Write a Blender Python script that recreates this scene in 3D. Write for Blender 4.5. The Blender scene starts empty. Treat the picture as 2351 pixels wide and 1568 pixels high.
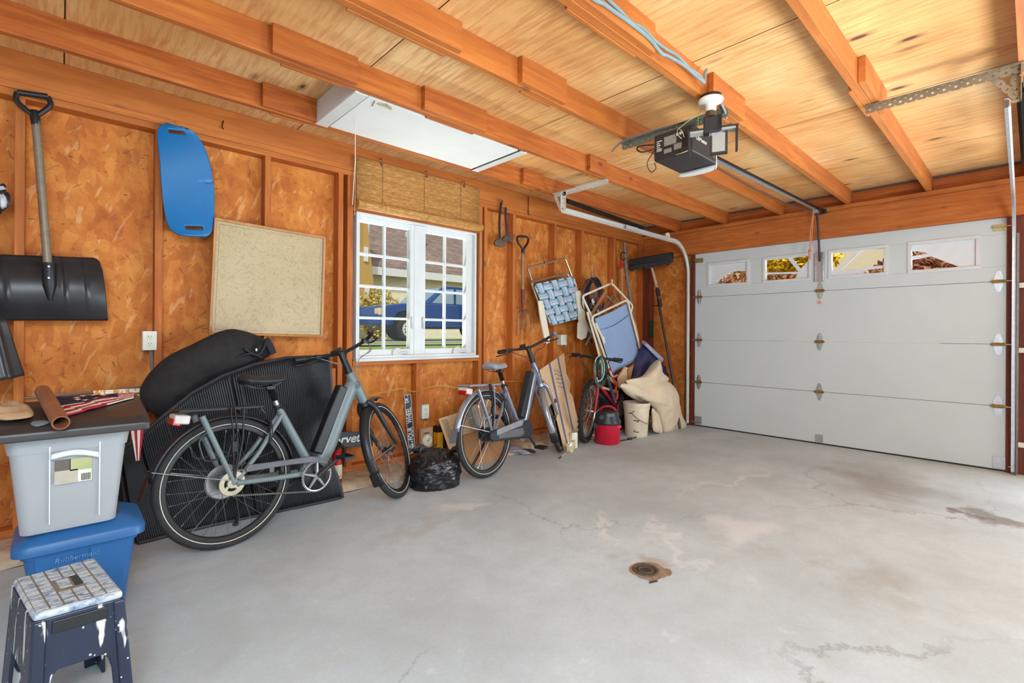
import bpy, math, random
from math import sin, cos, pi, sqrt, radians, atan2
from mathutils import Vector, Matrix, noise
random.seed(7)
S = bpy.context.scene
COL = S.collection
# ------------------------------------------------------------------ camera, world, lights, exposure
FPX, YAW, ROLL, CAMH, CROW = 1114.81, 0.8211, 0.0065, 1.1296, 765.864
_F = Vector((cos(YAW), sin(YAW), 0)); _R = Vector((sin(YAW), -cos(YAW), 0)); _U = Vector((0, 0, 1))
_R2 = _R*cos(ROLL) + _U*sin(ROLL); _U2 = _U*cos(ROLL) - _R*sin(ROLL)
CAM = Vector((0, 0, CAMH))
cd = bpy.data.cameras.new('camera'); cam = bpy.data.objects.new('camera', cd); COL.objects.link(cam)
cd.sensor_width = 36; cd.sensor_fit = 'HORIZONTAL'; cd.lens = FPX*36/2351; cd.shift_y = (CROW-784)/2351
cd.clip_start = 0.02; cd.clip_end = 300
cam.matrix_world = Matrix(((_R2.x, _U2.x, -_F.x, 0), (_R2.y, _U2.y, -_F.y, 0), (_R2.z, _U2.z, -_F.z, CAMH), (0, 0, 0, 1)))
S.camera = cam
vs = S.view_settings
S.display_settings.display_device = 'sRGB'
vs.view_transform = 'Standard'; vs.look = 'None'; vs.gamma = 1.0; vs.use_curve_mapping = False
vs.exposure = 0.26
world = bpy.data.worlds.new('world'); S.world = world; world.use_nodes = True
wn = world.node_tree.nodes; wl = world.node_tree.links
sky = wn.new('ShaderNodeTexSky'); sky.sky_type = 'NISHITA'; sky.sun_disc = False
sky.sun_elevation = radians(42); sky.sun_rotation = radians(200); sky.air_density = 1.0; sky.dust_density = 2.0
hsv = wn.new('ShaderNodeHueSaturation'); hsv.inputs['Saturation'].default_value = 0.45
wl.new(sky.outputs[0], hsv.inputs['Color']); wl.new(hsv.outputs[0], wn['Background'].inputs[0])
wn['Background'].inputs[1].default_value = 0.11
def light(name, kind, loc, to, energy, color=(1, 1, 1), size=(1, 1), angle=None):
    l = bpy.data.lights.new(name, kind); l.energy = energy; l.color = color
    if kind == 'AREA': l.shape = 'RECTANGLE'; l.size, l.size_y = size
    if angle: l.angle = angle
    o = bpy.data.objects.new(name, l); COL.objects.link(o); o.location = loc
    o.rotation_euler = (Vector(to)-Vector(loc)).to_track_quat('-Z', 'Z').to_euler()
    return o
COOL = (.74, .90, 1.0)
light('sun', 'SUN', (-8, -7, 11), (0, 0, 0), 2.0, (1, .96, .9), angle=radians(1.5))
light('open_door_daylight', 'AREA', (5.74, -1.72, 1.1), (0.6, 1.6, 1.2), 88, COOL, (2.5, 2.0))
light('rear_fill', 'AREA', (-0.85, -1.6, 1.65), (2.4, 1.6, .9), 135, COOL, (2.0, 1.2))  # added fill from behind the camera; the back wall has no window
light('overhead_fill', 'AREA', (0.15, -0.95, 2.41), (0.35, 1.0, 0), 74, COOL, (1.8, 0.7))  # added overhead fill in the unseen half, no fixture hangs here
light('ceiling_fill', 'AREA', (2.3, -1.5, .25), (2.5, 0.0, 2.57), 56, (.80, .92, 1), (.8, .8)).data.spread = radians(130)  # added upward fill that brightens the right of the ceiling
light('sunlit_drive_bounce', 'AREA', (6.5, -1.75, .12), (3.2, 0.9, 2.7), 260, (.84, .94, 1), (1.2, 2.4))
light('sunlit_yard_bounce', 'AREA', (2.27, 4.25, .35), (2.15, 2.2, 2.6), 70, (.95, .96, .92), (1.4, .6))

# ------------------------------------------------------------------ helpers
def ray(px, py): return _F + _R2*((px-1175.5)/FPX) + _U2*((CROW-py)/FPX)
def on(px, py, axis, v):
    d = ray(px, py); return CAM + d*((v-CAM[axis])/d[axis])
def WY(px, py, y): return on(px, py, 1, y)          # a point of the plane at distance y, parallel to the left wall
def FZ(px, py, z=0.0): return on(px, py, 2, z)       # a point of a level plane
def DX(px, py, x): return on(px, py, 0, x)           # a point of a plane parallel to the garage door

ORIG = {}
class MB:
    def __init__(s): s.v = []; s.f = []; s.m = []; s.mi = 0
    def add(s, vs, fs):
        b = len(s.v); s.v += [Vector(p) for p in vs]; s.f += [[b+i for i in f] for f in fs]; s.m += [s.mi]*len(fs); return s
    def box(s, lo, hi, R=None, piv=None):
        lo = Vector(lo); hi = Vector(hi)
        P = [Vector((x, y, z)) for z in (lo.z, hi.z) for y in (lo.y, hi.y) for x in (lo.x, hi.x)]
        if R is not None:
            c = Vector(piv) if piv is not None else (lo+hi)/2
            P = [c + R @ (p-c) for p in P]
        return s.add(P, [(0, 2, 3, 1), (4, 5, 7, 6), (0, 1, 5, 4), (2, 6, 7, 3), (0, 4, 6, 2), (1, 3, 7, 5)])
    def obox(s, c, u, v, w):                          # a box from its centre and three half axes
        c, u, v, w = map(Vector, (c, u, v, w))
        P = [c+u*a+v*b+w*d for d in (-1, 1) for b in (-1, 1) for a in (-1, 1)]
        return s.add(P, [(0, 2, 3, 1), (4, 5, 7, 6), (0, 1, 5, 4), (2, 6, 7, 3), (0, 4, 6, 2), (1, 3, 7, 5)])
    def tube(s, pts, r, n=8, closed=False, caps=True, flat=None):
        pts = [Vector(p) for p in pts]; k = len(pts)
        rr = r if isinstance(r, (list, tuple)) else [r]*k
        T = []
        for i in range(k):
            a = pts[i-1] if (closed or i > 0) else pts[i]
            b = pts[(i+1) % k] if (closed or i < k-1) else pts[i]
            t = b-a; T.append(t.normalized() if t.length > 1e-9 else Vector((0, 0, 1)))
        up = Vector((0, 0, 1)) if abs(T[0].z) < .9 else Vector((1, 0, 0))
        nrm = (up - T[0]*up.dot(T[0])).normalized(); V = []
        for i in range(k):
            nrm = nrm - T[i]*nrm.dot(T[i])
            nrm = nrm.normalized() if nrm.length > 1e-6 else T[i].orthogonal().normalized()
            bi = T[i].cross(nrm)
            for j in range(n):
                a = 2*pi*j/n; fx = flat or 1
                V.append(pts[i] + nrm*(cos(a)*rr[i]) + bi*(sin(a)*rr[i]*fx))
        Fc = []
        for i in range(k if closed else k-1):
            q = (i+1) % k
            for j in range(n):
                j2 = (j+1) % n; Fc.append((i*n+j, i*n+j2, q*n+j2, q*n+j))
        if caps and not closed: Fc += [tuple(range(n-1, -1, -1)), tuple((k-1)*n+j for j in range(n))]
        return s.add(V, Fc)
    def lathe(s, prof, o=(0, 0, 0), axis=(0, 0, 1), n=24, caps=True):
        o = Vector(o); w = Vector(axis).normalized(); u = w.orthogonal().normalized(); v = w.cross(u); V = []; Fc = []
        for r, h in prof:
            for j in range(n):
                a = 2*pi*j/n; V.append(o + w*h + u*(cos(a)*r) + v*(sin(a)*r))
        for i in range(len(prof)-1):
            for j in range(n):
                j2 = (j+1) % n; Fc.append((i*n+j, i*n+j2, (i+1)*n+j2, (i+1)*n+j))
        if caps: Fc += [tuple(range(n-1, -1, -1)), tuple((len(prof)-1)*n+j for j in range(n))]
        return s.add(V, Fc)
    def prism(s, poly, w):                            # 3D polygon extruded along vector w
        w = Vector(w); P = [Vector(p) for p in poly]; k = len(P)
        return s.add(P + [p+w for p in P], [tuple(range(k-1, -1, -1)), tuple(range(k, 2*k))] + [(i, (i+1) % k, k+(i+1) % k, k+i) for i in range(k)])
    def grid(s, fn, nu, nv, cu=False, skip=None):
        V = [fn(i/nu, j/nv) for j in range(nv+1) for i in range(nu if cu else nu+1)]
        w = nu if cu else nu+1; Fc = []
        for j in range(nv):
            for i in range(nu):
                if skip and skip(i, j): continue
                i2 = (i+1) % w; Fc.append((j*w+i, j*w+i2, (j+1)*w+i2, (j+1)*w+i))
        return s.add(V, Fc)
    def ball(s, c, r, nu=16, nv=10, fn=None):
        c = Vector(c); r = Vector(r) if not isinstance(r, (int, float)) else Vector((r, r, r)); V = []; Fc = []
        for j in range(nv+1):
            t = -pi/2 + pi*j/nv
            for i in range(nu):
                a = 2*pi*i/nu; d = Vector((cos(a)*cos(t), sin(a)*cos(t), sin(t)))
                k = fn(d) if fn else 1
                V.append(c + Vector((d.x*r.x, d.y*r.y, d.z*r.z))*k)
        for j in range(nv):
            for i in range(nu):
                i2 = (i+1) % nu; Fc.append((j*nu+i, j*nu+i2, (j+1)*nu+i2, (j+1)*nu+i))
        return s.add(V, Fc)
    def puff(s, outline, w, depth, back=.35, rings=7, nz=.0, nf=9.0, sub=4):   # a soft solid inside an outline (closed 3D points), thick along w
        P = [Vector(p) for p in outline]; c = sum(P, Vector())/len(P); w = Vector(w).normalized()
        Q = []
        for i in range(len(P)):
            a, b, d, e = P[i-1], P[i], P[(i+1) % len(P)], P[(i+2) % len(P)]
            for q in range(sub):
                t = q/sub
                Q.append(.5*((2*b)+(d-a)*t+(2*a-5*b+4*d-e)*t*t+(3*b-a-3*d+e)*t*t*t))
        k = len(Q); V = []; Fc = []
        lev = [i/rings for i in range(1, rings+1)]
        def pt(q, sc, sg):
            hgt = depth*sqrt(max(0, 1-sc**2.6)); p = c+(q-c)*sc
            p = p + w*(hgt if sg > 0 else -hgt*back)
            if nz: p = p + w*(noise.noise(p*nf)*nz*sg*(1-sc**6)) + w*(noise.noise(p*nf*2.7)*nz*.5*sg*(1-sc**6))
            return p
        for sc in lev: V += [pt(q, sc, 1) for q in Q]
        for sc in reversed(lev[:-1]): V += [pt(q, sc, -1) for q in Q]
        V += [pt(c, 0, 1), pt(c, 0, -1)]; L = 2*rings-1
        for l in range(L-1):
            for i in range(k): Fc.append((l*k+i, (l+1)*k+i, (l+1)*k+(i+1) % k, l*k+(i+1) % k))
        for i in range(k):
            Fc.append((L*k, i, (i+1) % k)); Fc.append((L*k+1, (L-1)*k+(i+1) % k, (L-1)*k+i))
        return s.add(V, Fc)
    def mesh(s, off): 
        me = bpy.data.meshes.new('m'); me.from_pydata([p-off for p in s.v], [], s.f); return me
    def build(s, name, mat, parent=None, smooth=40, bevel=0, solid=0, subsurf=0, local=False):
        mats = mat if isinstance(mat, (list, tuple)) else [mat]
        if parent is not None: off = ORIG[parent.name]
        elif local: off = Vector((0, 0, 0))
        else:
            xs = [p.x for p in s.v]; ys = [p.y for p in s.v]; zs = [p.z for p in s.v]
            off = Vector(((min(xs)+max(xs))/2, (min(ys)+max(ys))/2, min(zs)))
        me = s.mesh(off); me.name = name
        for mm in mats: me.materials.append(mm)
        if len(mats) > 1: me.polygons.foreach_set('material_index', s.m)
        o = bpy.data.objects.new(name, me); COL.objects.link(o)
        ORIG[o.name] = off
        if parent is not None: o.parent = parent
        else: o.location = off
        if smooth:
            me.polygons.foreach_set('use_smooth', [True]*len(me.polygons))
            me.set_sharp_from_angle(angle=radians(smooth))
        if solid:
            md = o.modifiers.new('thickness', 'SOLIDIFY'); md.thickness = solid; md.offset = 0
        if bevel:
            md = o.modifiers.new('bevel', 'BEVEL'); md.width = bevel; md.segments = 2; md.limit_method = 'ANGLE'; md.angle_limit = radians(50)
        if subsurf:
            md = o.modifiers.new('sub', 'SUBSURF'); md.levels = subsurf; md.render_levels = subsurf
        return o
def tag(o, label, cat, group=None):
    o['label'] = label; o['category'] = cat
    if group: o['group'] = group
    return o
def struct(o): o['kind'] = 'structure'; return o
def root(name, loc, label=None, cat=None, group=None, rotz=0, local=False):
    o = bpy.data.objects.new(name, None); COL.objects.link(o); o.location = loc; o.rotation_euler = (0, 0, rotz); o.empty_display_size = .05
    ORIG[o.name] = Vector((0, 0, 0)) if local else Vector(loc)
    if label: tag(o, label, cat, group)
    return o
def text_mesh(name, body, size, mat, parent, o, u, v, ext=.0006, align='CENTER', shear=0, sx=1.0, bold=0):
    # letters lying in the plane u (reading direction), v (up), centred at o
    cu = bpy.data.curves.new(name, 'FONT'); cu.body = body; cu.size = size; cu.extrude = ext; cu.align_x = align; cu.align_y = 'CENTER'; cu.shear = shear; cu.offset = bold
    t = bpy.data.objects.new(name, cu); COL.objects.link(t)
    dg = bpy.context.evaluated_depsgraph_get(); dg.update()
    me = bpy.data.meshes.new_from_object(t.evaluated_get(dg)); bpy.data.objects.remove(t)
    u = Vector(u).normalized(); v = Vector(v).normalized(); w = u.cross(v); o = Vector(o); off = ORIG[parent.name]
    for q in me.vertices:
        c = q.co.copy(); q.co = o + u*(c.x*sx) + v*c.y + w*c.z - off
    me.materials.clear(); me.materials.append(mat); me.name = name
    ob = bpy.data.objects.new(name, me); COL.objects.link(ob); ob.parent = parent; ORIG[ob.name] = off
    return ob
def dup_tree(o, parent=None):
    c = o.copy(); COL.objects.link(c); c.parent = parent; ORIG[c.name] = ORIG[o.name]
    for ch in list(o.children): dup_tree(ch, c)
    return c
def smoothpath(P, sub=6, closed=False):
    P = [Vector(p) for p in P]; out = []; k = len(P)
    for i in range(k if closed else k-1):
        a = P[i-1] if (closed or i > 0) else P[i]; b = P[i]; d = P[(i+1) % k]; e = P[(i+2) % k] if (closed or i < k-2) else d
        for q in range(sub):
            t = q/sub; out.append(.5*((2*b)+(d-a)*t+(2*a-5*b+4*d-e)*t*t+(3*b-a-3*d+e)*t*t*t))
    if not closed: out.append(P[-1])
    return out
def rounded(P, r, n=5, closed=False):                 # a bent path with rounded corners
    P = [Vector(p) for p in P]; k = len(P); out = []
    for i in range(k):
        if not closed and i in (0, k-1): out.append(P[i]); continue
        a = P[i-1]; b = P[i]; c = P[(i+1) % k]
        r1 = min(r, (a-b).length*.45, (c-b).length*.45)
        s0 = b+(a-b).normalized()*r1; s1 = b+(c-b).normalized()*r1
        for q in range(n+1):
            t = q/n; out.append(s0*(1-t)**2 + b*2*t*(1-t) + s1*t*t)
    return out

# ------------------------------------------------------------------ materials
def lin(c): return tuple(((x/255)/12.92 if x/255 <= .04045 else ((x/255+.055)/1.055)**2.4) for x in c) + (1,)
class NT:
    def __init__(s, name):
        s.m = bpy.data.materials.new(name); s.m.use_nodes = True; s.t = s.m.node_tree; s.b = s.t.nodes['Principled BSDF']
    def n(s, typ, ins=None, **props):
        x = s.t.nodes.new(typ)
        for k, v in props.items(): setattr(x, k, v)
        for k, v in (ins or {}).items():
            if isinstance(v, bpy.types.NodeSocket): s.t.links.new(v, x.inputs[k])
            else: x.inputs[k].default_value = v
        return x
    def set(s, **kw):
        for k, v in kw.items():
            i = s.b.inputs[k.replace('_', ' ')]
            if isinstance(v, bpy.types.NodeSocket): s.t.links.new(v, i)
            else: i.default_value = v
        return s
    def coord(s, scale=(1, 1, 1), which='Object', rot=(0, 0, 0), rnd=0):
        c = s.n('ShaderNodeTexCoord').outputs[which]
        if rnd:
            oi = s.n('ShaderNodeObjectInfo')
            vm = s.n('ShaderNodeVectorMath', {0: oi.outputs['Random'], 1: (rnd, rnd*1.7, rnd*.6)}, operation='MULTIPLY')
            c = s.n('ShaderNodeVectorMath', {0: c, 1: vm.outputs[0]}, operation='ADD').outputs[0]
        return s.n('ShaderNodeMapping', {'Vector': c, 'Scale': scale, 'Rotation': rot}).outputs[0]
    def noise(s, vec, scale, detail=4, rough=.55, dist=0):
        return s.n('ShaderNodeTexNoise', {'Vector': vec, 'Scale': scale, 'Detail': detail, 'Roughness': rough, 'Distortion': dist}).outputs['Fac']
    def ramp(s, fac, stops, interp='LINEAR'):
        x = s.n('ShaderNodeValToRGB', {'Fac': fac}); cr = x.color_ramp; cr.interpolation = interp
        while len(cr.elements) < len(stops): cr.elements.new(.5)
        for e, (p, c) in zip(cr.elements, stops): e.position = p; e.color = c if len(c) == 4 else lin(c)
        return x.outputs['Color']
    def mix(s, fac, a, b, mode='MIX'):
        x = s.n('ShaderNodeMix', data_type='RGBA', blend_type=mode)
        for i, v in ((0, fac), (6, a), (7, b)):
            if isinstance(v, bpy.types.NodeSocket): s.t.links.new(v, x.inputs[i])
            else: x.inputs[i].default_value = v
        return x.outputs[2]
    def bump(s, h, strength=.3, dist=.01):
        s.set(Normal=s.n('ShaderNodeBump', {'Height': h, 'Strength': strength, 'Distance': dist}).outputs[0]); return s
G0 = (0, 0, 0, 1); G1 = (1, 1, 1, 1)
def M(name, col, rough=.55, metal=0.0, var=.14, scale=14.0, bump=0.0, bscale=60.0, coat=0.0, spec=.5):
    t = NT(name); v = t.coord(rnd=7); f = t.noise(v, scale, 5)
    a = lin(col); d = tuple(min(1, x*(1-var)) for x in a[:3])+(1,); l = tuple(min(1, x*(1+var)) for x in a[:3])+(1,)
    t.set(Base_Color=t.ramp(f, [(.3, d), (.7, l)]), Roughness=rough, Metallic=metal, Coat_Weight=coat)
    t.b.inputs['Specular IOR Level'].default_value = spec
    if bump: t.bump(t.noise(v, bscale, 4), bump, .004)
    return t.m
def lumber(name, axis, dark, mid, pale_tone, knots=True, rough=.68):
    t = NT(name); sc = [1, 1, 1]; sc['xyz'.index(axis)] = .07
    v = t.coord(tuple(sc), rnd=9); g = t.noise(v, 34, 6, .62, .6)
    big = t.noise(t.coord((1, 1, 1), rnd=5), 2.3, 3)
    c = t.ramp(g, [(.28, dark), (.5, mid), (.74, pale_tone)])  # grain noise blends three wood tones
    c = t.mix(t.ramp(big, [(.35, G0), (.7, (.55, .55, .55, 1))]), c, lin(dark))
    if knots:
        kc = [3.2, 3.2, 3.2]; kc['xyz'.index(axis)] = 1.7
        vo = t.n('ShaderNodeTexVoronoi', {'Vector': t.coord(tuple(kc), rnd=4), 'Scale': 1.5, 'Randomness': 1.0}).outputs['Distance']
        c = t.mix(t.ramp(vo, [(.05, G1), (.11, G0)]), c, lin((96, 48, 24)))
    oi = t.n('ShaderNodeObjectInfo').outputs['Random']
    c = t.mix(t.ramp(oi, [(0, G0), (1, (.35, .35, .35, 1))]), c, lin(pale_tone))
    t.set(Base_Color=c, Roughness=rough); t.bump(g, .12, .003); return t.m
# ------------------------------------------------------------------ surfaces of the room
def osb():
    t = NT('osb'); v = t.coord((1, 1, 1)); n0 = t.n('ShaderNodeTexNoise', {'Vector': v, 'Scale': 9.0, 'Detail': 3}).outputs['Color']
    w = t.n('ShaderNodeVectorMath', {0: v, 1: t.n('ShaderNodeVectorMath', {0: n0, 1: (.07, .07, .07)}, operation='MULTIPLY').outputs[0]}, operation='ADD').outputs[0]
    f1 = t.n('ShaderNodeSeparateColor', {0: t.n('ShaderNodeTexVoronoi', {'Vector': t.n('ShaderNodeMapping', {'Vector': w, 'Scale': (2.2, 1, .9), 'Rotation': (0, .5, 0)}).outputs[0], 'Scale': 12.0}).outputs['Color']}).outputs[0]
    n1 = t.noise(v, 3.2, 5, .62); n2 = t.noise(v, 11, 4, .6); mm = lambda a, k: t.n('ShaderNodeMath', {0: a, 1: k}, operation='MULTIPLY').outputs[0]; ad = lambda a, k: t.n('ShaderNodeMath', {0: a, 1: k}, operation='ADD').outputs[0]
    s = ad(ad(mm(f1, .16), mm(n1, .5)), mm(n2, .36))
    c = t.ramp(s, [(.34, (172, 88, 26)), (.50, (200, 114, 38)), (.66, (222, 144, 62))])
    def flake(rot, sc, seed, lo, hi, k, col, c):
        q = t.n('ShaderNodeMapping', {'Vector': v, 'Location': (seed, seed*.7, seed*1.3)}).outputs[0]; q = t.n('ShaderNodeMapping', {'Vector': q, 'Rotation': (0, rot, 0)}).outputs[0]; q = t.n('ShaderNodeMapping', {'Vector': q, 'Scale': sc}).outputs[0]
        return t.mix(t.ramp(t.noise(q, 5, 2, .5, .4), [(lo, G0), (hi, (k, k, k, 1))]), c, lin(col))
    c = flake(.6, (2.2, 3, 9), 1.0, .68, .72, .55, (120, 62, 28), c); c = flake(1.9, (2.2, 3, 10), 4.0, .69, .72, .6, (112, 58, 26), c)
    c = flake(1.2, (1.6, 3, 5), 8.0, .62, .68, .35, (240, 190, 130), c); c = flake(-.5, (1.6, 3, 5), 11.0, .64, .69, .35, (170, 98, 46), c); c = flake(.1, (5, 3, 16), 6.0, .70, .73, .7, (86, 46, 24), c)
    t.set(Base_Color=c, Roughness=.72); t.bump(s, .08, .004); return t.m
def plywood():
    t = NT('plywood'); v = t.coord((1, .09, 1)); vv = t.coord((1, 1, 1))
    wv = t.n('ShaderNodeTexWave', {'Vector': t.coord((1, .10, 1)), 'Scale': 4.6, 'Distortion': 16.0, 'Detail': 4.0, 'Detail Scale': 2.2, 'Detail Roughness': .62}, wave_type='BANDS', bands_direction='X').outputs['Fac']
    g = t.noise(v, 46, 5, .6); big = t.noise(vv, 1.1, 3, .5)
    base = t.ramp(big, [(.30, (214, 148, 80)), (.5, (234, 180, 114)), (.68, (244, 208, 150))])
    pm = t.ramp(t.noise(vv, 1.7, 2), [(.40, (.12, .12, .12, 1)), (.62, (.50, .50, .50, 1))])
    c = t.mix(t.mix(1.0, t.ramp(wv, [(.45, G0), (.95, G1)]), pm, 'MULTIPLY'), base, lin((196, 116, 56)))
    c = t.mix(t.ramp(g, [(.48, G0), (.72, (.55, .55, .55, 1))]), c, lin((196, 118, 60)))
    vo = t.n('ShaderNodeTexVoronoi', {'Vector': t.coord((1.9, .75, 1)), 'Scale': 2.7, 'Randomness': 1.0}).outputs['Distance']
    c = t.mix(t.ramp(vo, [(.055, G1), (.085, (.5, .5, .5, 1)), (.17, G0)]), c, lin((96, 54, 36)))
    br = t.n('ShaderNodeTexBrick', {'Vector': t.coord((1, 1, 1), rot=(0, 0, pi/2)), 'Color1': G0, 'Color2': G0, 'Mortar': G1, 'Scale': 1.0, 'Mortar Size': .0035, 'Mortar Smooth': 0, 'Brick Width': 2.44, 'Row Height': 1.22}).outputs['Color']
    c = t.mix(br, c, lin((84, 46, 26)))
    t.set(Base_Color=c, Roughness=.66); t.bump(g, .08, .003); return t.m
def concrete():
    t = NT('concrete'); v = t.coord((1, 1, 1))
    n1 = t.noise(v, 1.0, 5, .55, .3); n2 = t.noise(v, 7, 6, .65); n3 = t.noise(v, 60, 4, .7)
    c = t.ramp(n1, [(.28, (172, 181, 186)), (.5, (190, 200, 206)), (.72, (204, 213, 219))])
    c = t.mix(t.ramp(n2, [(.35, (.30, .30, .30, 1)), (.55, G0)]), c, lin((170, 172, 168)))
    c = t.mix(t.ramp(n2, [(.62, G0), (.75, (.4, .4, .4, 1))]), c, lin((222, 226, 228)))
    c = t.mix(t.ramp(n3, [(.4, (.12, .12, .12, 1)), (.6, G0)]), c, lin((150, 146, 138)))
    pos = t.n('ShaderNodeVectorMath', {0: v, 1: t.n('ShaderNodeVectorMath', {0: t.n('ShaderNodeTexNoise', {'Vector': v, 'Scale': 2.6, 'Detail': 5, 'Roughness': .6}).outputs['Color'], 1: (.9, .9, 0)}, operation='MULTIPLY').outputs[0]}, operation='ADD').outputs[0]
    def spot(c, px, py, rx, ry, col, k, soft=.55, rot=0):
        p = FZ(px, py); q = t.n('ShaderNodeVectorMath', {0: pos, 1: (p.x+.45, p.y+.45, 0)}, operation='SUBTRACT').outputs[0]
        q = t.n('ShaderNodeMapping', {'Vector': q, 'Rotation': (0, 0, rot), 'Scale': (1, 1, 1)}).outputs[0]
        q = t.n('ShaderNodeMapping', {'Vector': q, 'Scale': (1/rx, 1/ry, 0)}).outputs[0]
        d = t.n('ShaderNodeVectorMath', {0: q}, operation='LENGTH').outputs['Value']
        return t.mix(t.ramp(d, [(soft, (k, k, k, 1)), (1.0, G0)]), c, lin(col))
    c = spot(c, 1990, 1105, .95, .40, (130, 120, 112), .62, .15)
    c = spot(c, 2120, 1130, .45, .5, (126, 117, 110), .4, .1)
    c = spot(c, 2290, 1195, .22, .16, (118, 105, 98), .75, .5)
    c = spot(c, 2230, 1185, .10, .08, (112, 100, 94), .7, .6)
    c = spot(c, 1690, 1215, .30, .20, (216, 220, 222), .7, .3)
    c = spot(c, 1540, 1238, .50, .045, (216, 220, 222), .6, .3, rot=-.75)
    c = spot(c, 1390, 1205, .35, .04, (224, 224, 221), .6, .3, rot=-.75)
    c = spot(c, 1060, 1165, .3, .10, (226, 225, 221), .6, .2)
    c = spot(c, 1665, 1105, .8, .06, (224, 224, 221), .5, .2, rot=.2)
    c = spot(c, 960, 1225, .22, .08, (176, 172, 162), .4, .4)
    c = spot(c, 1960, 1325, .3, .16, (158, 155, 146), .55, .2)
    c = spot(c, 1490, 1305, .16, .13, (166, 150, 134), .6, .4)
    vo = t.n('ShaderNodeTexVoronoi', {'Vector': t.n('ShaderNodeVectorMath', {0: v, 1: t.n('ShaderNodeVectorMath', {0: t.n('ShaderNodeTexNoise', {'Vector': v, 'Scale': 3.0, 'Detail': 6, 'Roughness': .7}).outputs['Color'], 1: (.5, .5, 0)}, operation='MULTIPLY').outputs[0]}, operation='ADD').outputs[0], 'Scale': .42}, feature='DISTANCE_TO_EDGE').outputs['Distance']
    cr = t.mix(t.ramp(t.noise(v, .8, 2), [(.47, G0), (.54, G1)]), G0, t.ramp(vo, [(.0, (.42, .42, .42, 1)), (.0018, G0)]))
    c = t.mix(cr, c, lin((112, 106, 98)))
    t.set(Base_Color=c, Roughness=.62); t.b.inputs['Specular IOR Level'].default_value = .35
    t.bump(n3, .08, .003); return t.m
def glass_mat(name='pane_glass', k=.003):
    m = bpy.data.materials.new(name); m.use_nodes = True; t = m.node_tree; t.nodes.clear()
    o = t.nodes.new('ShaderNodeOutputMaterial'); mx = t.nodes.new('ShaderNodeMixShader'); a = t.nodes.new('ShaderNodeBsdfTransparent'); b = t.nodes.new('ShaderNodeBsdfGlossy')
    b.inputs['Roughness'].default_value = .02; mx.inputs[0].default_value = k; a.inputs[0].default_value = (.97, .985, .98, 1)
    t.links.new(a.outputs[0], mx.inputs[1]); t.links.new(b.outputs[0], mx.inputs[2]); t.links.new(mx.outputs[0], o.inputs[0]); return m
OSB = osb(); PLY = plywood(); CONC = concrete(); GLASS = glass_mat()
D_, M_, L_ = (150, 68, 18), (186, 98, 32), (212, 132, 56)
LX = lumber('lumber_along_joist', 'x', D_, M_, L_); LY = lumber('lumber_across', 'y', D_, M_, L_); LZ = lumber('lumber_upright', 'z', D_, M_, L_)
PALE = M('pale_bounce_wall', (214, 220, 226), .8, var=.03)  # unseen side and rear walls kept pale to bounce neutral light
LRED = lumber('dark_red_lumber', 'z', (84, 30, 16), (112, 46, 24), (140, 62, 34))
WHITE = M('white_vinyl', (216, 218, 217), .4, var=.03); DOORW = M('door_white_steel', (206, 213, 213), .5, var=.025, scale=3, bump=.05, bscale=220)
STEEL = M('galvanized_steel', (196, 198, 200), .34, .85, var=.12, scale=30); DSTEEL = M('dull_steel', (128, 118, 106), .45, .8, var=.2, scale=40)
BRASS = M('zinc_hinge', (176, 160, 116), .4, .8, var=.22, scale=60); BLK = M('black_plastic', (24, 24, 27), .45, var=.2); DGREY = M('dark_grey_plastic', (52, 51, 52), .42, var=.15)
SPRING = M('dark_spring_steel', (44, 40, 38), .5, .6)

# floor, curb
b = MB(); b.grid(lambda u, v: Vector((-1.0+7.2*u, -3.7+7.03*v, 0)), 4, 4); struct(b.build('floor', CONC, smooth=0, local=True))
CURBM = M('crumbly_curb_concrete', (186, 164, 138), .85, var=.28, scale=16, bump=.6, bscale=40)
def curbf(u, v):
    x = -.95+6.75*u; P = [(3.30, 0), (3.315, .035), (3.36, .05), (3.48, .062), (3.66, .07)]
    i = min(3, int(v*4)); k = v*4-i; y = P[i][0]*(1-k)+P[i+1][0]*k; z = P[i][1]*(1-k)+P[i+1][1]*k
    nn = noise.noise(Vector((x*9, y*9, 0)))*.018 + noise.noise(Vector((x*2.3, 4, 0)))*.03
    return Vector((x, y+(nn if v < .6 else 0), max(0, z+(noise.noise(Vector((x*13, y*13, 3)))*.012 if 0 < v < 1 else 0))))
b = MB(); b.grid(curbf, 320, 8); struct(b.build('baseboard_left', CURBM, smooth=60))
b = MB(); b.box((-1.0, 3.30, -.12), (6.2, 3.75, .0)); struct(b.build('trim_9', CURBM, smooth=0))

# left wall: OSB with a window opening, plates, studs
WX0, WX1, WZ0, WZ1 = 1.672, 2.87, .915, 2.072
wl_ = MB()
for lo, hi in (((-.97, .06), (WX0, 2.6)), ((WX1, .06), (5.83, 2.6)), ((WX0, .06), (WX1, WZ0)), ((WX0, WZ1), (WX1, 2.6))):
    wl_.box((lo[0], 3.67, lo[1]), (hi[0], 3.70, hi[1]))
wall_left = struct(wl_.build('wall_left', OSB, smooth=0))
def beam(name, lo, hi, mat, parent): b = MB(); b.box(lo, hi); return b.build(name, mat, parent, smooth=0, bevel=.002)
for x, w in ((-.175, .038), (.413, .038), (1.02, .038), (1.535, .038), (1.607, .045), (2.90, .04), (2.965, .038), (3.34, .038), (3.96, .038), (4.43, .038), (5.06, .038), (5.72, .04)):
    beam('stud', (x, 3.58, .10), (x+w, 3.668, 2.335), LZ, wall_left)
beam('stud', (2.225, 3.58, .10), (2.263, 3.668, .87), LZ, wall_left)
beam('window_sill_plate', (1.655, 3.575, .872), (2.90, 3.668, .912), LX, wall_left)
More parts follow.
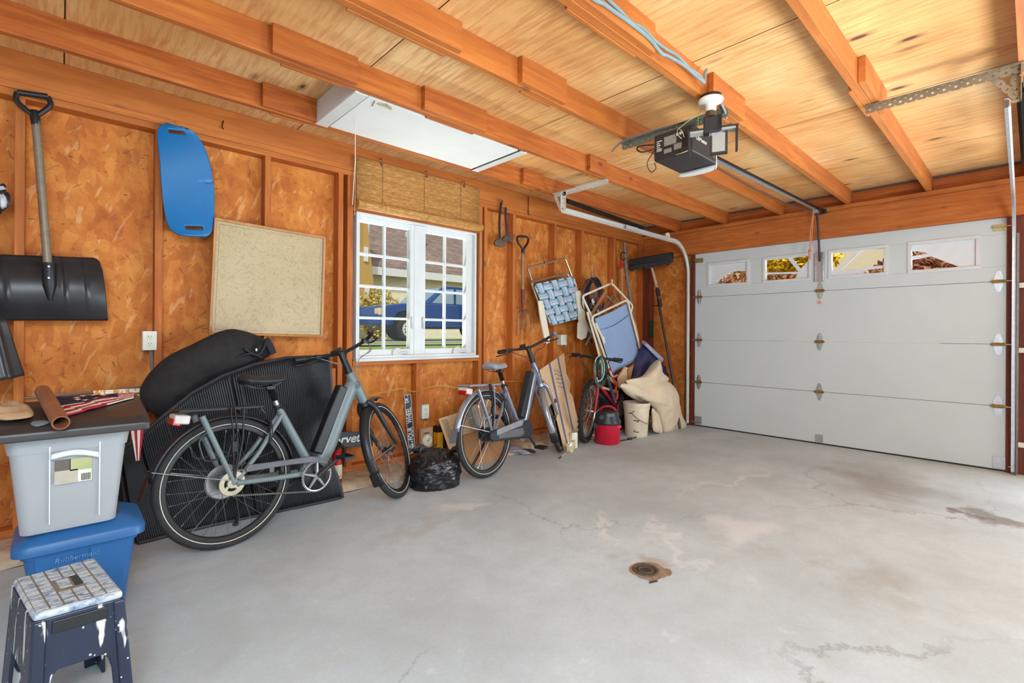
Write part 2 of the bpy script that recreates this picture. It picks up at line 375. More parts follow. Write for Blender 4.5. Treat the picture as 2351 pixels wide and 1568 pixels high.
beam('window_header', (1.655, 3.585, 2.075), (2.90, 3.668, 2.335), LX, wall_left)
beam('sill_plate', (-.95, 3.575, .066), (5.75, 3.668, .104), LX, wall_left)
beam('top_plate', (-.95, 3.578, 2.335), (5.75, 3.668, 2.372), LX, wall_left); beam('top_plate', (-.95, 3.574, 2.373), (5.75, 3.668, 2.410), LX, wall_left)
beam('rim_board', (-.95, 3.585, 2.412), (5.78, 3.668, 2.574), LX, wall_left)
for x in (1.42, 1.47): beam('short_board', (x+.02, 3.585, .105), (x+.055, 3.667, .86), LZ, wall_left)
# front wall round the garage doors
fw = MB()
for lo, hi in (((2.90, .0), (3.69, 2.6)), ((-.40, 0), (.13, 2.14)), ((-3.7, 0), (-3.15, 2.14)), ((-3.7, 2.14), (2.90, 2.6))):
    fw.box((5.815, lo[0], lo[1]), (5.84, hi[0], hi[1]))
wall_front = struct(fw.build('wall_front', OSB, smooth=0))
beam('header', (5.735, -3.6, 2.128), (5.812, 3.575, 2.395), LY, wall_front)
beam('top_plate', (5.70, -3.6, 2.396), (5.812, 3.575, 2.433), LY, wall_front)
for y in (3.46, 3.50, 3.54): beam('stud', (5.725, y, .05), (5.813, y+.036, 2.127), LRED, wall_front)
beam('jamb', (5.775, 2.878, 0), (5.814, 2.925, 2.127), LRED, wall_front)
beam('jamb', (5.772, -.02, 0), (5.814, .155, 2.127), LRED, wall_front); beam('post', (5.74, -.40, 0), (5.814, -.03, 2.127), LRED, wall_front); beam('jamb', (5.75, -3.3, 0), (5.814, -3.15, 2.127), LRED, wall_front)
beam('sill_plate', (5.72, 2.93, .0), (5.813, 3.575, .04), LRED, wall_front)
beam('rim_board', (5.79, -3.6, 2.434), (5.812, 3.58, 2.56), LY, wall_front)
b = MB(); b.box((5.775, -3.6, 2.560), (5.79, 3.58, 2.573)); b.build('sky_leak_strip', M('grey_sky_leak', (96, 100, 106), .4, .5), wall_front, smooth=0)  # grey strip drawn in for sky light leaking at the joint
b = MB(); b.box((-.98, -3.72, 0), (-.95, 3.7, 2.6)); struct(b.build('wall_back', PALE, smooth=0))
b = MB(); b.box((-.98, -3.72, 0), (5.84, -3.69, 2.6)); struct(b.build('wall_right', PALE, smooth=0))
# ceiling and joists
b = MB(); b.box((-1.2, -3.9, 2.575), (6.1, 3.95, 2.62)); ceiling = struct(b.build('ceiling', PLY, smooth=0))
JY = [.645-.61*k for k in range(6, -5, -1)]
random.seed(11)
scabs = {.645: [(3.02, 3.55), (1.2, 1.75)], 1.255: [(1.42, 2.02), (2.62, 3.05)], 1.865: [(.78, 1.36), (1.75, 2.1)], 2.475: [(.72, 1.14), (1.55, 2.02), (3.1, 3.32)], 3.085: [(.85, 1.16), (2.95, 3.2)]}
for y in JY:
    y = round(y, 3); b = MB()
    b.box((-.95, y-.019, 2.433), (2.4, y+.019, 2.574)); b.box((2.401, y-.0175, 2.435), (5.79, y+.0205, 2.574))
    for a, e in scabs.get(y, [(1.2, 1.8)]):
        b.box((a, y-.052, 2.438), (e, y-.0195, 2.573)); b.box((a+.06, y+.021, 2.430), (e-.05, y+.038, 2.46))
    b.build('joist', LX, ceiling, smooth=0, bevel=.0015)
# attic hatch between two joists
h = MB(); hx0, hx1 = 1.16, 2.46
for lo, hi in (((hx0, 2.497, 2.432), (hx0+.022, 3.06, 2.57)), ((hx1-.022, 2.497, 2.432), (hx1, 3.06, 2.57))): h.box(lo, hi)
h.box((hx0, 2.497, 2.428), (hx0+.075, 3.06, 2.434)); h.box((hx1-.06, 2.497, 2.428), (hx1, 3.06, 2.434))
hatch_frame = struct(h.build('trim_1', WHITE, smooth=0, bevel=.002))
h = MB(); h.box((hx0+.085, 2.515, 2.436), (hx1-.07, 3.055, 2.452)); hp = h.build('attic_hatch', M('hatch_white_board', (232, 234, 232), .7, var=.03, scale=5), bevel=.003)
tag(hp, 'white attic hatch panel set between two ceiling joists', 'hatch')
b = MB(); b.tube([(hx0+.16, 2.545, 2.434), (hx0+.20, 2.53, 2.432), (hx0+.24, 2.55, 2.434)], .010, 6); b.tube([(hx0+.13, 2.53, 2.434), (hx0+.15, 2.60, 2.434)], .004, 5); b.build('torn_edge', M('torn_board', (168, 146, 110), .8, var=.3), hp)
pa = WY(813, 280, 2.78); pb = WY(812, 470, 2.79)
b = MB(); b.tube([FZ(816, 276, 2.436), FZ(816, 276, 2.436)+Vector((0, 0, -.25)), FZ(816, 276, 2.436)+Vector((-.01, .01, -.52))], .0028, 5); tag(b.build('pull_cord', M('white_cord', (222, 200, 180), .8)), 'thin pull cord hanging from the white attic hatch', 'cord')

# ------------------------------------------------------------------ window_1
win = struct(root('window_1', ((WX0+WX1)/2, 3.62, WZ0)))
def rectframe(b, x0, x1, z0, z1, w, y0, y1, wb=None, wt=None, wr=None):
    wb = wb or w; wt = wt or w; wr = wr or w
    b.box((x0, y0, z0), (x0+w, y1, z1)); b.box((x1-wr, y0, z0), (x1, y1, z1)); b.box((x0+w, y0, z0), (x1-wr, y1, z0+wb)); b.box((x0+w, y0, z1-wt), (x1-wr, y1, z1))
b = MB(); rectframe(b, WX0+.004, WX1-.004, WZ0+.002, WZ1-.002, .022, 3.572, 3.70, wb=.03); xm0, xm1 = 2.165, 2.335
b.box((xm0+.045, 3.60, WZ0+.03), (xm1-.055, 3.70, WZ1-.02)); b.build('window_frame', WHITE, win, smooth=0, bevel=.003)
b = MB(); b.box((WX0-.005, 3.545, WZ0-.012), (WX1+.01, 3.60, WZ0+.012)); b.build('window_stool', WHITE, win, smooth=0, bevel=.003)
for x0, x1 in ((WX0+.026, xm0+.05), (xm1-.06, WX1-.026)):
    b = MB(); rectframe(b, x0, x1, WZ0+.03, WZ1-.02, .022 if x0 < 2 else .05, 3.605, 3.665, wb=.05, wt=.045, wr=.042 if x0 < 2 else .075); sash = b.build('sash', WHITE, win, smooth=0, bevel=.004)
    gx0 = x0+(.022 if x0 < 2 else .05); gx1 = x1-(.042 if x0 < 2 else .075); gz0 = WZ0+.08; gz1 = WZ1-.065
    b = MB(); b.box((gx0, 3.638, gz0), (gx1, 3.644, gz1)); b.build('pane', GLASS, sash, smooth=0)
    b = MB(); b.box(((gx0+gx1)/2-.010, 3.628, gz0), ((gx0+gx1)/2+.010, 3.654, gz1))
    for k in (1, 2, 3): zz = gz0+(gz1-gz0)*k/4; b.box((gx0, 3.629, zz-.010), (gx1, 3.653, zz+.010))
    b.build('muntin', WHITE, sash, smooth=0)
for x in (2.05, 2.66):
    b = MB(); b.lathe([(.045, 0), (.045, .012), (.02, .022)], (x, 3.60, WZ0+.045), (0, -1, 0), 18); b.tube([(x, 3.582, WZ0+.045), (x+.03, 3.572, WZ0+.05), (x+.085, 3.575, WZ0+.052)], .010, 8); b.build('crank_handle', WHITE, win)
for x, z in ((2.19, 1.22), (2.30, 1.22)):
    b = MB(); b.box((x-.008, 3.588, z-.05), (x+.008, 3.604, z+.05)); b.box((x-.006, 3.576, z-.06), (x+.006, 3.588, z+.0)); b.build('lock_lever', WHITE, win, bevel=.004)
# ------------------------------------------------------------------ door_1: sectional garage door
dr = struct(root('door_1', (5.80, 1.51, 0)))
DY0, DY1 = .128, 2.875; DZ = [.012, .545, 1.066, 1.596, 2.16]
PAN = [(2.236, 2.706), (1.604, 2.071), (.963, 1.433), (.324, .795)]; PZ0, PZ1 = 1.722, 1.993
for k in range(4):
    b = MB()
    if k < 3: b.box((5.79, DY0, DZ[k]+.0015), (5.835, DY1, DZ[k+1]-.0015))
    else:
        b.box((5.79, DY0, DZ[3]+.0015), (5.835, DY1, PZ0)); b.box((5.79, DY0, PZ1), (5.835, DY1, DZ[4]))
        ys = [DY0] + [q for p in reversed(PAN) for q in p] + [DY1]
        for i in range(0, len(ys), 2): b.box((5.79, ys[i], PZ0), (5.835, ys[i+1], PZ1))
    sec = b.build('section', DOORW, dr, smooth=0, bevel=.003)
FROST = M('frosted_plastic', (226, 229, 232), .5, var=.03)
arc = lambda cy, cz, r, a0, a1, n=14: [(cy+r*cos(a0+(a1-a0)*i/n), cz+r*sin(a0+(a1-a0)*i/n)) for i in range(n+1)]
for i, (y0, y1) in enumerate(PAN):
    b = MB(); fr = .032
    for lo, hi in (((y0-.012, PZ0-.012), (y1+.012, PZ0+fr-.012)), ((y0-.012, PZ1-fr+.012), (y1+.012, PZ1+.012)), ((y0-.012, PZ0+.02), (y0+fr-.012, PZ1-.02)), ((y1-fr+.012, PZ0+.02), (y1+.012, PZ1-.02))):
        b.box((5.778, lo[0], lo[1]), (5.832, hi[0], hi[1]))
    pf = b.build('window_frame', WHITE, dr, smooth=0, bevel=.004)
    b = MB(); b.box((5.812, y0+.015, PZ0+.015), (5.816, y1-.015, PZ1-.015)); b.build('pane', GLASS, pf, smooth=0)
    ya, yb, za, zb = y0+.016, y1-.016, PZ0+.016, PZ1-.016
    polys = []
    c = 1.52                                            # the sunburst centre lies under the middle of the door
    if i == 0:   polys = [[(ya, zb), (yb, zb), (yb, za), (yb-.07, za), (yb-.13, za+.07), (yb-.20, za+.115), (yb-.27, za+.135), (ya, za+.15)], [(ya, za+.13), (ya, za+.165), (ya+.10, za+.155), (ya+.10, za+.14)]]
    if i == 3:   polys = [[(yb, zb), (ya, zb), (ya, za), (ya+.10, za), (ya+.30, za+.12), (yb-.10, za+.16), (yb, za+.19)], [(yb, za+.10), (yb, za+.135), (yb-.28, za+.165), (yb-.28, za+.14)]]
    if i == 1:   polys = [[(yb, za+.075), (yb, za+.095), (ya+.10, za+.075), (ya+.10, za+.055)], [(yb-.22, zb), (yb-.265, zb), (ya+.05, za+.06), (ya+.09, za+.055)], [(ya, zb-.045), (ya, za), (yb-.30, za), (ya+.10, za+.085)]]
    if i == 2:   polys = [[(ya, za+.045), (ya, za+.075), (yb-.10, za+.055), (yb-.10, za+.035)], [(yb-.22, zb), (yb-.265, zb), (yb-.08, za+.055), (yb-.04, za+.055)], [(yb, za+.06), (yb, za), (yb-.30, za+.0), (yb-.22, za+.05)]]
    b = MB()
    for k_, p in enumerate(polys): b.prism([(5.802-.0009*k_, y, z) for y, z in p], (.007, 0, 0))
    b.build('sunburst_insert', FROST, pf, smooth=0)
RUSTY = BRASS
def hinge(y, z, side=0):
    b = MB(); n = 10
    for sg in (1, -1):
        P = [(-.030, .012), (-.024, .05), (-.010, .088), (.010, .088), (.024, .05), (.030, .012)]
        b.prism([(5.785, y+p[0], z+sg*p[1]) for p in P], (.004, 0, 0)); 
        b.prism([(5.780, y-.006, z+sg*.02), (5.780, y+.006, z+sg*.02), (5.780, y+.004, z+sg*.08), (5.780, y-.004, z+sg*.08)], (.004, 0, 0))
    if side: b.tube([(5.775, y, z), (5.775, y+side*.09, z)], .006, 8)
    h = b.build('hinge', STEEL, dr, smooth=40)
    b = MB(); b.tube([(5.776, y-.045, z), (5.776, y+.045, z)], .009, 10); b.box((5.772, y-.034, z-.015), (5.787, y+.034, z+.015)); b.build('hinge_pin', RUSTB, h, smooth=40)
    return h
RUSTB = M('rusty_brass', (150, 118, 62), .5, .6, var=.4, scale=60)
for z in DZ[1:4]: hinge(1.517, z); hinge(DY0+.075, z, -1); hinge(DY1-.055, z, 1)
for y, sgn in ((DY0+.06, -1), (DY1-.05, 1)):
    b = MB(); b.box((5.782, y-.05, 2.02), (5.789, y+.05, 2.075)); b.box((5.770, y-.05, 2.05), (5.785, y+.05, 2.06)); b.tube([(5.775, y-.06, 2.055), (5.775, y+.06, 2.055)], .006, 8); b.build('top_bracket', BRASS, dr)
    b = MB(); b.box((5.782, y-.045, .02), (5.789, y+.045, .12)); b.tube([(5.775, y-.05, .05), (5.775, y+sgn*.09, .05)], .006, 8); b.build('bottom_bracket', STEEL, dr)
b = MB(); b.box((5.782, 1.48, .015), (5.789, 1.55, .10)); b.build('centre_plate', STEEL, dr)
b = MB(); b.box((5.765, 1.475, 1.69), (5.788, 1.565, 1.99)); b.box((5.76, 1.482, 1.70), (5.766, 1.492, 1.99)); b.box((5.76, 1.548, 1.70), (5.766, 1.558, 1.99)); b.build('operator_bracket', STEEL, dr, bevel=.002)
b = MB(); b.box((5.795, DY0, .0), (5.83, DY1, .014)); b.build('bottom_seal', BLK, dr, smooth=0)
b = MB(); b.lathe([(.022, 0), (.022, .001)], (5.7885, 1.525, 1.475), (-1, 0, 0), 16); b.build('sticker', M('faded_pink_sticker', (222, 172, 150), .7), dr)
# ------------------------------------------------------------------ things hung on the left wall
X_, Z_, NY = Vector((1, 0, 0)), Vector((0, 0, 1)), Vector((0, -1, 0))
def wpts(P, y): return [WY(a, b, y) for a, b in P]
ALU = M('brushed_shaft', (142, 128, 108), .45, .35, var=.16, scale=40); CHAR = M('charcoal_plastic', (44, 42, 44), .34, var=.22, scale=9, bump=.05)
def d_handle(name, top_l, top_r, neck, end, r, mat, parent, side=None):
    # an open D grip: bar, two bowed sides and a neck socket
    b = MB(); tl, tr, nk, en = map(Vector, (top_l, top_r, neck, end)); ax = (en-nk).normalized()
    b.tube([tl, tr], r*1.15, 10)
    mid = (tl+tr)/2
    for p in (tl, tr):
        b.tube(smoothpath([p, p+(nk-mid)*.45+(p-mid)*.10, nk+(p-mid)*.25, nk+ax*.01], 6), [r*.95]*18+[r*1.05], 8)
    b.tube([nk-ax*.02, nk+ax*.02, en], [r*1.2, r*1.6, r*1.5], 10); return b.build(name, mat, parent)
# snow shovel
y0 = 3.545
c_top, c_bot = WY(80, 285, y0), WY(110, 610, 3.53)
sh = tag(root('snow_shovel', WY(110, 735, 3.56)), 'big black snow shovel with grey shaft hanging blade down on the left wall', 'shovel')
d_handle('handle', WY(40, 212, y0), WY(110, 222, y0), WY(80, 262, y0), WY(83, 288, y0), .013, BLK, sh)
b = MB(); b.tube([WY(82, 270, y0), c_bot, WY(113, 640, 3.52)], .0185, 14); b.build('shaft', ALU, sh)
TL, TR, BR, BL = WY(-95, 581, 3.56), WY(232, 592, 3.56), WY(248, 736, 3.56), WY(-90, 735, 3.56)
def blade(u, v):
    p = TL.lerp(TR, u).lerp(BL.lerp(BR, u), v); uu = abs(u-.5)*2
    if v < .22 and uu > .86: 
        k = (uu-.86)/.14; p.z -= (1-sqrt(max(0, 1-k*k)))*.05*(1-v/.22)
    dep = .065*sin(pi*min(1, v*1.0))*(1-.25*uu**4) + .02*v
    rib = .007*sum(math.exp(-((u-q)/.010)**2) for q in (.14, .30, .70, .86))*(1 if v < .55 else max(0, 1-(v-.55)*4)) + .02*math.exp(-((u-.63)/.035)**2)*max(0, 1-v*1.5) - .006*math.exp(-((v-.10)/.03)**2)
    return p + Vector((0, .012-dep*.9-rib, 0))
b = MB(); b.grid(blade, 90, 24); bl = b.build('blade', CHAR, sh, solid=.005)
b = MB(); b.tube([WY(113, 605, 3.512), WY(114, 655, 3.495), WY(115, 690, 3.50)], [.028, .028, .008], 14); b.build('socket', BLK, sh)
for q in (612, 638): b = MB(); b.lathe([(.005, 0), (.004, .008)], WY(112, q, 3.486-(q-612)*.0004), NY, 10); b.build('rivet', STEEL, sh)
# second shovel blade poking in at the left edge
y1 = 3.30
sc = tag(root('snow_scoop', WY(20, 870, y1)), 'dark grey metal scoop blade hanging at the far left edge below the snow shovel', 'shovel')
P0, P1, P2, P3 = WY(-75, 735, y1), WY(14, 733, y1), WY(56, 862, y1), WY(-60, 885, y1)
def scoopf(u, v): 
    p = P0.lerp(P1, u).lerp(P3.lerp(P2, u), v); return p + Vector((0, -.05*sin(pi*u)*(.4+.6*v) - .012*math.exp(-((u-.72)/.05)**2), 0))
b = MB(); b.grid(scoopf, 30, 16); b.build('blade', M('grey_scoop_metal', (70, 68, 68), .35, .5, var=.2), sc, solid=.006)
b = MB(); b.tube([WY(-20, 770, y1-.055), WY(-46, 560, y1-.02), WY(-60, 380, 3.5)], .016, 10); b.build('shaft', ALU, sc)
# crumpled thing at the left edge
b = MB(); b.ball(WY(-6, 455, 3.5), (.042, .04, .075), 18, 14, lambda d: 1+.4*noise.noise(d*2.4)+.15*noise.noise(d*6))
b.mi = 1; b.ball(WY(6, 462, 3.47), (.016, .02, .035), 10, 8, lambda d: 1+.4*noise.noise(d*3.1)); b.ball(WY(1, 432, 3.48), (.018, .02, .012), 10, 8, lambda d: 1+.4*noise.noise(d*2.1))  # white lumps put in as highlights on the dark plastic
tag(b.build('crumpled_bag', [M('dark_film', (34, 33, 40), .35, var=.3), M('white_highlight', (196, 196, 200), .4)]), 'small crumpled dark plastic bag with white highlights hung at the left edge', 'bag')
# blue balance board
bb_c = WY(428, 416, 3.52)
H = 1.0
Lft = [(361, 330), (361, 305), (372, 292), (385, 289), (400, 289)]; 
prof = [(0, 384, 418), (.02, 370, 436), (.05, 364, 446), (.10, 360.5, 456), (.2, 362, 470), (.35, 366, 482), (.5, 369, 489.5), (.65, 373, 493), (.78, 377, 493), (.88, 382, 491), (.94, 390, 488), (.98, 402, 481), (1, 420, 470)]
def bbx(v):
    for i in range(len(prof)-1):
        if v <= prof[i+1][0]+1e-9:
            k = (v-prof[i][0])/(prof[i+1][0]-prof[i][0]); return prof[i][1]*(1-k)+prof[i+1][1]*k, prof[i][2]*(1-k)+prof[i+1][2]*k
NB, NV = 44, 64
def slotpx(x, ya, yb, x0, x1): return x0 <= x <= x1 and ya <= yb
def boardp(u, v):
    a, c = bbx(v); px = a+(c-a)*u; py = 289+v*254+(u-.5)*(14 if v < .5 else 2)
    tw = (v-.5)*(u-.5)*.075
    return WY(px, py, 3.53) + Vector((0, -.006+tw-.012*sin(pi*v*2), 0))
def bskip(i, j):
    u = (i+.5)/NB; v = (j+.5)/NV
    return (.27 < u < .70 and 3 <= j <= 4) or (.36 < u < .78 and 58 <= j <= 59)
b = MB(); b.grid(boardp, NB, NV, skip=bskip)
tag(b.build('balance_board', M('blue_glossy_plastic', (14, 108, 168), .36, var=.05), solid=.012), 'bright blue plastic twist board with two hand slots hung on the wall', 'board')
b = MB(); b.tube([WY(404, 282, 3.57), WY(404, 282, 3.50), WY(403, 276, 3.495)], .0025, 6); tag(b.build('nail', DSTEEL), 'nail holding up the blue twist board', 'nail')
# framed chart
TLm, TRm, BRm, BLm = WY(491, 500, 3.55), WY(746, 545, 3.55), WY(739, 774, 3.55), WY(478, 768, 3.55)
fm = tag(root('framed_chart', BLm), 'large pale printed chart in a thin wooden frame on the wall left of the window', 'picture')
WOODF = lumber('frame_wood', 'z', (150, 96, 44), (182, 122, 64), (206, 152, 92), knots=False, rough=.4)
b = MB(); cs = [TLm, TRm, BRm, BLm]; cm = sum(cs, Vector())/4; ins = [p+(cm-p)*.045 for p in cs]
for i in range(4):
    j = (i+1) % 4; b.add([cs[i], cs[j], ins[j], ins[i], cs[i]+NY*.022, cs[j]+NY*.022, ins[j]+NY*.016, ins[i]+NY*.016], [(0, 1, 2, 3), (4, 7, 6, 5), (0, 4, 5, 1), (3, 2, 6, 7), (0, 3, 7, 4), (1, 5, 6, 2)])
b.build('frame', WOODF, fm, smooth=0, bevel=.002)
def chart():
    t = NT('chart_paper'); v = t.coord((1, 1, 1)); n = t.noise(v, 4.5, 8, .62, .4)
    base = t.ramp(t.noise(v, 2, 2), [(.3, (188, 166, 128)), (.7, (204, 184, 146))]); s = None
    for k in (.42, .5, .57, .63):
        d = t.n('ShaderNodeMath', {0: t.n('ShaderNodeMath', {0: n, 1: k}, operation='SUBTRACT').outputs[0]}, operation='ABSOLUTE').outputs[0]
        base = t.mix(t.ramp(d, [(0, (.55, .55, .55, 1)), (.006, G0)]), base, lin((120, 112, 96)))
    base = t.mix(t.ramp(t.noise(v, 150, 2, .8), [(.62, G0), (.72, (.25, .25, .25, 1))]), base, lin((130, 126, 112)))
    t.set(Base_Color=base, Roughness=.22); return t.m
b = MB(); b.add([p+NY*.006 for p in ins], [(0, 3, 2, 1)]); b.add([p+NY*.001 for p in ins], [(0, 1, 2, 3)]); pr = b.build('print', chart(), fm, smooth=0)
b = MB(); i2 = [p+(cm-p)*.05+NY*.0065 for p in ins]
b.tube(i2, .0012, 4, closed=True); b.build('border_line', M('grey_ink', (150, 146, 132), .7), pr)
# outlets and cable
PLATE = M('ivory_plate', (226, 222, 206), .4, var=.03)
def outlet(px0, py0, px1, py1, y, label, duplex=True, offx=0):
    a, c = WY(px0, py0, y), WY(px1, py1, y); x0, x1, z0, z1 = a.x, c.x, c.z, a.z; xm = (x0+x1)/2+offx; zm = (z0+z1)/2
    r = tag(root('wall_outlet' if duplex else 'blank_plate', ((x0+x1)/2, y, zm)), label, 'outlet' if duplex else 'wall plate')
    b = MB(); b.box((x0, y-.010, z0), (x1, y+.06, z1)); b.build('plate', PLATE, r, smooth=0, bevel=.004)
    if duplex:
        for s in (-1, 1):
            zc = zm+s*.021
            b = MB(); b.lathe([(.0165, 0), (.0155, .003)], (xm, y-.010, zc), NY, 18); rc = b.build('receptacle', PLATE, r)
            b = MB(); b.box((xm-.0075, y-.0145, zc-.001), (xm-.0055, y-.0125, zc+.008)); b.box((xm+.0050, y-.0145, zc), (xm+.0070, y-.0125, zc+.007)); b.lathe([(.0022, 0), (.0022, .001)], (xm, y-.0132, zc-.008), NY, 8); b.build('slot', BLK, rc, smooth=0)
    return r
outlet(327, 760, 360, 804, 3.575, 'ivory outlet box beside a stud above the black duffel')
outlet(968, 930, 984, 960, 3.60, 'ivory outlet low on the wall right of the navy street sign')
outlet(1287, 768, 1300, 792, 3.60, 'ivory blank wall plate below the hanging blue webbed chair', duplex=False)
CABG = M('grey_cable', (120, 118, 112), .6)
b = MB(); b.tube([WY(347, 804, 3.60), WY(350, 850, 3.64), WY(352, 885, 3.64)], .010, 8); b.tube([WY(352, 884, 3.63), WY(215, 900, 3.62), WY(120, 908, 3.62), WY(44, 914, 3.62)], .006, 6)
tag(b.build('armoured_cable', CABG), 'grey armoured cable running down from the ivory outlet and left along the wall', 'cable')
# yellow cord along the wall
YEL = M('yellow_cord_jacket', (206, 158, 52), .5)
b = MB(); b.tube(smoothpath(wpts([(742, 913), (800, 915), (845, 908), (900, 897), (925, 892), (952, 899), (985, 889), (1020, 886), (1060, 890), (1140, 877), (1190, 876), (1240, 877)], 3.565), 5), .0042, 6)
tag(b.build('extension_cord', YEL), 'thin yellow extension cord stretched along the wall between the two bicycles', 'string')
# orange and white painted folding rulers / slats on the wall at left
OW = NT('orange_white_paint'); v = OW.coord((1, 1, 1))
OW.set(Base_Color=OW.mix(OW.ramp(OW.noise(OW.coord((9, 9, 3)), 5, 3, .6), [(.46, G0), (.5, G1)]), lin((216, 130, 40)), lin((232, 214, 186))), Roughness=.6)
ru = tag(root('painted_slats', WY(280, 920, 3.42)), 'pair of orange and white painted slats propped behind the stacked bins', 'slats')
for P in ([(214, 897), (356, 890), (356, 897), (216, 911)], [(250, 920), (356, 898), (356, 911), (262, 922)]):
    b = MB(); b.prism(wpts(P, 3.42), (0, .02, 0)); b.build('slat', OW.m, ru, smooth=0)
LW = M('link_wire', (180, 140, 96), .5)
for px in (268, 296, 322): b = MB(); b.box(WY(px, 915, 3.425), WY(px+1.2, 893, 3.43)); b.build('wire_link', LW, ru, smooth=0)
b = MB(); b.prism(wpts([(262, 918), (356, 905), (356, 945), (300, 950), (300, 1190), (262, 1190)], 3.46), (0, .03, 0)); tag(b.build('dark_board', M('dark_stained_board', (52, 42, 38), .6)), 'dark board standing behind the orange and white painted slats', 'board')
# hooks
HK = M('black_hook', (30, 28, 26), .5, .5)
def hook(pts, y, label, r=.004, name='hook'):
    b = MB(); b.tube(smoothpath([WY(a, c, y-d) for a, c, d in pts], 4), r, 6); return tag(b.build(name, HK), label, 'hook')
hook([(513, 277, .0), (511, 285, .004), (510, 294, .012), (514, 295, .02)], 3.583, 'bent nail in the beam above the framed chart', .003)
hook([(1213, 452, .0), (1213, 470, .004), (1213, 490, .006), (1216, 494, .01)], 3.57, 'black hanging strap hook right of the hatchets', .004)
# bamboo blind
bz0, bz1 = WY(818, 466, 3.54).z, WY(818, 357, 3.54).z; bx0, bx1 = WY(819, 400, 3.54).x, WY(1101, 450, 3.54).x
bl = tag(root('bamboo_blind', ((bx0+bx1)/2, 3.54, bz0)), 'woven bamboo roll up blind rolled above the white window', 'blind')
def bam():
    t = NT('bamboo'); v = t.coord((.25, 1, 1)); n = t.noise(v, 90, 3, .6); n2 = t.noise(t.coord((.5, 1, 30)), 3, 3)
    c = t.ramp(n, [(.3, (168, 112, 48)), (.5, (200, 146, 76)), (.7, (222, 176, 108))]); c = t.mix(t.ramp(n2, [(.4, (.5, .5, .5, 1)), (.6, G0)]), c, lin((150, 92, 38)))
    t.set(Base_Color=c, Roughness=.6); return t.m
BAM = bam()
b = MB(); ns = 52
b.grid(lambda u, v: Vector((bx0+(bx1-bx0)*u, 3.545-.004*abs(sin(pi*v*ns)), bz0+(bz1-bz0)*v)), 6, ns*4); b.build('slat_panel', BAM, bl, smooth=80, solid=.002)
b = MB(); zr = bz0-.01
b.lathe([(0.001, 0), (.02, 0), (.034, 0), (.036, .003), (.036, bx1-bx0+.006), (.034, bx1-bx0+.01), (.001, bx1-bx0+.01)], (bx0-.006, 3.515, zr), (1, 0, 0), 28); rl = b.build('roll', BAM, bl)
THR = M('brown_thread', (120, 78, 40), .8)
for q in (.18, .5, .82):
    b = MB(); x = bx0+(bx1-bx0)*q; b.tube([(x, 3.538, bz0), (x, 3.538, bz1)], .0015, 4)
    b.tube([(x, 3.515+.0375*cos(a), zr+.0375*sin(a)) for a in [2*pi*i/20 for i in range(20)]], .0012, 4, closed=True)
    b.build('stitching', THR, bl)
for q in (.17, .52, .85):
    x = bx0+(bx1-bx0)*q; b = MB(); b.tube([(x, 3.575, bz1+.03), (x, 3.53, bz1+.028), (x, 3.53, bz1-.012), (x, 3.535, bz1-.02)], .0035, 6); b.box((x-.006, 3.528, bz1-.03), (x+.006, 3.540, bz1-.005)); b.build('hanger', M('hanger_metal', (140, 110, 96), .4, .5), bl)
TC = M('tan_cord', (204, 170, 132), .8); b = MB(); b.tube([(bx0-.012, 3.53, bz1), (bx0-.018, 3.53, bz0-.02), (bx0-.02, 3.53, bz0-.10)], .003, 5); b.build('pull_cord', TC, bl)
b = MB(); b.tube([(bx1+.008, 3.53, bz0-.03), (bx1+.02, 3.535, bz0-.3), (bx1+.012, 3.54, bz0-.52), (bx1+.03, 3.54, bz0-.56)], .003, 5); b.build('pull_cord', TC, bl)

# ------------------------------------------------------------------ stacked bins and stool at the left
def tub(name, lo, hi, z0, z1, mat, parent, inset=.03, rim=.018, wall=.004, lidded=False):
    # tapered rounded tub, open top
    b = MB(); cx, cy = (lo[0]+hi[0])/2, (lo[1]+hi[1])/2; hx, hy = (hi[0]-lo[0])/2, (hi[1]-lo[1])/2
    def ring(k, z, grow=0):
        P = []; X = hx-inset*(1-k)+grow; Y = hy-inset*(1-k)+grow; r = .035
        for sx, sy, a0 in ((1, 1, 0), (-1, 1, pi/2), (-1, -1, pi), (1, -1, 3*pi/2)):
            for i in range(6): a = a0+pi/2*i/5; P.append(Vector((cx+sx*(X-r)+r*cos(a), cy+sy*(Y-r)+r*sin(a), z)))
        return P
    H = z1-z0
    R = [ring(.02, z0+.004, -.012), ring(0, z0, -.02), ring(0, z0), ring(.05, z0+.02), ring(.9, z1-.05), ring(.9, z1-.05, rim*.6), ring(1, z1-.006, rim), ring(1, z1, rim), ring(1, z1, -wall), ring(.05, z0+.02, -wall), ring(0, z0+.006, -wall-.01)]
    k = 24; V = [p for r in R[1:] for p in r]; Fc = []
    for j in range(len(R)-2):
        for i in range(k): Fc.append((j*k+i, j*k+(i+1) % k, (j+1)*k+(i+1) % k, (j+1)*k+i))
    Fc.append(tuple(range(k-1, -1, -1))); Fc.append(tuple((len(R)-2)*k+i for i in range(k))); b.add(V, Fc)
    return b.build(name, mat, parent)
BLUE = M('blue_tote_plastic', (40, 96, 152), .42, var=.08, scale=5)
tx0, tx1, ty0, ty1 = -.10, .236, 2.50, 2.80
to = tag(root('storage_tote', ((tx0+tx1)/2, (ty0+ty1)/2, 0)), 'blue plastic storage tote standing on the floor under the clear bin', 'tote')
tub('body', (tx0, ty0), (tx1, ty1), 0, .335, BLUE, to, inset=.035, rim=.012)
b = MB()
def lidf(u, v):
    a = u; return None
cx, cy = (tx0+tx1)/2, (ty0+ty1)/2; hx, hy = (tx1-tx0)/2+.022, (ty1-ty0)/2+.022
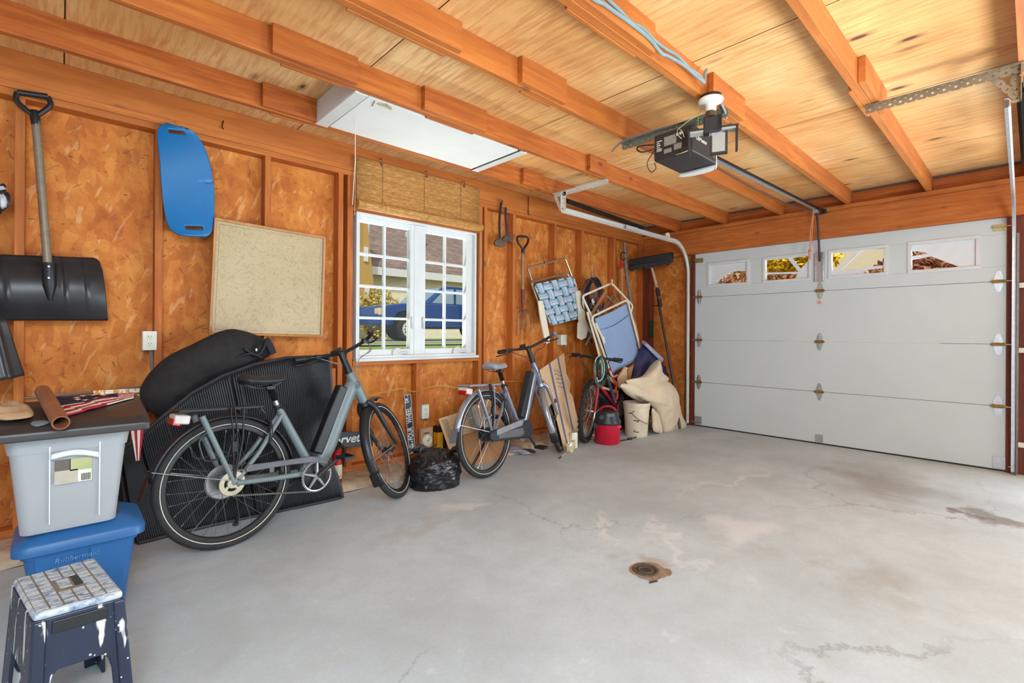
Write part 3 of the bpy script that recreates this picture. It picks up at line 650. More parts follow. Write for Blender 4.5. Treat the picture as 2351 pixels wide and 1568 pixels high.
def lring(z, g, r=.05):
    P = []
    for sx, sy, a0 in ((1, 1, 0), (-1, 1, pi/2), (-1, -1, pi), (1, -1, 3*pi/2)):
        for i in range(6): a = a0+pi/2*i/5; P.append(Vector((cx+sx*(hx+g-r)+r*cos(a), cy+sy*(hy+g-r)+r*sin(a), z)))
    return P
R = [lring(.305, -.002), lring(.305, .006), lring(.335, .006), lring(.345, 0), lring(.375, -.05), lring(.382, -.065), lring(.372, -.08), lring(.372, -.15, .03)]; V = [p for r in R for p in r]; k = 24; Fc = []
for j in range(len(R)-1):
    for i in range(k): Fc.append((j*k+i, j*k+(i+1) % k, (j+1)*k+(i+1) % k, (j+1)*k+i))
Fc.append(tuple((len(R)-1)*k+i for i in range(k))); Fc.append(tuple(range(k-1, -1, -1)))
b.add(V, Fc); b.build('lid', BLUE, to)
for x in (-.01, .145):
    b = MB(); b.prism([(x-.05, ty0+.028, .06), (x+.05, ty0+.028, .06), (x+.055, ty0+.004, .29), (x-.055, ty0+.004, .29)], (0, -.006, 0)); b.build('raised_panel', BLUE, to, smooth=0, bevel=.004)
text_mesh('worn_lettering', 'Rubbermaid', .026, M('worn_white_print', (92, 134, 176), .7, var=.4, scale=60), to, (.052, ty0-.001, .262), X_, Z_, shear=.15)
# clear bin
def clear_plastic():
    m = bpy.data.materials.new('milky_clear_plastic'); m.use_nodes = True; t = m.node_tree; t.nodes.clear(); N = t.nodes.new
    o = N('ShaderNodeOutputMaterial'); mx = N('ShaderNodeMixShader'); tr = N('ShaderNodeBsdfTransparent'); pb = N('ShaderNodeBsdfPrincipled'); mx2 = N('ShaderNodeMixShader'); tl = N('ShaderNodeBsdfTranslucent')
    tr.inputs[0].default_value = (.92, .93, .95, 1); pb.inputs['Base Color'].default_value = lin((214, 216, 218)); pb.inputs['Roughness'].default_value = .32; tl.inputs[0].default_value = lin((222, 224, 226))
    t.links.new(pb.outputs[0], mx2.inputs[1]); t.links.new(tl.outputs[0], mx2.inputs[2]); mx2.inputs[0].default_value = .35
    mx.inputs[0].default_value = .66; t.links.new(tr.outputs[0], mx.inputs[1]); t.links.new(mx2.outputs[0], mx.inputs[2]); t.links.new(mx.outputs[0], o.inputs[0]); return m
CLR = clear_plastic()
bz = .384
bn = tag(root('clear_bin', (.03, 2.6, bz)), 'milky clear plastic bin with a paper label sitting on the blue tote', 'bin')
bx0_, bx1_, by0, by1 = -.135, .198, 2.45, 2.82; bz1 = .735
tub('body', (bx0_, by0), (bx1_, by1), bz, bz1, CLR, bn, inset=.03, rim=.008)
RBP = M('rib_plastic', (222, 228, 232), .35)
for x in (-.025, .115):
    b = MB(); b.prism([(x-.0015, by0+.024, bz+.03), (x+.0015, by0+.024, bz+.03), (x+.002, by0-.002, bz1-.03), (x-.002, by0-.002, bz1-.03)], (0, -.004, 0)); b.build('rib', RBP, bn, smooth=0)
b = MB(); b.grid(lambda u, v: Vector((-.022+.134*u, by0-.006-.006*sin(pi*v), bz1-.080+.014*sin(pi*u)-.012*u+.022*v)), 12, 4); b.build('handle_lip', RBP, bn, solid=.003)
# paper label on the bin front
lx0, lx1, lz0, lz1 = -.012, .092, bz1-.175, bz1-.085
b = MB(); yl = by0+.006
PAP = M('label_paper', (216, 212, 196), .6); PGR = M('label_olive', (170, 172, 120), .6); PBR = M('label_brown', (96, 84, 76), .6); PTAN = M('label_tan', (176, 166, 150), .6)
for mi, (a, c, d, e) in enumerate(((.0, .42, .55, 1), (.40, 1, .5, 1), (.0, .62, 0, .55), (.62, 1, 0, .5))):
    b.mi = mi; b.box((lx0+(lx1-lx0)*a, yl-.003, lz0+(lz1-lz0)*d), (lx0+(lx1-lx0)*c, yl, lz0+(lz1-lz0)*e))
lb = b.build('paper_label', [PBR, PGR, PTAN, PAP], bn, smooth=0)
b = MB()
for i in range(9): b.box((lx1-.03+i*.003, yl-.004, lz0+.004), (lx1-.03+i*.003+(.0012 if i % 2 else .002), yl-.003, lz0+.03))
b.build('barcode', BLK, lb, smooth=0)
b = MB(); b.obox((.03, 2.56, bz+.175), (.085, 0, .018), (0, .012, 0), (-.003, 0, .010)); b.obox((.02, 2.58, bz+.13), (.10, 0, .03), (0, .012, 0), (-.004, 0, .012)); 
tag(b.build('wood_offcut', M('pale_wood', (214, 200, 164), .6)), 'pale wood offcuts lying inside the milky clear bin', 'wood pieces')
# curved dark cover on the bin, cardboard tube, flag, papers
CP = [(2.384, .742), (2.384, .770), (2.42, .789), (2.52, .803), (2.66, .824), (2.80, .838), (2.86, .785)]
def covz(y):
    for i in range(1, len(CP)-1):
        if y <= CP[i+1][0]: k = (y-CP[i][0])/(CP[i+1][0]-CP[i][0]); return CP[i][1]*(1-k)+CP[i+1][1]*k
    return .8
def lidshape(u, v):
    s = v*(len(CP)-1); i = min(len(CP)-2, int(s)); k = s-i
    return Vector((-.40+.665*u, CP[i][0]*(1-k)+CP[i+1][0]*k, CP[i][1]*(1-k)+CP[i+1][1]*k))
b = MB(); b.grid(lidshape, 20, 24)
tag(b.build('curved_cover', M('brown_black_plastic', (54, 50, 49), .38, var=.15, scale=8), solid=.006, subsurf=1), 'brown black curved plastic cover lying over the clear bin', 'cover')
tb0, tb1 = WY(98, 913, 2.72), WY(140, 988, 2.33)
b = MB(); ax = (tb1-tb0).normalized(); Lt = (tb1-tb0).length
b.lathe([(.021, 0), (.025, 0), (.025, Lt), (.021, Lt), (.021, .0)], tb0+Vector((0, 0, .026)), ax, 22, caps=False); tag(b.build('cardboard_tube', M('brown_cardboard_tube', (138, 84, 52), .7, var=.18), smooth=50), 'short brown cardboard tube lying on the folded flag', 'tube')
RED = M('flag_red', (168, 26, 48), .8); WHT = M('flag_white', (226, 212, 196), .8); NAV = M('flag_navy', (30, 26, 54), .8)
def flagpt(u, v):
    A, B_, C_, D = Vector((-.055, 2.81, 0)), Vector((.25, 2.80, 0)), Vector((.238, 2.69, 0)), Vector((-.02, 2.45, 0))
    p = A.lerp(B_, u).lerp(D.lerp(C_, u), v); s = .012*sin(u*9+v*4)*sin(pi*v)+.006*noise.noise(Vector((u*6, v*6, 2)))
    return Vector((p.x, p.y, covz(p.y)+.010+max(0, s)*.6))   # the cloth lies on the cover
fl = tag(root('folded_flag', flagpt(.5, .5)), 'folded flag with white stars on navy and red stripes lying on the dark cover', 'flag')
b = MB(); nu, nv = 30, 24
def mi_of(i, j):
    u = (i+.5)/nu; v = (j+.5)/nv
    if v < .55 and u < .80: return 2
    k = int((v*1.0+u*.18)*11); return 0 if k % 2 else 1
base = len(b.v); b.grid(flagpt, nu, nv)
for f in range(len(b.f)): b.m[f] = mi_of(f % nu, f//nu)
b.build('cloth', [RED, WHT, NAV], fl, solid=.004)
b = MB()
for k in range(9):
    a = 2*pi*k/9; u0, v0 = .50+.17*cos(a), .29+.20*sin(a); P = []
    for q in range(10):
        rr = (1 if q % 2 == 0 else .42); a2 = 2*pi*q/10+.3
        P.append(flagpt(u0+.048*rr*cos(a2), v0+.075*rr*sin(a2))+Vector((0, -.002, .0055)))
    c0 = flagpt(u0, v0)+Vector((0, -.002, .0058)); b.add([c0]+P, [(0, 1+q, 1+(q+1) % 10) for q in range(10)])
b.build('star', WHT, fl, smooth=0)
b = MB(); T0 = WY(306, 1000, 2.74)
for k, mm in enumerate((1, 0, 1, 0)):
    b.mi = mm; w0, w1 = k/4, (k+1)/4
    A = WY(300+30*w0, 985, 2.82); B_ = WY(300+30*w1, 985, 2.82); T = WY(314, 1058, 2.82); b.prism([A, B_, T+Vector((.004*k, 0, 0)), T+Vector((.004*k-.003, 0, 0))], (0, .008*(1+k % 2), 0))
b.build('hanging_corner', [RED, WHT], fl, smooth=0)
b = MB(); b.puff([Vector((x, y, covz(y)+.018)) for x, y in ((-.20, 2.55), (-.15, 2.70), (-.11, 2.68), (-.075, 2.58), (-.075, 2.48), (-.14, 2.47))], (0, -.1, 1), .022, .3, nz=.012, nf=24); tag(b.build('crumpled_paper', M('tan_paper', (190, 156, 120), .7, var=.25)), 'crumpled tan paper bag lying left of the cardboard tube', 'paper')
b = MB(); b.puff([Vector((x, y, covz(y)+.008)) for x, y in ((-.075, 2.44), (-.04, 2.445), (-.025, 2.42), (-.06, 2.405))], (0, -.1, 1), .008, .5); tag(b.build('grey_rag', M('grey_rag_cloth', (104, 108, 118), .7)), 'small grey rag on the dark cover left of the tube', 'rag')
# step stool
SZ = .375
cor = [FZ(75, 1412, SZ), FZ(283, 1356, SZ), FZ(217, 1279, SZ), FZ(30, 1330, SZ)]
cst = sum(cor, Vector())/4
st = tag(root('step_stool', (cst.x, cst.y, 0)), 'navy folding step stool splattered with white paint in the foreground', 'stool')
def paint_spots(name, base, amt):
    t = NT(name); v = t.coord((1, 1, 1)); c = t.ramp(t.noise(v, 9, 3), [(.3, base), (.7, tuple(min(255, int(x*1.25)) for x in base))])
    vo = t.n('ShaderNodeTexVoronoi', {'Vector': v, 'Scale': 62.0}).outputs['Distance']
    sel = t.noise(v, 26, 2); dots = t.mix(t.ramp(sel, [(.52, G0), (.55, G1)]), G0, t.ramp(vo, [(.16, G1), (.22, G0)]))
    dr_ = t.ramp(t.noise(t.coord((1, 1, .22)), 24, 3, .5), [(.66-.06*amt, G0), (.69-.06*amt, G1)])
    c = t.mix(dots, c, lin((206, 200, 192))); c = t.mix(dr_, c, lin((206, 204, 200)))
    t.set(Base_Color=c, Roughness=.42); return t.m
NAVY = paint_spots('paint_splattered_navy', (28, 34, 54), 1.2)
def toppaint():
    t = NT('paint_smeared_top'); v = t.coord((1, 1, 1)); n = t.noise(t.coord((1, 2.4, 1), rot=(0, 0, .25)), 26, 6, .7, .5)
    t.set(Base_Color=t.ramp(n, [(.32, (64, 80, 112)), (.42, (132, 146, 166)), (.52, (186, 192, 198)), (.72, (208, 206, 198))]), Roughness=.5); t.bump(n, .3, .003); return t.m
TOPM = toppaint()
lp = lambda u, v: cor[0].lerp(cor[1], u).lerp(cor[3].lerp(cor[2], u), v)
b = MB()
b.prism([lp(0, 0), lp(1, 0), lp(1, 1), lp(0, 1)], (0, 0, -.022)); tp = b.build('top', TOPM, st, smooth=0, bevel=.008)
b = MB(); b.prism([lp(.035, .035)+Vector((0, 0, .0004)), lp(.965, .035)+Vector((0, 0, .0004)), lp(.965, .965)+Vector((0, 0, .0004)), lp(.035, .965)+Vector((0, 0, .0004))], (0, 0, .0006)); b.build('groove_floor', M('grimy_groove', (128, 116, 98), .7, var=.3, scale=60), tp, smooth=0)
b = MB()
for i in range(6):
    for j in range(9):
        if i in (2, 3) and j in (3, 4, 5): continue
        u0, u1, v0, v1 = .03+.94*i/6+.012, .03+.94*(i+1)/6-.012, .03+.94*j/9+.011, .03+.94*(j+1)/9-.011
        b.prism([lp(u0, v0), lp(u1, v0), lp(u1, v1), lp(u0, v1)], (0, 0, .0028))
b.prism([lp(.40, .42), lp(.54, .42), lp(.54, .66), lp(.40, .66)], (0, 0, .0028)); b.build('tread_pad', TOPM, tp, smooth=0)
b = MB(); b.prism([lp(.57, .40), lp(.69, .40), lp(.69, .66), lp(.57, .66)], (0, 0, .0012)); b.build('hand_slot', BLK, tp, smooth=0)
ex = (cor[1]-cor[0]).normalized(); ey = (cor[3]-cor[0]).normalized()
def splay(p, z, k):
    q = p-Vector((cst.x, cst.y, 0)); f = 1+k*(SZ-z); return Vector((cst.x+q.x*f, cst.y+q.y*f, z))
ks = .62
for sg, (A, B_) in (('front', (cor[0], cor[1])), ('back', (cor[3], cor[2]))):
    inw = (cst-(A+B_)/2); inw.z = 0; inw.normalize()
    def sp(u, z): 
        p = A.lerp(B_, u); return splay(p, z, ks)
    z1 = SZ-.02; za = .215
    P = [sp(.0, 0), sp(.17, 0), sp(.19, .17), sp(.22, .20), sp(.27, za), sp(.73, za), sp(.78, .20), sp(.81, .17), sp(.83, 0), sp(1, 0), sp(1, z1), sp(0, z1)]
    b = MB(); b.prism(P, inw*.012); b.build('leg_panel', NAVY, st, smooth=0, bevel=.003)
    for u in (0, 1):
        b = MB(); s_ = 1 if u == 0 else -1; e = (B_-A).normalized()*s_
        b.prism([sp(u, 0), sp(u, 0)+e*.03, sp(u, z1)+e*.026, sp(u, z1)], -inw*.012); b.build('leg', NAVY, st, smooth=0, bevel=.004)
    if sg == 'front':
        b = MB(); b.prism([sp(.2, SZ-.03), sp(.8, SZ-.03), sp(.8, SZ-.062), sp(.2, SZ-.062)], -inw*.006); b.build('grip_lip', BLK, st, smooth=0, bevel=.002)
for A, B_ in ((cor[1], cor[2]), (cor[0], cor[3])):
    inw = (cst-(A+B_)/2); inw.z = 0; inw.normalize(); sp = lambda u, z: splay(A.lerp(B_, u), z, ks)
    b = MB(); b.prism([sp(.0, 0), sp(.2, 0), sp(.26, .19), sp(.74, .19), sp(.8, 0), sp(1, 0), sp(1, SZ-.02), sp(0, SZ-.02)], inw*.010); b.build('folding_side', NAVY, st, smooth=0, bevel=.003)
# ------------------------------------------------------------------ bicycles
def rubber(name, c): 
    t = NT(name); v = t.coord((1, 1, 1)); t.set(Base_Color=t.ramp(t.noise(v, 18, 4), [(.3, c), (.7, tuple(int(x*1.35)+4 for x in c))]), Roughness=.78); t.bump(t.noise(v, 160, 2), .25, .003); return t.m
TYRE = rubber('tyre_rubber', (30, 29, 31)); REFL = M('reflective_band', (214, 206, 186), .35); SPK = M('spoke_steel', (150, 150, 150), .3, .8); RIMB = M('black_rim', (30, 30, 33), .35)
ALLOY = M('alloy', (186, 186, 188), .3, .85); SADM = M('saddle_black', (36, 36, 40), .5, var=.2); CREAM = M('sprocket_cream', (196, 186, 160), .4, .4); LAMPR = M('red_lens', (176, 20, 24), .2, var=.05); LAMPW = M('lamp_housing', (206, 200, 192), .3)
CHAIN = M('chain_steel', (120, 116, 108), .4, .8); DKM = M('dark_bike_metal', (46, 46, 50), .38, .35)
def wheel(parent, name, c, ax, Rw, tw=.022, hubr=.022, hubw=.05, tyre=TYRE, rim=RIMB, band=True, nsp=28, rimr=None, knobs=False, spokes=SPK, disc=None):
    c = Vector(c); ax = Vector(ax).normalized(); u = Vector((0, 0, 1)); u = (u-ax*u.dot(ax)).normalized(); v = ax.cross(u)
    circ = lambda r, n, off=0: [c+ax*off+u*(cos(2*pi*i/n)*r)+v*(sin(2*pi*i/n)*r) for i in range(n)]
    b = MB(); b.tube(circ(Rw-tw, 64), tw, 12, closed=True)
    if knobs:
        for i in range(64):
            a = 2*pi*i/64; d = u*cos(a)+v*sin(a); tt = v*cos(a)-u*sin(a)
            for o_ in ((-.013, .013) if i % 2 else (-.004, .004, -.024, .024)): b.obox(c+d*(Rw-tw*.02-abs(o_)*.35)+ax*o_, d*.005, tt*.008, ax*.005)
    w = b.build('wheel', tyre, parent)
    if band:
        b = MB(); b.tube(circ(Rw-tw*1.55, 64, tw*.80), .0028, 5, closed=True); b.build('reflective_band', REFL, w); b = MB(); b.tube(circ(Rw-tw*1.55, 64, -tw*.80), .0028, 5, closed=True); b.build('reflective_band', REFL, w)
    rr = rimr or Rw-2*tw-.006
    b = MB(); V = []; pr = [(rr+.012, -.011), (rr+.012, .011), (rr-.008, .010), (rr-.014, .004), (rr-.014, -.004), (rr-.008, -.010)]; n = 64; Fc = []
    for i in range(n):
        a = 2*pi*i/n
        for r_, o_ in pr: V.append(c+ax*o_+u*(cos(a)*r_)+v*(sin(a)*r_))
    for i in range(n):
        for k in range(6): Fc.append((i*6+k, i*6+(k+1) % 6, ((i+1) % n)*6+(k+1) % 6, ((i+1) % n)*6+k))
    b.add(V, Fc); b.build('rim', rim, w)
    b = MB()
    for i in range(nsp):
        a = 2*pi*i/nsp; s = 1 if i % 2 else -1; a2 = a+(.9 if (i//2) % 2 else -.9)
        b.tube([c+ax*(hubw*.42*s)+u*(cos(a2)*hubr*1.1)+v*(sin(a2)*hubr*1.1), c+u*(cos(a)*(rr-.012))+v*(sin(a)*(rr-.012))], .0013, 4)
        b.tube([c+u*(cos(a)*(rr-.012))+v*(sin(a)*(rr-.012)), c+u*(cos(a)*(rr-.028))+v*(sin(a)*(rr-.028))], .0022, 5)
    so = b.build('spokes', spokes, w)
    b = MB(); b.lathe([(.006, -hubw*1.0), (.010, -hubw*.95), (hubr*.7, -hubw*.55), (hubr*1.25, -hubw*.45), (hubr*1.25, -hubw*.38), (hubr*.75, -hubw*.3), (hubr*.75, hubw*.3), (hubr*1.25, hubw*.38), (hubr*1.25, hubw*.45), (hubr*.7, hubw*.55), (.010, hubw*.95), (.006, hubw)], c, ax, 20); b.build('hub', ALLOY if not band else DKM, w)
    if disc:
        b = MB(); b.tube(circ(disc, 30, hubw*.75), .0035, 4, closed=True)
        for i in range(6): a = 2*pi*i/6; b.tube([c+ax*hubw*.75+u*(cos(a)*.02)+v*(sin(a)*.02), c+ax*hubw*.75+u*(cos(a+.4)*disc)+v*(sin(a+.4)*disc)], .003, 4)
        b.build('brake_disc', ALLOY, w)
    return w
def bspline_tube(b, pts, rad, n=10, sub=5, flat=None):
    P = smoothpath(pts, sub); k = len(P); R = []
    for i in range(k):
        f = i/(k-1)*(len(rad)-1); j = min(len(rad)-2, int(f)); R.append(rad[j]*(1-(f-j))+rad[j+1]*(f-j))
    b.tube(P, R, n, flat=flat); return b
def ebike(rt, frame, metal, steer, closed_case, saddle_m, guard_light, Rw=.337, lean=4.5):
    L = Matrix.Rotation(radians(-lean), 3, 'X')             # leans towards the wall (left side)
    V3 = lambda x, y, z: L @ Vector((x, y, z))
    HT, HB = Vector((.80, 0, .86)), Vector((.885, 0, .69)); hax = (HT-HB).normalized()
    Q = Matrix.Rotation(steer, 3, hax)
    S3 = lambda x, y, z: L @ (HB + Q @ (Vector((x, y, z))-HB))
    RH = (.055, .345); BB = (.515, .275)
    fh = Vector((1.10, 0, .345))
    # keep the turned front wheel on the ground
    wheel(rt, 'wheel', V3(RH[0], 0, Rw), L @ Vector((0, 1, 0)), Rw, hubr=.045, hubw=.062)
    axl = L @ (Q @ Vector((0, 1, 0))); cfh = S3(*fh); cfh.z = Rw*sqrt(max(0, 1-axl.z**2))+.0
    wheel(rt, 'wheel', cfh, axl, Rw, hubr=.022, disc=.085)
    # frame: seat tube, down tube, stays in one welded mesh
    b = MB()
    b.tube([V3(BB[0]+.01, 0, .30), V3(.335, 0, .69)], [.026, .022], 14)
    bspline_tube(b, [V3(.46, 0, .335), V3(.56, 0, .335), V3(.635, 0, .42), V3(.72, 0, .60), V3(.80, 0, .765), V3(.83, 0, .80)], [.030, .040, .046, .046, .05, .034], 14, flat=.72)
    b.tube([V3(.893, 0, .675), V3(.862, 0, .74), V3(.835, 0, .79), V3(.795, 0, .87)], [.030, .034, .036, .024], 14)
    b.ball(V3(.52, 0, .30), (.075, .05, .062), 18, 12)
    for s in (-1, 1):
        b.tube([V3(.345, s*.018, .655), V3(.20, s*.05, .47), V3(.085, s*.068, .352)], [.013, .012, .012], 10)
        b.tube([V3(.075, s*.068, .335), V3(.26, s*.06, .315), V3(.45, s*.04, .30)], [.015, .015, .017], 10)
        b.ball(V3(.065, s*.068, .342), (.024, .010, .020), 10, 8)
        b.tube([V3(-.075, s*.060, .70), V3(.0, s*.068, .50), V3(.058, s*.070, .352)], [.015, .014, .012], 10)
    fr_ = b.build('frame', frame, rt)
    b = MB(); n_ = L @ Vector((0, 1, 0)); 
    A, B_ = V3(.575, 0, .385), V3(.765, 0, .775); d = (B_-A).normalized(); pn = n_.cross(d); b.obox((A+B_)/2+pn*.028*(1 if pn.x < 0 else -1), d*((B_-A).length/2), pn*.030, n_*.032); b.build('battery', BLK, fr_, bevel=.008)
    b = MB(); b.tube([V3(.832+.012*cos(a_), -.040, .79+.024*sin(a_)) for a_ in [2*pi*i/18 for i in range(18)]], .0015, 4, closed=True); b.tube([V3(.832, -.040, .802), V3(.834, -.040, .785), V3(.828, -.040, .776)], .0014, 4); b.build('badge', DKM, fr_)
    # seat post, saddle
    b = MB(); b.tube([V3(.34, 0, .675), V3(.325, 0, .712)], .021, 12); b.tube([V3(.36, -.02, .69), V3(.33, -.035, .70)], .006, 6); b.build('seat_clamp', DKM, fr_)
    b = MB(); b.tube([V3(.336, 0, .69), V3(.312, 0, .745)], .0145, 12); sp = b.build('seat_post', ALLOY, rt)
    b = MB(); P = [V3(.318, 0, .74), V3(.285, 0, .82)]
    for i in range(9): t = i/8; b.lathe([(.017, 0), (.021, .004), (.017, .008)], P[0].lerp(P[1], t), P[1]-P[0], 14)
    b.build('bellows', BLK, sp)
    b = MB()
    def sad(u, v):
        x = .125+.265*u; w = .075*(1-sqrt(u))**.9*(1 if u > .02 else .7)+.020+.012*(1-u); e_ = max(.04, min(1, u*9+.0)**.5*min(1, (1-u)*9)**.5); w *= e_
        a = 2*pi*v; y = w*cos(a); h_ = .019*(1+.4*(1-u))*e_; z = .868+.012*(1-u)**2-.006*sin(pi*u)+h_*sin(a) + (-.012*e_*(1-u) if sin(a) < -.3 else 0) - .012*(cos(a)**2)
        return V3(x, y, z)
    b.grid(lambda v, u: sad(u, v), 24, 22, cu=True); sd = b.build('saddle', saddle_m, rt, smooth=70)
    b = MB()
    for s in (-1, 1): b.tube(smoothpath([V3(.145, s*.03, .845), V3(.21, s*.022, .818), V3(.30, s*.022, .822), V3(.36, s*.012, .852)], 4), .0035, 6)
    b.box(V3(.262, -.028, .806), V3(.305, .02, .828)); b.build('saddle_rail', DKM, sd)
    # rack
    b = MB(); 
    for y in (-.058, .058): b.tube([V3(-.175, y, .735), V3(.23, y*.8, .715)], .009, 8, flat=.8)
    for x in (-.165, -.03, .10, .215): b.tube([V3(x, -.058, .733-.05*(x+.17)), V3(x, .058, .733-.05*(x+.17))], .006, 6)
    for s in (-1, 1):
        b.tube([V3(.125, s*.06, .72), V3(.11, s*.07, .55), V3(.066, s*.075, .37)], .005, 6)
        b.tube([V3(.215, s*.03, .715), V3(.25, s*.02, .675)], .004, 6)
        b.tube(rounded([V3(-.045, s*.065, .63), V3(-.10, s*.07, .58), V3(-.075, s*.075, .47), V3(.08, s*.072, .485)], .03), .005, 6)
    rk = b.build('rack', DKM if not guard_light else metal, rt)
    b = MB()
    for x in (.055, .075): b.tube([V3(x, -.066, .73), V3(x+.005, -.082, .60), V3(x+.004, -.078, .48), V3(.06, -.074, .37)], .004, 6, flat=1.6)
    b.box(V3(.052, -.088, .50), V3(.074, -.074, .555)); b.build('bungee_strap', BLK, rk)
    b = MB(); b.obox(V3(-.155, 0, .695), (.035, 0, -.006), (0, .045, 0), (.004, 0, .022)); lh = b.build('tail_lamp', LAMPW, rt, bevel=.008)
    b = MB(); b.obox(V3(-.178, -.002, .683), (.020, 0, -.006), (0, .040, 0), (.004, 0, .016)); b.build('red_lens', LAMPR, lh, bevel=.006)
    # mudguards with stays
    def guard(name, fn, a0, a1, rg, hw, m, parent):
        b = MB(); n = 26
        b.grid(lambda u, v: fn(radians(a0+(a1-a0)*v), rg-.018*(2*u-1)**2, hw*(2*u-1)), 6, n); return b.build(name, m, parent, solid=.003)
    rg = Rw+.022
    g = guard('mudguard', lambda a, r, y: V3(RH[0]+r*cos(a), y, Rw+r*sin(a)), 8, 168, rg, .030, BLK if not guard_light else metal, rt)
    b = MB(); b.prism([V3(RH[0]+rg*cos(radians(166)), y, Rw+rg*sin(radians(166))) for y in (-.028, .028)]+[V3(RH[0]-rg*1.06, .034, Rw-.005), V3(RH[0]-rg*1.06, -.034, Rw-.005)], (0, 0, .004)); b.build('mud_flap', BLK if not guard_light else metal, g)
    b = MB()
    for s in (-1, 1): b.tube([V3(RH[0]+rg*cos(radians(160)), s*.032, Rw+rg*sin(radians(160))), V3(.06, s*.078, .35)], .0028, 6)
    b.build('guard_stay', ALLOY, g)
    ffn = lambda a, r, y: S3(1.10+r*cos(a), y, .345+r*sin(a))
    g2 = guard('mudguard', ffn, 78, 205, rg, .030, DKM if not guard_light else metal, rt)
    b = MB(); b.grid(lambda u, v: ffn(radians(203+14*v), rg+.012*v, .030*(2*u-1)*(1+.2*v)), 4, 4); b.build('mud_flap', BLK, g2, solid=.004)
    b = MB()
    for s in (-1, 1): b.tube([ffn(radians(190), rg, s*.034), S3(1.10, s*.06, .345)], .0028, 6)
    b.build('guard_stay', ALLOY, g2)
    # fork, stem, bar
    b = MB()
    b.tube([S3(.888, 0, .685), S3(.905, 0, .648)], [.026, .034], 12)
    for s in (-1, 1): bspline_tube(b, [S3(.898, s*.022, .665), S3(.925, s*.052, .62), S3(.99, s*.060, .50), S3(1.06, s*.062, .395), S3(1.10, s*.062, .345)], [.022, .020, .016, .013, .012], 10)
    fk = b.build('fork', DKM if not guard_light else metal, rt)
    b = MB()
    for q in range(3): b.lathe([(.025, 0), (.029, .006), (.025, .012)], S3(.888+.005*q, 0, .682-.014*q), L @ (-hax), 14)
    b.build('boot', BLK, fk)
    b = MB(); b.tube([S3(.80, 0, .86), S3(.79, 0, .90), S3(.765, 0, .97), S3(.765, 0, 1.0)], [.024, .021, .021, .024], 12); b.ball(S3(.772, 0, 1.002), (.034, .024, .022), 12, 8); stm = b.build('stem', BLK, rt)
    b = MB(); hb = [S3(.66, .245, 1.03), S3(.735, .21, 1.035), S3(.785, .14, 1.03), S3(.79, .04, 1.012), S3(.79, -.04, 1.012), S3(.785, -.16, 1.035), S3(.735, -.235, 1.05), S3(.64, -.275, 1.05)]
    b.tube(smoothpath(hb, 6), .0115, 10); bar = b.build('handlebar', DKM, rt)
    for s in (1, -1):
        b = MB(); a_, c_ = (S3(.735, .21, 1.035), S3(.635, .253, 1.03)) if s > 0 else (S3(.735, -.235, 1.05), S3(.628, -.28, 1.05)); b.tube([a_, a_.lerp(c_, .1), a_.lerp(c_, .9), c_], [.017, .019, .019, .016], 12); b.build('grip', BLK if not (guard_light and s < 0) else M('lit_side_grip', (110, 116, 132), .5), bar)  # right grip of the silver bike coloured paler as its lit side
        b = MB(); b.tube(smoothpath([S3(.785, s*.16, 1.03), S3(.79, s*.19, 1.015), S3(.765, s*.24, 1.01), S3(.69, s*.29, 1.005)], 4), .006, 6, flat=1.5); b.obox(S3(.775, s*.17, 1.033), (.020, 0, 0), (0, .014, 0), (0, 0, .015)); b.build('brake_lever', DKM, bar, bevel=.004)
    b = MB(); b.obox(S3(.80, .05, 1.038), L @ (Q @ Vector((.03, 0, .012))), L @ (Q @ Vector((0, .028, 0))), (-.004, 0, .010)); b.build('display', BLK, bar, bevel=.004)
    b = MB()
    for k, (s, x1) in enumerate(((1, .86), (1, .90), (-1, .87), (-1, .91))):
        b.tube(smoothpath([S3(.775, s*.18, 1.03), S3(.86+.02*k, s*.13, .99), S3(x1+.02, s*.03, .90+.02*k), S3(x1-.03, s*.012, .80)], 6), .0026, 5)
    b.build('cables', M('cable_housing', (58, 58, 60), .5) if guard_light else M('silver_cable', (150, 150, 148), .4, .4), bar)
    # front lamp bracket
    # drive: motor, chainring, cranks, pedals, chain and its guard
    b = MB(); b.lathe([(.062, -.030), (.070, -.024), (.070, .024), (.060, .030)], V3(BB[0], -.02, BB[1]), n_, 26); mo = b.build('motor', DKM if not guard_light else metal, rt)
    cc = V3(BB[0], -.070, BB[1])
    if not closed_case:
        b = MB(); b.tube([cc+Vector((cos(a)*.085, 0, sin(a)*.085)) for a in [2*pi*i/36 for i in range(36)]], .005, 5, closed=True)
        for i in range(44): a = 2*pi*i/44; b.obox(cc+Vector((cos(a)*.090, 0, sin(a)*.090)), Vector((cos(a)*.004, 0, sin(a)*.004)), (0, .0015, 0), Vector((-sin(a)*.003, 0, cos(a)*.003)))
        for i in range(5): a = 2*pi*i/5+.3; b.tube([cc, cc+Vector((cos(a)*.083, 0, sin(a)*.083))], [.012, .006], 6)
        b.build('chainring', ALLOY, rt)
        hc = V3(RH[0], -.066, Rw)
        b = MB(); b.lathe([(.040, -.004), (.062, -.004), (.064, 0), (.062, .004), (.040, .004), (.040, -.004)], hc, (0, 1, 0), 30, caps=False); b.lathe([(.001, -.008), (.024, -.008), (.026, 0), (.024, .004), (.001, .004)], hc, (0, 1, 0), 20, caps=False)
        for i in range(4): a = 2*pi*i/4+.5; b.tube([hc+Vector((cos(a)*.015, 0, sin(a)*.015)), hc+Vector((cos(a+.25)*.045, 0, sin(a+.25)*.045))], [.006, .010], 6, flat=.5)
        b.build('sprocket', CREAM, rt)
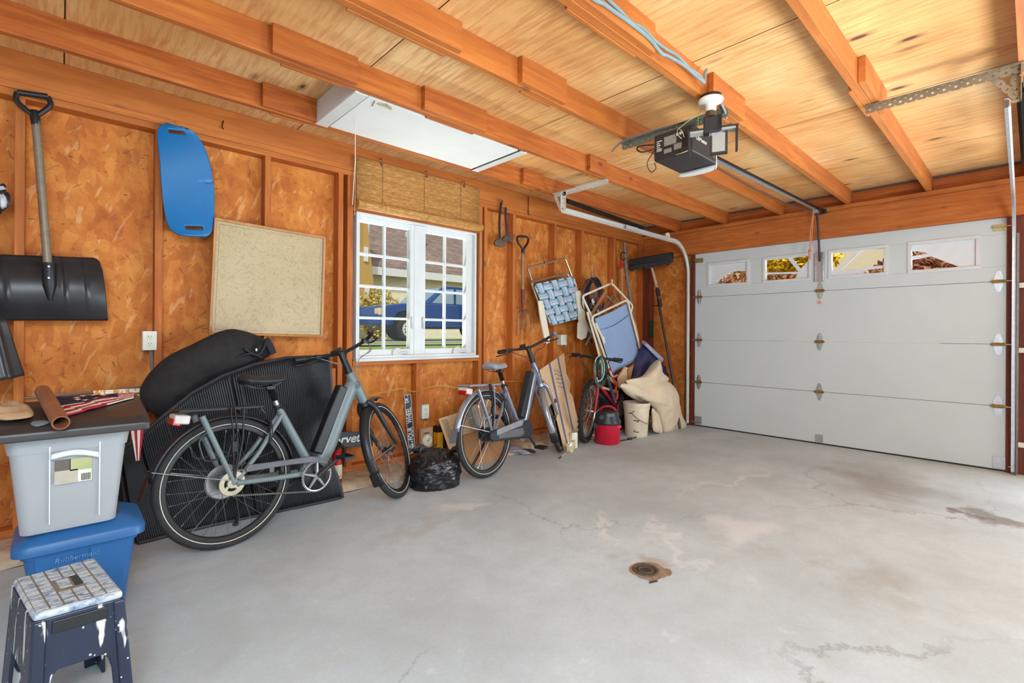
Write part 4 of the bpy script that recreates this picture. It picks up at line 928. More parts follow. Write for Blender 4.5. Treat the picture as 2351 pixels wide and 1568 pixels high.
        b = MB(); b.lathe([(.085, -.006), (.092, 0), (.085, .006)], V3(RH[0]-.01, .02, Rw), (0, 1, 0), 30); b.build('brake_drum', ALLOY, rt)
        b = MB()
        lo0, lo1 = hc+Vector((.0, 0, -.064)), cc+Vector((.0, 0, -.090)); n = 46
        for i in range(n): p = lo0.lerp(lo1, (i+.5)/n); b.obox(p, (lo1-lo0)/n*.38, (0, .003, 0), (0, 0, .0045))
        up0, up1 = hc+Vector((0, 0, .064)), cc+Vector((0, 0, .090))
        for i in range(n): p = up0.lerp(up1, (i+.5)/n); b.obox(p, (up1-up0)/n*.38, (0, .003, 0), (0, 0, .0045))
        b.build('chain', CHAIN, rt, smooth=0)
        b = MB(); P = [(.115, .405), (.13, .428), (.34, .415), (.48, .408), (.535, .390), (.57, .362), (.55, .352), (.49, .372), (.34, .386), (.12, .392)]; b.prism([V3(x, -.085, z-.01) for x, z in P], L @ Vector((0, .012, 0))); b.box(V3(.24, -.080, .352), V3(.265, -.074, .385)); b.build('chain_guard', M('grey_chain_guard', (92, 93, 99), .42), rt, smooth=0, bevel=.003)
    else:
        b = MB(); P = [(.0, .31), (.03, .285), (.50, .235), (.56, .235), (.595, .265), (.598, .32), (.57, .372), (.50, .385), (.05, .372), (.0, .355)]
        b.prism([V3(x, -.098, z) for x, z in P], L @ Vector((0, .026, 0))); cs_ = b.build('chain_case', DKM, rt, smooth=0, bevel=.010)
        b = MB(); b.prism([V3(x, -.101, z) for x, z in ((.08, .325), (.43, .352), (.455, .39), (.42, .402), (.08, .372))], L @ Vector((0, .006, 0))); b.build('case_highlight_panel', metal, cs_, smooth=0, bevel=.004)
        b = MB(); b.prism([V3(x, -.1005, z) for x, z in ((.10, .300), (.40, .268), (.45, .285), (.43, .335), (.10, .335))], L @ Vector((0, .004, 0))); b.build('case_window', M('case_window_smoke', (120, 118, 122), .2, .5), cs_, smooth=0)
    ca = radians(33)
    for s, off in ((-1, ca), (1, ca+pi)):
        e = V3(BB[0]+.17*cos(off), s*.098, BB[1]+.17*sin(off)) if not closed_case else V3(BB[0]+.17*cos(off-1.5), s*.098, BB[1]+.17*sin(off-1.5))
        st_ = V3(BB[0], s*.088, BB[1]); b = MB(); b.tube([st_, e], [.016, .011], 10, flat=.7); cr_ = b.build('crank', DKM, rt)
        b = MB(); pc = e+Vector((0, s*.055, .004))
        for q in (-1, 1): b.obox(pc+Vector((q*.030, 0, 0)), (.006, 0, 0), (0, .046, 0), (0, 0, .010))
        for q in (-1, 1): b.obox(pc+Vector((0, q*.046, 0)), (.036, 0, 0), (0, .004, 0), (0, 0, .009))
        b.tube([e, pc+Vector((0, s*.05, 0))], .009, 8); b.build('pedal', BLK, cr_)
    # kickstand on the left
    b = MB(); kz = V3(.20, .075, .32); kf = Vector((.19, .27, .012)); b.tube([V3(.17, .07, .315), kz, kf], [.012, .011, .010], 8); b.ball(kf, (.018, .014, .012), 8, 6); b.build('kickstand', DKM, rt)
    # ring lock
    b = MB(); b.tube([V3(.262+.01*sin(a), .060*cos(a), .555+.075*sin(a)) for a in [radians(-30+240*i/20) for i in range(21)]], .009, 8); b.build('ring_lock', DKM, rt)
    return rt
FR1 = M('matte_blue_grey_paint', (112, 124, 126), .42, .05, var=.06, scale=4); FR2 = M('silver_grey_gloss_paint', (128, 132, 146), .22, .45, var=.06, scale=4, coat=.4); MET2 = M('silver_guard', (158, 160, 168), .26, .55, var=.06)
b1 = tag(root('bicycle', (.60, 2.868, 0), rotz=atan2(3.005-2.868, 1.662-.60), local=True), 'blue grey step through electric bicycle nearest the camera, in front of the ribbed black mat', 'bicycle', )
ebike(b1, FR1, ALLOY, radians(36), False, SADM, False)
b2 = tag(root('bicycle', (2.41, 2.905, 0), rotz=radians(11.5), local=True), 'silver step through electric bicycle with grey saddle standing right of the black trash bag', 'bicycle')
ebike(b2, FR2, MET2, radians(30), True, M('saddle_grey', (150, 152, 160), .45, var=.1), True)
# ------------------------------------------------------------------ soft things and clutter along the left wall
FAB = M('black_fabric', (33, 30, 29), .85, var=.3, scale=20, bump=.3, bscale=140)
# ribbed mat standing on edge
RIBM = M('ribbed_black_rubber', (25, 25, 29), .5, var=.2, spec=.5)
def matpt(u, v):
    # u along the wall, v upward
    XT = [(.235, .50), (.30, .545), (.42, .66), (.55, .775), (.70, .865), (.88, .93), (1.06, .962), (1.22, .965), (1.345, .955)]
    s = u*(len(XT)-1); i = min(len(XT)-2, int(s)); k = s-i
    xt = XT[i][0]*(1-k)+XT[i+1][0]*k; zt = XT[i][1]*(1-k)+XT[i+1][1]*k
    xb = .285+(1.415-.285)*u; zb = .004
    x = xb+(xt-xb)*v; 
    if u > .85: x -= .075*(u-.85)/.15*math.exp(-((v-.34)/.16)**2)
    z = zb+(zt-zb)*v
    y = 3.22+.06*(v**.8) + .035*sin(u*7+.6)*sin(pi*min(1, v*1.05))*.6 + .02*(1-v)*sin(u*5) + .02*noise.noise(Vector((u*3, v*3, 1)))*v*(1-v)*4 + (.085 if u < .02 else 0)
    y -= .035*sin(pi*u)*v*.5
    return Vector((x, y, z))
NR = 112
def ribbed(u, v):
    p = matpt(u, v); r = .0042*(1 if (int(u*NR*4) % 4) in (1, 2) else -1) if .02 < u < .985 and .03 < v < .97 else .004
    return p+Vector((0, -r, 0))
mt = tag(root('ribbed_mat', (.85, 3.25, 0)), 'big black ribbed rubber mat standing on edge behind the nearest bicycle', 'mat')
b = MB(); b.grid(ribbed, NR*4, 22); b.build('ribbed_sheet', RIBM, mt, smooth=30, solid=.008)
b = MB(); edge = [matpt(i/40, 1) for i in range(41)]+[matpt(1, 1-i/12) for i in range(1, 13)]+[matpt(1-i/40, 0) for i in range(1, 41)]; b.tube([p+Vector((0, -.002, .003)) for p in edge], .009, 6, closed=True, flat=1.3); b.build('rim', M('mat_rim', (46, 48, 52), .5), mt)
# black duffel
b = MB(); P = smoothpath([WY(398, 955, 3.40), WY(388, 905, 3.40), WY(420, 862, 3.40), WY(478, 830, 3.39), WY(535, 805, 3.38), WY(585, 800, 3.38), WY(622, 806, 3.38)], 8); k = len(P)
R = []
for i in range(k):
    f = i/(k-1); R.append(.145*(min(1, f*5+.12))**.6*(min(1, (1-f)*3.2+.10))**.7*(1.0-.12*f))
b.tube(P, R, 28, flat=.72)
for q in b.v:
    q += Vector((noise.noise(q*5)*.014, noise.noise(q*6+Vector((3, 0, 0)))*.014-.01, noise.noise(q*5+Vector((0, 7, 0)))*.02+noise.noise(q*17)*.006))
dz = tag(root('duffel_bag', WY(500, 850, 3.40)), 'black fabric duffel bag slumped over the top edge of the ribbed mat', 'bag')
b.build('body', FAB, dz, smooth=70, subsurf=1)
b = MB(); b.tube(smoothpath([WY(560, 800, 3.27), WY(588, 815, 3.265), WY(604, 800, 3.265), WY(612, 780, 3.285), WY(628, 812, 3.30)], 5), .010, 6, flat=2.2); b.tube(smoothpath([WY(545, 820, 3.28), WY(575, 812, 3.26), WY(600, 822, 3.27)], 5), .008, 6, flat=2); b.build('strap', M('black_webbing', (22, 22, 26), .7), dz)
b = MB(); b.box(WY(587, 806, 3.262), WY(590, 800, 3.268)); b.build('buckle', STEEL, dz, smooth=0)
# small dark plate with script lettering
pl = tag(root('lettered_plate', WY(770, 1032, 3.42)), 'dark plate with white script lettering leaning on the wall behind the nearest bicycle frame', 'sign')
a, c, d, e = WY(722, 991, 3.45), WY(858, 991, 3.45), WY(856, 1024, 3.43), WY(722, 1031, 3.43)
b = MB(); b.prism([a, c, d, e], (0, .006, 0)); b.build('plate', M('dark_plate', (34, 36, 48), .4, var=.15), pl, smooth=0, bevel=.003)
text_mesh('lettering', 'Corvette', .092, M('white_enamel', (222, 220, 214), .4), pl, (a+c+d+e)/4+Vector((.015, -.003, .0)), X_, Z_, shear=.25, bold=.002)
# fire extinguisher
x0 = WY(774, 1120, 3.40); ex = tag(root('fire_extinguisher', (x0.x, 3.40, .045)), 'small red fire extinguisher standing against the wall behind the bicycle pedal', 'extinguisher')
b = MB(); b.lathe([(.030, .04), (.034, .05), (.034, .245), (.028, .27), (.014, .285), (.014, .295)], (x0.x, 3.40, 0), n=24); b.build('cylinder', M('extinguisher_red', (186, 24, 36), .3), ex)
b = MB(); b.lathe([(.0345, .085), (.0345, .185)], (x0.x, 3.40, 0), n=24, caps=False); lbx = b.build('label_band', M('cream_label', (216, 206, 178), .6), ex)
b = MB(); b.box((x0.x-.012, 3.3635, .095), (x0.x+.014, 3.3648, .11)); b.build('yellow_mark', YEL, lbx, smooth=0)
b = MB(); b.lathe([(.014, .29), (.016, .30), (.016, .32)], (x0.x, 3.40, 0), n=14); b.box((x0.x-.01, 3.34, .32), (x0.x+.01, 3.42, .328)); b.obox((x0.x, 3.37, .342), (.009, 0, 0), (0, .04, .012), (0, 0, .004)); b.build('valve', BLK, ex, bevel=.002)
b = MB(); b.tube(smoothpath([(x0.x+.012, 3.40, .31), (x0.x+.045, 3.385, .30), (x0.x+.05, 3.38, .22), (x0.x+.04, 3.375, .16)], 5), .007, 6); b.build('hose', BLK, ex)
# street sign
s0, s1 = WY(946, 1041, 3.50), WY(935, 905, 3.52); 
sg = tag(root('street_sign', s0), 'navy street sign reading FOUR WHEEL DR standing on end against the wall', 'sign')
up = (s1-s0).normalized(); L_s = (s1-s0).length; rt_ = Vector((up.z, 0, -up.x)).normalized(); hw = .033; cen = (s0+s1)/2
SNAVY = M('sign_navy', (26, 34, 62), .4, var=.1); SCR = M('sign_cream', (226, 220, 204), .4, var=.05); fw_ = rt_.cross(up)
b = MB(); b.obox(cen, rt_*hw, up*(L_s/2), Vector((0, .002, 0))); b.build('plate', SNAVY, sg, smooth=0)
b = MB()
for q, w_ in ((rt_*(hw-.004), None), (-rt_*(hw-.004), None)): b.obox(cen+q+NY*.0028, rt_*.0016, up*(L_s/2-.003), Vector((0, .0006, 0)))
for q in (1, -1): b.obox(cen+up*(q*(L_s/2-.004))+NY*.0028, rt_*(hw-.004), up*.0016, Vector((0, .0006, 0)))
b.build('border', SCR, sg, smooth=0)
# text reads upward: reading direction = up, letter tops point left
lt = -rt_
def sgn(body, size, t, off=0, **kw): text_mesh('lettering', body, size, SCR, sg, cen+up*(L_s*t)+rt_*off+NY*.0032, up, lt, ext=.0005, **kw)
sgn('FOUR', .064, -.165, .001, sx=.64, bold=.0007); sgn('WHEEL', .064, .145, .001, sx=.62, bold=.0007); sgn('DR', .042, .395, -.008, sx=.72, bold=.0006)
b = MB()
for q in (-.375-.075, -.375+.075): b.lathe([(.0065, 0), (.0065, .0008)], cen+up*(L_s*q)+NY*.0028+rt_*.008, NY, 14)
for i in range(7): b.obox(cen+up*(L_s*(-.375)+(i-3)*.0062)+NY*.0032+rt_*.008, rt_*.0095, up*.0019, Vector((0, .0005, 0)))
b.build('grille_emblem', SCR, sg, smooth=0)
sgn('Jeep', .018, -.375, -.016, shear=.3)
for t_ in (.47, -.47): b = MB(); b.lathe([(.0045, 0), (.0045, .001)], cen+up*(L_s*t_)+NY*.0026, NY, 10); b.build('bolt_hole', SCR, sg, smooth=0)
# small packaged gauge and yellow box
g0, g1 = WY(966, 1031, 3.46), WY(992, 980, 3.47)
gb = tag(root('packaged_gauge', g0), 'small tan card with a round clear dial standing between the street sign and yellow box', 'gauge')
b = MB(); b.box((g0.x, 3.46, .055), (g1.x, 3.49, g1.z)); b.build('backing_card', M('tan_card', (178, 138, 104), .7), gb, smooth=0)
gc = Vector(((g0.x+g1.x)/2-.004, 3.46, g0.z*.6+g1.z*.4)); b = MB(); b.lathe([(.046, 0), (.050, .010), (.046, .020), (.040, .022)], gc, NY, 26); di = b.build('dial', M('clear_dial', (200, 190, 168), .15, var=.1), gb)
b = MB(); b.obox(gc+NY*.024+Vector((.005, 0, .012)), (.002, 0, 0), (0, .0006, 0), (.008, 0, .02)); b.obox(gc+NY*.024+Vector((.012, 0, .0)), (.012, 0, .006), (0, .0006, 0), (0, 0, .0015)); b.build('dial_hand', BLK, di, smooth=0)
b = MB(); b.lathe([(.03, 0), (.03, .002)], gc+Vector((0, 0, .062)), NY, 20); 
for q in range(len(b.v)): b.v[q].z = gc.z+.058+(b.v[q].z-gc.z-.062)*.25
b.build('printed_oval', M('grey_print', (86, 74, 66), .6), gb, smooth=0)
h0, h1 = WY(1003, 1028, 3.45), WY(1022, 976, 3.46)
yb = tag(root('yellow_box', h0), 'narrow yellow and black box standing left of the printed cardboard sheet', 'box')
b = MB(); b.box((h0.x, 3.44, .055), (h1.x-.035, 3.50, h1.z)); b.build('carton', M('yellow_carton', (214, 150, 28), .5), yb, smooth=0)
b = MB(); b.box((h0.x-.002, 3.437, h1.z-.05), (h1.x-.033, 3.502, h1.z+.002)); b.build('black_cap', BLK, yb, smooth=0)
b = MB(); b.box((h1.x-.03, 3.46, .055), (h1.x+.02, 3.50, h1.z-.03)); tag(b.build('black_bottle', M('black_bottle_plastic', (36, 34, 40), .4), bevel=.01), 'small black bottle beside the narrow yellow box', 'bottle')
# printed cardboard sheets behind the second bicycle
CARD = M('corrugated_card', (206, 172, 132), .8, var=.08, scale=5); CARDB = M('brown_carton', (164, 112, 70), .8, var=.12, scale=4); INK = M('blue_print_ink', (92, 100, 132), .7); INKD = M('faded_print_ink', (150, 130, 104), .7)
def sheet(P, w=(0, .006, 0)): b = MB(); b.prism(P, w); return b
def lean(px, py, zb=0.0):                         # a point of the plane leaning from the floor at 3.28 to the wall
    d = ray(px, py); n = Vector((0, 1, -.30)); p0 = Vector((0, 3.30, .06)); return CAM+d*((p0-CAM).dot(n)/d.dot(n))
cs1 = tag(root('printed_sheet', lean(1030, 1042)), 'tan cardboard sheet with faint printed lines leaning behind the rear wheel of the silver bicycle', 'cardboard')
b = sheet([lean(*p) for p in [(1007, 962), (1062, 944), (1122, 915), (1160, 965), (1165, 985), (1085, 1003), (1034, 1040)]]); b.build('sheet', CARD, cs1, smooth=0)
b = MB()
for i in range(14):
    t = i/13; A = lean(1012+20*t, 966+52*t)+Vector((0, -.004, 0)); B_ = lean(1024+14*t+random.random()*6, 963+40*t)+Vector((0, -.004, 0)); b.obox((A+B_)/2, (B_-A)*.42, (0, .0008, 0), (0, .001, .004))
b.build('printed_text', INKD, cs1, smooth=0); b = MB()
for i in range(14):
    t = i/13; A = lean(1060+14*t, 950+38*t)+Vector((0, -.004, 0)); B_ = lean(1092+8*t, 940+34*t)+Vector((0, -.004, 0)); b.obox((A+B_)/2, (B_-A)*(.2+.25*random.random()), (0, .0008, 0), (0, .001, .0035))
b.build('printed_text', INKD, cs1, smooth=0)
b = sheet([WY(1064, 1000, 3.29), WY(1168, 975, 3.30), WY(1168, 1052, 3.26), WY(1070, 1072, 3.24)], (0, .02, 0)); 
tag(b.build('brown_carton', CARDB, smooth=0), 'plain brown cardboard panel low behind the rear wheel of the silver bicycle', 'cardboard')
# the big carton flap right of the second bicycle
def lean2(px, py):
    d = ray(px, py); n = Vector((-.15, 1, -.34)); p0 = Vector((3.85, 3.10, .0)); return CAM+d*((p0-CAM).dot(n)/d.dot(n))
big = tag(root('flattened_carton', lean2(1298, 1042)), 'big flattened cardboard box with blue stripes leaning on the wall right of the silver bicycle', 'cardboard')
b = sheet([lean2(*p) for p in [(1237, 851), (1295, 811), (1302, 870), (1316, 965), (1322, 1015), (1298, 1042), (1270, 932), (1283, 918), (1275, 914), (1258, 938)]]); b.build('panel', CARD, big, smooth=0)
b = sheet([lean2(*p)+Vector((.01, .018, 0)) for p in [(1296, 845), (1312, 880), (1309, 900), (1316, 910), (1333, 985), (1327, 1012), (1312, 1022)]]); b.build('rear_flap', CARD, big, smooth=0)
for P in ([(1259, 835), (1263, 833), (1304, 1022), (1301, 1026)], [(1279, 822), (1282, 820), (1316, 985), (1314, 990)]):
    b = MB(); b.prism([lean2(*p)+Vector((0, -.002, 0)) for p in P], (0, -.0006, 0)); b.build('blue_stripe', INK, big, smooth=0)
uu = (lean2(1285, 870)-lean2(1272, 860)); 
b = MB(); random.seed(5)
for r_ in range(5):
    for q in range(4):
        p = lean2(1273+q*3.4+r_*2.2, 852+r_*9+q*1.0-random.random()*3)+Vector((0, -.003, 0)); b.obox(p, (.006, 0, .001), (0, .0006, 0), (.002, 0, .005+.006*random.random()*(1 if r_ == 1 else .4)))
for q in range(9): p = lean2(1294+q*1.2, 930+q*5)+Vector((0, -.003, 0)); b.obox(p, (.003, 0, 0), (0, .0006, 0), (0, 0, .004))
b.build('printed_marks', INK, big, smooth=0)
# white trim piece, clear packet, paint brush, glove
p = lean2(1314, 1022)
b = MB(); A = FZ(1318, 1030); b.prism([A+Vector((q, 0, z)) for q, z in ((-.03, .155), (.055, .155), (.055, 0), (.018, 0), (.018, .085), (-.03, .085))], (0, .03, 0)); tag(b.build('white_bracket', M('white_foam', (226, 220, 204), .6), smooth=0, bevel=.004), 'white L shaped piece of plastic standing in front of the flattened cardboard box', 'bracket')
A = FZ(1308, 1040)
b = MB(); b.ball(A+Vector((.01, 0, .055)), (.055, .035, .055), 18, 12, lambda d: 1+.35*noise.noise(d*3)+.2*noise.noise(d*8)); tag(b.build('clear_packet', M('crinkled_cellophane', (196, 180, 152), .15, var=.25, scale=50), smooth=20), 'crumpled clear packet on the floor at the foot of the flattened cardboard box', 'packet')
A, B_ = FZ(1284, 1052, .008), FZ(1304, 1036, .008)
br = tag(root('paint_brush', A), 'thin paint brush lying on the floor in front of the flattened cardboard box', 'brush')
b = MB(); b.tube([A.lerp(B_, .2), B_], [.006, .004], 8); b.build('handle', M('pale_handle', (206, 180, 136), .5), br)
b = MB(); b.tube([A, A.lerp(B_, .22)], [.006, .009], 8, flat=.6); b.build('bristles', M('dark_bristles', (58, 42, 34), .9), br)
A = FZ(1190, 1045, .0)
gl = tag(root('work_glove', A), 'grey work glove lying on the floor under the silver bicycle', 'glove')
b = MB(); b.puff([A+Vector(q) for q in ((-.09, .06, .05), (-.03, .09, .075), (.05, .05, .05), (.085, .0, .02), (.10, -.07, .012), (.045, -.06, .012), (.01, -.01, .03), (-.03, .0, .04), (-.075, .02, .04))], (.2, -.4, 1), .022, .6, nz=.01, nf=20); b.build('palm', M('grey_glove_cloth', (140, 134, 142), .8), gl)
b = MB()
for k_ in range(4): b.tube(smoothpath([A+Vector((.02+.02*k_, .04-.015*k_, .03)), A+Vector((.07+.018*k_, .03-.02*k_, .035)), A+Vector((.115+.012*k_, .0-.026*k_, .016))], 4), [.011]*8+[.007], 8)
b.build('fingers', M('black_glove_dip', (40, 36, 40), .6), gl)
# trash bag
tb = FZ(1000, 1120)
b = MB()
def crk(d): 
    f = 1+.10*noise.noise(d*2.2+Vector((5, 0, 0)))+.10*abs(noise.noise(Vector((d.x*4, d.y*4, d.z*9))))+.07*abs(noise.noise(d*9))-.05*abs(noise.noise(d*17))
    if d.z < 0: f *= min(1.35, 1/max(.55, sqrt(d.x*d.x+d.y*d.y)))
    if d.z > .55: f *= 1+.25*(d.z-.55)*noise.noise(d*4+Vector((0, 9, 0)))
    return f
b.ball((tb.x+.045, tb.y+.075, .125), (.195, .165, .130), 96, 60, crk)
for q in b.v:
    if q.z < .010: q.z = .001
tr = tag(root('trash_bag', (tb.x, tb.y+.075, 0)), 'bulging full black trash bag on the floor between the two bicycles', 'bag')
TRM = M('black_bin_film', (20, 20, 23), .36, var=.2, spec=.6)
b.build('bag', TRM, tr, smooth=60)
for k_, (dx, dy, a_) in enumerate(((-.06, .02, .4), (.10, -.02, -.5), (.0, .10, 1.2))):
    b = MB()
    def flap(u, v, dx=dx, dy=dy, a_=a_): 
        r_ = .07+.05*v; aa = a_+(u-.5)*2.0; return Vector((tb.x+dx+r_*cos(aa)*1.1, tb.y+.075+dy+r_*sin(aa)*.8-.03*v, .215+.085*v*(1-.5*v)+.02*sin(u*9+k_)*v+.015*noise.noise(Vector((u*5, v*5, k_)))))
    b.grid(flap, 18, 8); b.build('loose_flap', TRM, tr, smooth=60, solid=.003)
# hatchet and axe hanging head down
def hung_axe(nm, top, bot, hl, hr, blade, hm, label, y=3.545):
    r = tag(root(nm, WY(*bot, y)), label, 'axe')
    b = MB(); P = [WY(*q, y) for q in top]; b.tube(smoothpath(P, 4), .0125, 8, flat=.8); b.build('handle', hm, r)
    b = MB(); b.prism(wpts(blade, y-.012), (0, .026, 0)); b.build('head', M('axe_steel', (112, 100, 90), .42, .7, var=.2), r, smooth=0, bevel=.004); return r
hung_axe('hatchet', [(1153, 461), (1149, 478), (1147, 505), (1147, 535), (1149, 556)], (1147, 566), 0, 0, [(1136, 556), (1141, 549), (1147, 546), (1152, 548), (1156, 556), (1165, 561), (1158, 567), (1148, 567), (1139, 563)], M('olive_black_handle', (44, 42, 34), .5), 'black handled hatchet hanging head down from the top plate, left of the pair')
hung_axe('hatchet', [(1161, 476), (1161, 500), (1163, 525), (1164, 545)], (1165, 556), 0, 0, [(1153, 551), (1160, 541), (1168, 541), (1174, 539), (1178, 547), (1178, 559), (1172, 553), (1162, 553)], M('dark_purple_handle', (48, 42, 78), .5), 'dark purple handled hatchet hanging head down, right of the pair', y=3.535)
b = MB(); b.tube([WY(1150, 458, 3.575), WY(1150, 460, 3.53), WY(1153, 466, 3.525)], .004, 6); tag(b.build('nail', DSTEEL), 'nail holding up the pair of hatchets', 'nail')
# pitchfork
yf = 3.52
pf_ = tag(root('pitchfork', WY(1200, 770, yf)), 'pitchfork with black grip and maroon socket hanging tines down right of the window', 'fork')
b = MB(); hp_ = [(1189, 543), (1211, 545), (1212, 556), (1206, 566), (1201, 572), (1196, 566), (1189, 556)]; b.tube(smoothpath(wpts(hp_, yf), 4, closed=True), .011, 8, closed=True); b.tube([WY(1201, 570, yf), WY(1200, 583, yf)], [.018, .016], 10); b.build('handle', BLK, pf_)
b = MB(); b.tube([WY(1200, 580, yf), WY(1200, 665, yf)], .0155, 12); b.build('shaft', M('weathered_shaft', (156, 118, 78), .6), pf_)
b = MB(); b.tube([WY(1200, 664, yf), WY(1200, 690, yf), WY(1200, 712, yf)], [.018, .015, .010], 12); b.build('socket', M('maroon_socket', (110, 36, 34), .45), pf_)
TIN = M('tine_steel', (120, 106, 96), .4, .7)
for P in ([(1200, 711), (1191, 716), (1188, 730), (1186, 772)], [(1200, 712), (1198, 724), (1197, 745), (1194, 770)], [(1200, 712), (1206, 720), (1208, 740), (1204, 768)], [(1200, 711), (1213, 715), (1219, 728), (1218, 768)]):
    b = MB(); q = smoothpath([WY(a_, c_, yf-.03*sin(i/3*pi)) for i, (a_, c_) in enumerate(P)], 6); b.tube(q, [.0055]*(len(q)-6)+[.0055-.0007*i for i in range(6)], 7); b.build('tine', TIN, pf_)
b = MB(); b.tube([WY(1200, 549, 3.58), WY(1200, 549, 3.50), WY(1200, 546, 3.495)], .004, 6); tag(b.build('nail', DSTEEL), 'nail holding up the pitchfork grip', 'nail')
# blue webbed folding chair on the wall
CH = M('chair_aluminium', (186, 168, 148), .3, .75, var=.06); ARMW = M('white_arm_plastic', (226, 214, 190), .45, var=.05)
yc = 3.50
ch = tag(root('webbed_chair', WY(1280, 745, yc)), 'folded lawn chair with blue and white woven webbing hanging on the wall studs', 'chair')
def ctube(nm, P, r, y, parent, mat=CH, closed=False, rr=.03): b = MB(); b.tube(rounded([WY(a_, c_, y) for a_, c_ in P], rr, closed=closed), r, 8, closed=closed); return b.build(nm, mat, parent)
ctube('back_frame', [(1252, 735), (1211, 614), (1297, 593), (1334, 690)], .0115, yc+.02, ch); ctube('leg_frame', [(1245, 720), (1219, 648), (1302, 627), (1330, 700)], .0115, yc+.0, ch)
ctube('seat_frame', [(1227, 656), (1316, 635), (1342, 726), (1264, 747)], .0115, yc-.02, ch, closed=True, rr=.04)
WT, WB, WS = M('web_white', (202, 212, 224), .7), M('web_teal_blue', (58, 150, 184), .7), M('web_pink', (196, 140, 152), .7)
def wq(u, v, y=yc-.035): 
    px = (1229*(1-u)+1315*u)*(1-v)+(1266*(1-u)+1341*u)*v; py = (655*(1-u)+637*u)*(1-v)+(744*(1-u)+726*u)*v; return WY(px, py, y)
def strap(fn, lift, nm='strap'):
    b = MB(); n = 36; ws = [0, .10, .20, .27, .47, .53, .90, 1]; mm = [1, 0, 1, 0, 2, 0, 1]
    for i in range(n):
        for k_ in range(7):
            b.mi = mm[k_]; b.add([fn(i/n, ws[k_])+NY*lift(i/n), fn((i+1)/n, ws[k_])+NY*lift((i+1)/n), fn((i+1)/n, ws[k_+1])+NY*lift((i+1)/n), fn(i/n, ws[k_+1])+NY*lift(i/n)], [(0, 1, 2, 3)])
    return b
for k_ in range(5):
    u0, u1 = (k_+.09)/5, (k_+.91)/5; strap(lambda t, s, u0=u0, u1=u1: wq(u0+(u1-u0)*s, -.03+1.06*t), lambda t, k_=k_: .005*cos(pi*(t*5-.5+k_))).build('webbing_strap', [WT, WB, WS], ch, smooth=60, solid=.0025)
for j in range(5):
    v0, v1 = (j+.09)/5, (j+.91)/5; strap(lambda t, s, v0=v0, v1=v1: wq(-.03+1.06*t, v0+(v1-v0)*s), lambda t, j=j: -.005*cos(pi*(t*5-.5+j))).build('webbing_strap', [WT, WB, WS], ch, smooth=60, solid=.0025)
for P in ([(1236, 690), (1247, 690), (1256, 735), (1262, 768), (1264, 786), (1254, 790), (1247, 760), (1240, 722)], [(1322, 667), (1333, 667), (1340, 690), (1344, 722), (1345, 736), (1330, 738), (1329, 715), (1325, 690)]):
    b = MB(); b.prism(wpts(P, yc-.06), (0, .02, 0)); b.build('armrest', ARMW, ch, smooth=0, bevel=.006)
# second webbed chair, mostly hidden, hanging behind the light blue one
c3 = tag(root('webbed_chair', WY(1345, 790, 3.45)), 'navy webbed folded chair with white arms half hidden left of the light blue chair', 'chair')
b = MB(); b.prism(wpts([(1328, 742), (1340, 722), (1346, 735), (1352, 752), (1346, 775), (1336, 781), (1327, 776)], 3.42), (0, .02, 0)); b.build('armrest', ARMW, c3, smooth=0, bevel=.006)
WN = M('web_navy', (56, 76, 116), .7)
b = MB(); 
for k_ in range(7):
    b.mi = k_ % 2; P = [WY(1342+k_*3.2, 766-k_*15, 3.42), WY(1345+k_*3.2, 760-k_*15, 3.42), WY(1362+k_*3.2, 783-k_*13, 3.44), WY(1360+k_*3.2, 790-k_*13, 3.44)]; b.prism(P, (0, .004, 0))
b.build('webbing', [WN, WT], c3, smooth=0)
ctube('frame', [(1345, 792), (1408, 676), (1455, 742)], .0115, 3.40, c3, CH); ctube('frame', [(1358, 722), (1391, 676), (1422, 712)], .011, 3.39, c3, CH)
b = MB(); b.prism(wpts([(1357, 720), (1391, 664), (1395, 667), (1362, 724)], 3.385), (0, .015, 0)); b.build('wooden_arm', M('varnished_wood', (178, 116, 60), .4), c3, smooth=0)
# light blue sling chair in front
yb_ = 3.22
c2 = tag(root('sling_chair', WY(1410, 860, yb_)), 'folded beach chair with light blue fabric sling and white frame hanging in the corner clutter', 'chair')
ctube('seat_frame', [(1357, 728), (1440, 688), (1476, 826), (1406, 868)], .0135, yb_, c2, ARMW, closed=True, rr=.06)
ctube('back_frame', [(1362, 734), (1336, 680), (1404, 650), (1453, 702), (1448, 718)], .0125, yb_+.05, c2, ARMW, rr=.05)
ctube('leg_frame', [(1386, 860), (1368, 786), (1348, 716)], .012, yb_+.03, c2, ARMW); ctube('arm_frame', [(1367, 742), (1380, 770), (1388, 790), (1384, 772)], .013, yb_-.02, c2, ARMW)
SLG = M('light_blue_sling', (140, 162, 196), .75, var=.05, scale=5)
Q = [(1366, 731), (1438, 697), (1470, 822), (1406, 857)]
def slg(u, v, y=yb_-.012, d=.03):
    px = (Q[0][0]*(1-u)+Q[1][0]*u)*(1-v)+(Q[3][0]*(1-u)+Q[2][0]*u)*v; py = (Q[0][1]*(1-u)+Q[1][1]*u)*(1-v)+(Q[3][1]*(1-u)+Q[2][1]*u)*v
    return WY(px, py+6*sin(pi*u)*(1-v)*.5, y) + Vector((0, d*sin(pi*u)*sin(pi*min(1, v*.9+.1)), 0))
b = MB(); b.grid(slg, 20, 24); b.build('sling', SLG, c2, solid=.003)
b = MB(); b.grid(lambda u, v: slg(u, max(.20+.10*(1-u)*0+.12*sin(pi*u)*.5*(1-v), .20+.78*v), yb_-.024, .028)+Vector((0, -.010*sin(pi*u)*(1-v)**2, 0)), 20, 18); b.build('pocket', SLG, c2, solid=.003)
WDA = M('varnished_armrest', (206, 150, 84), .4, var=.1)
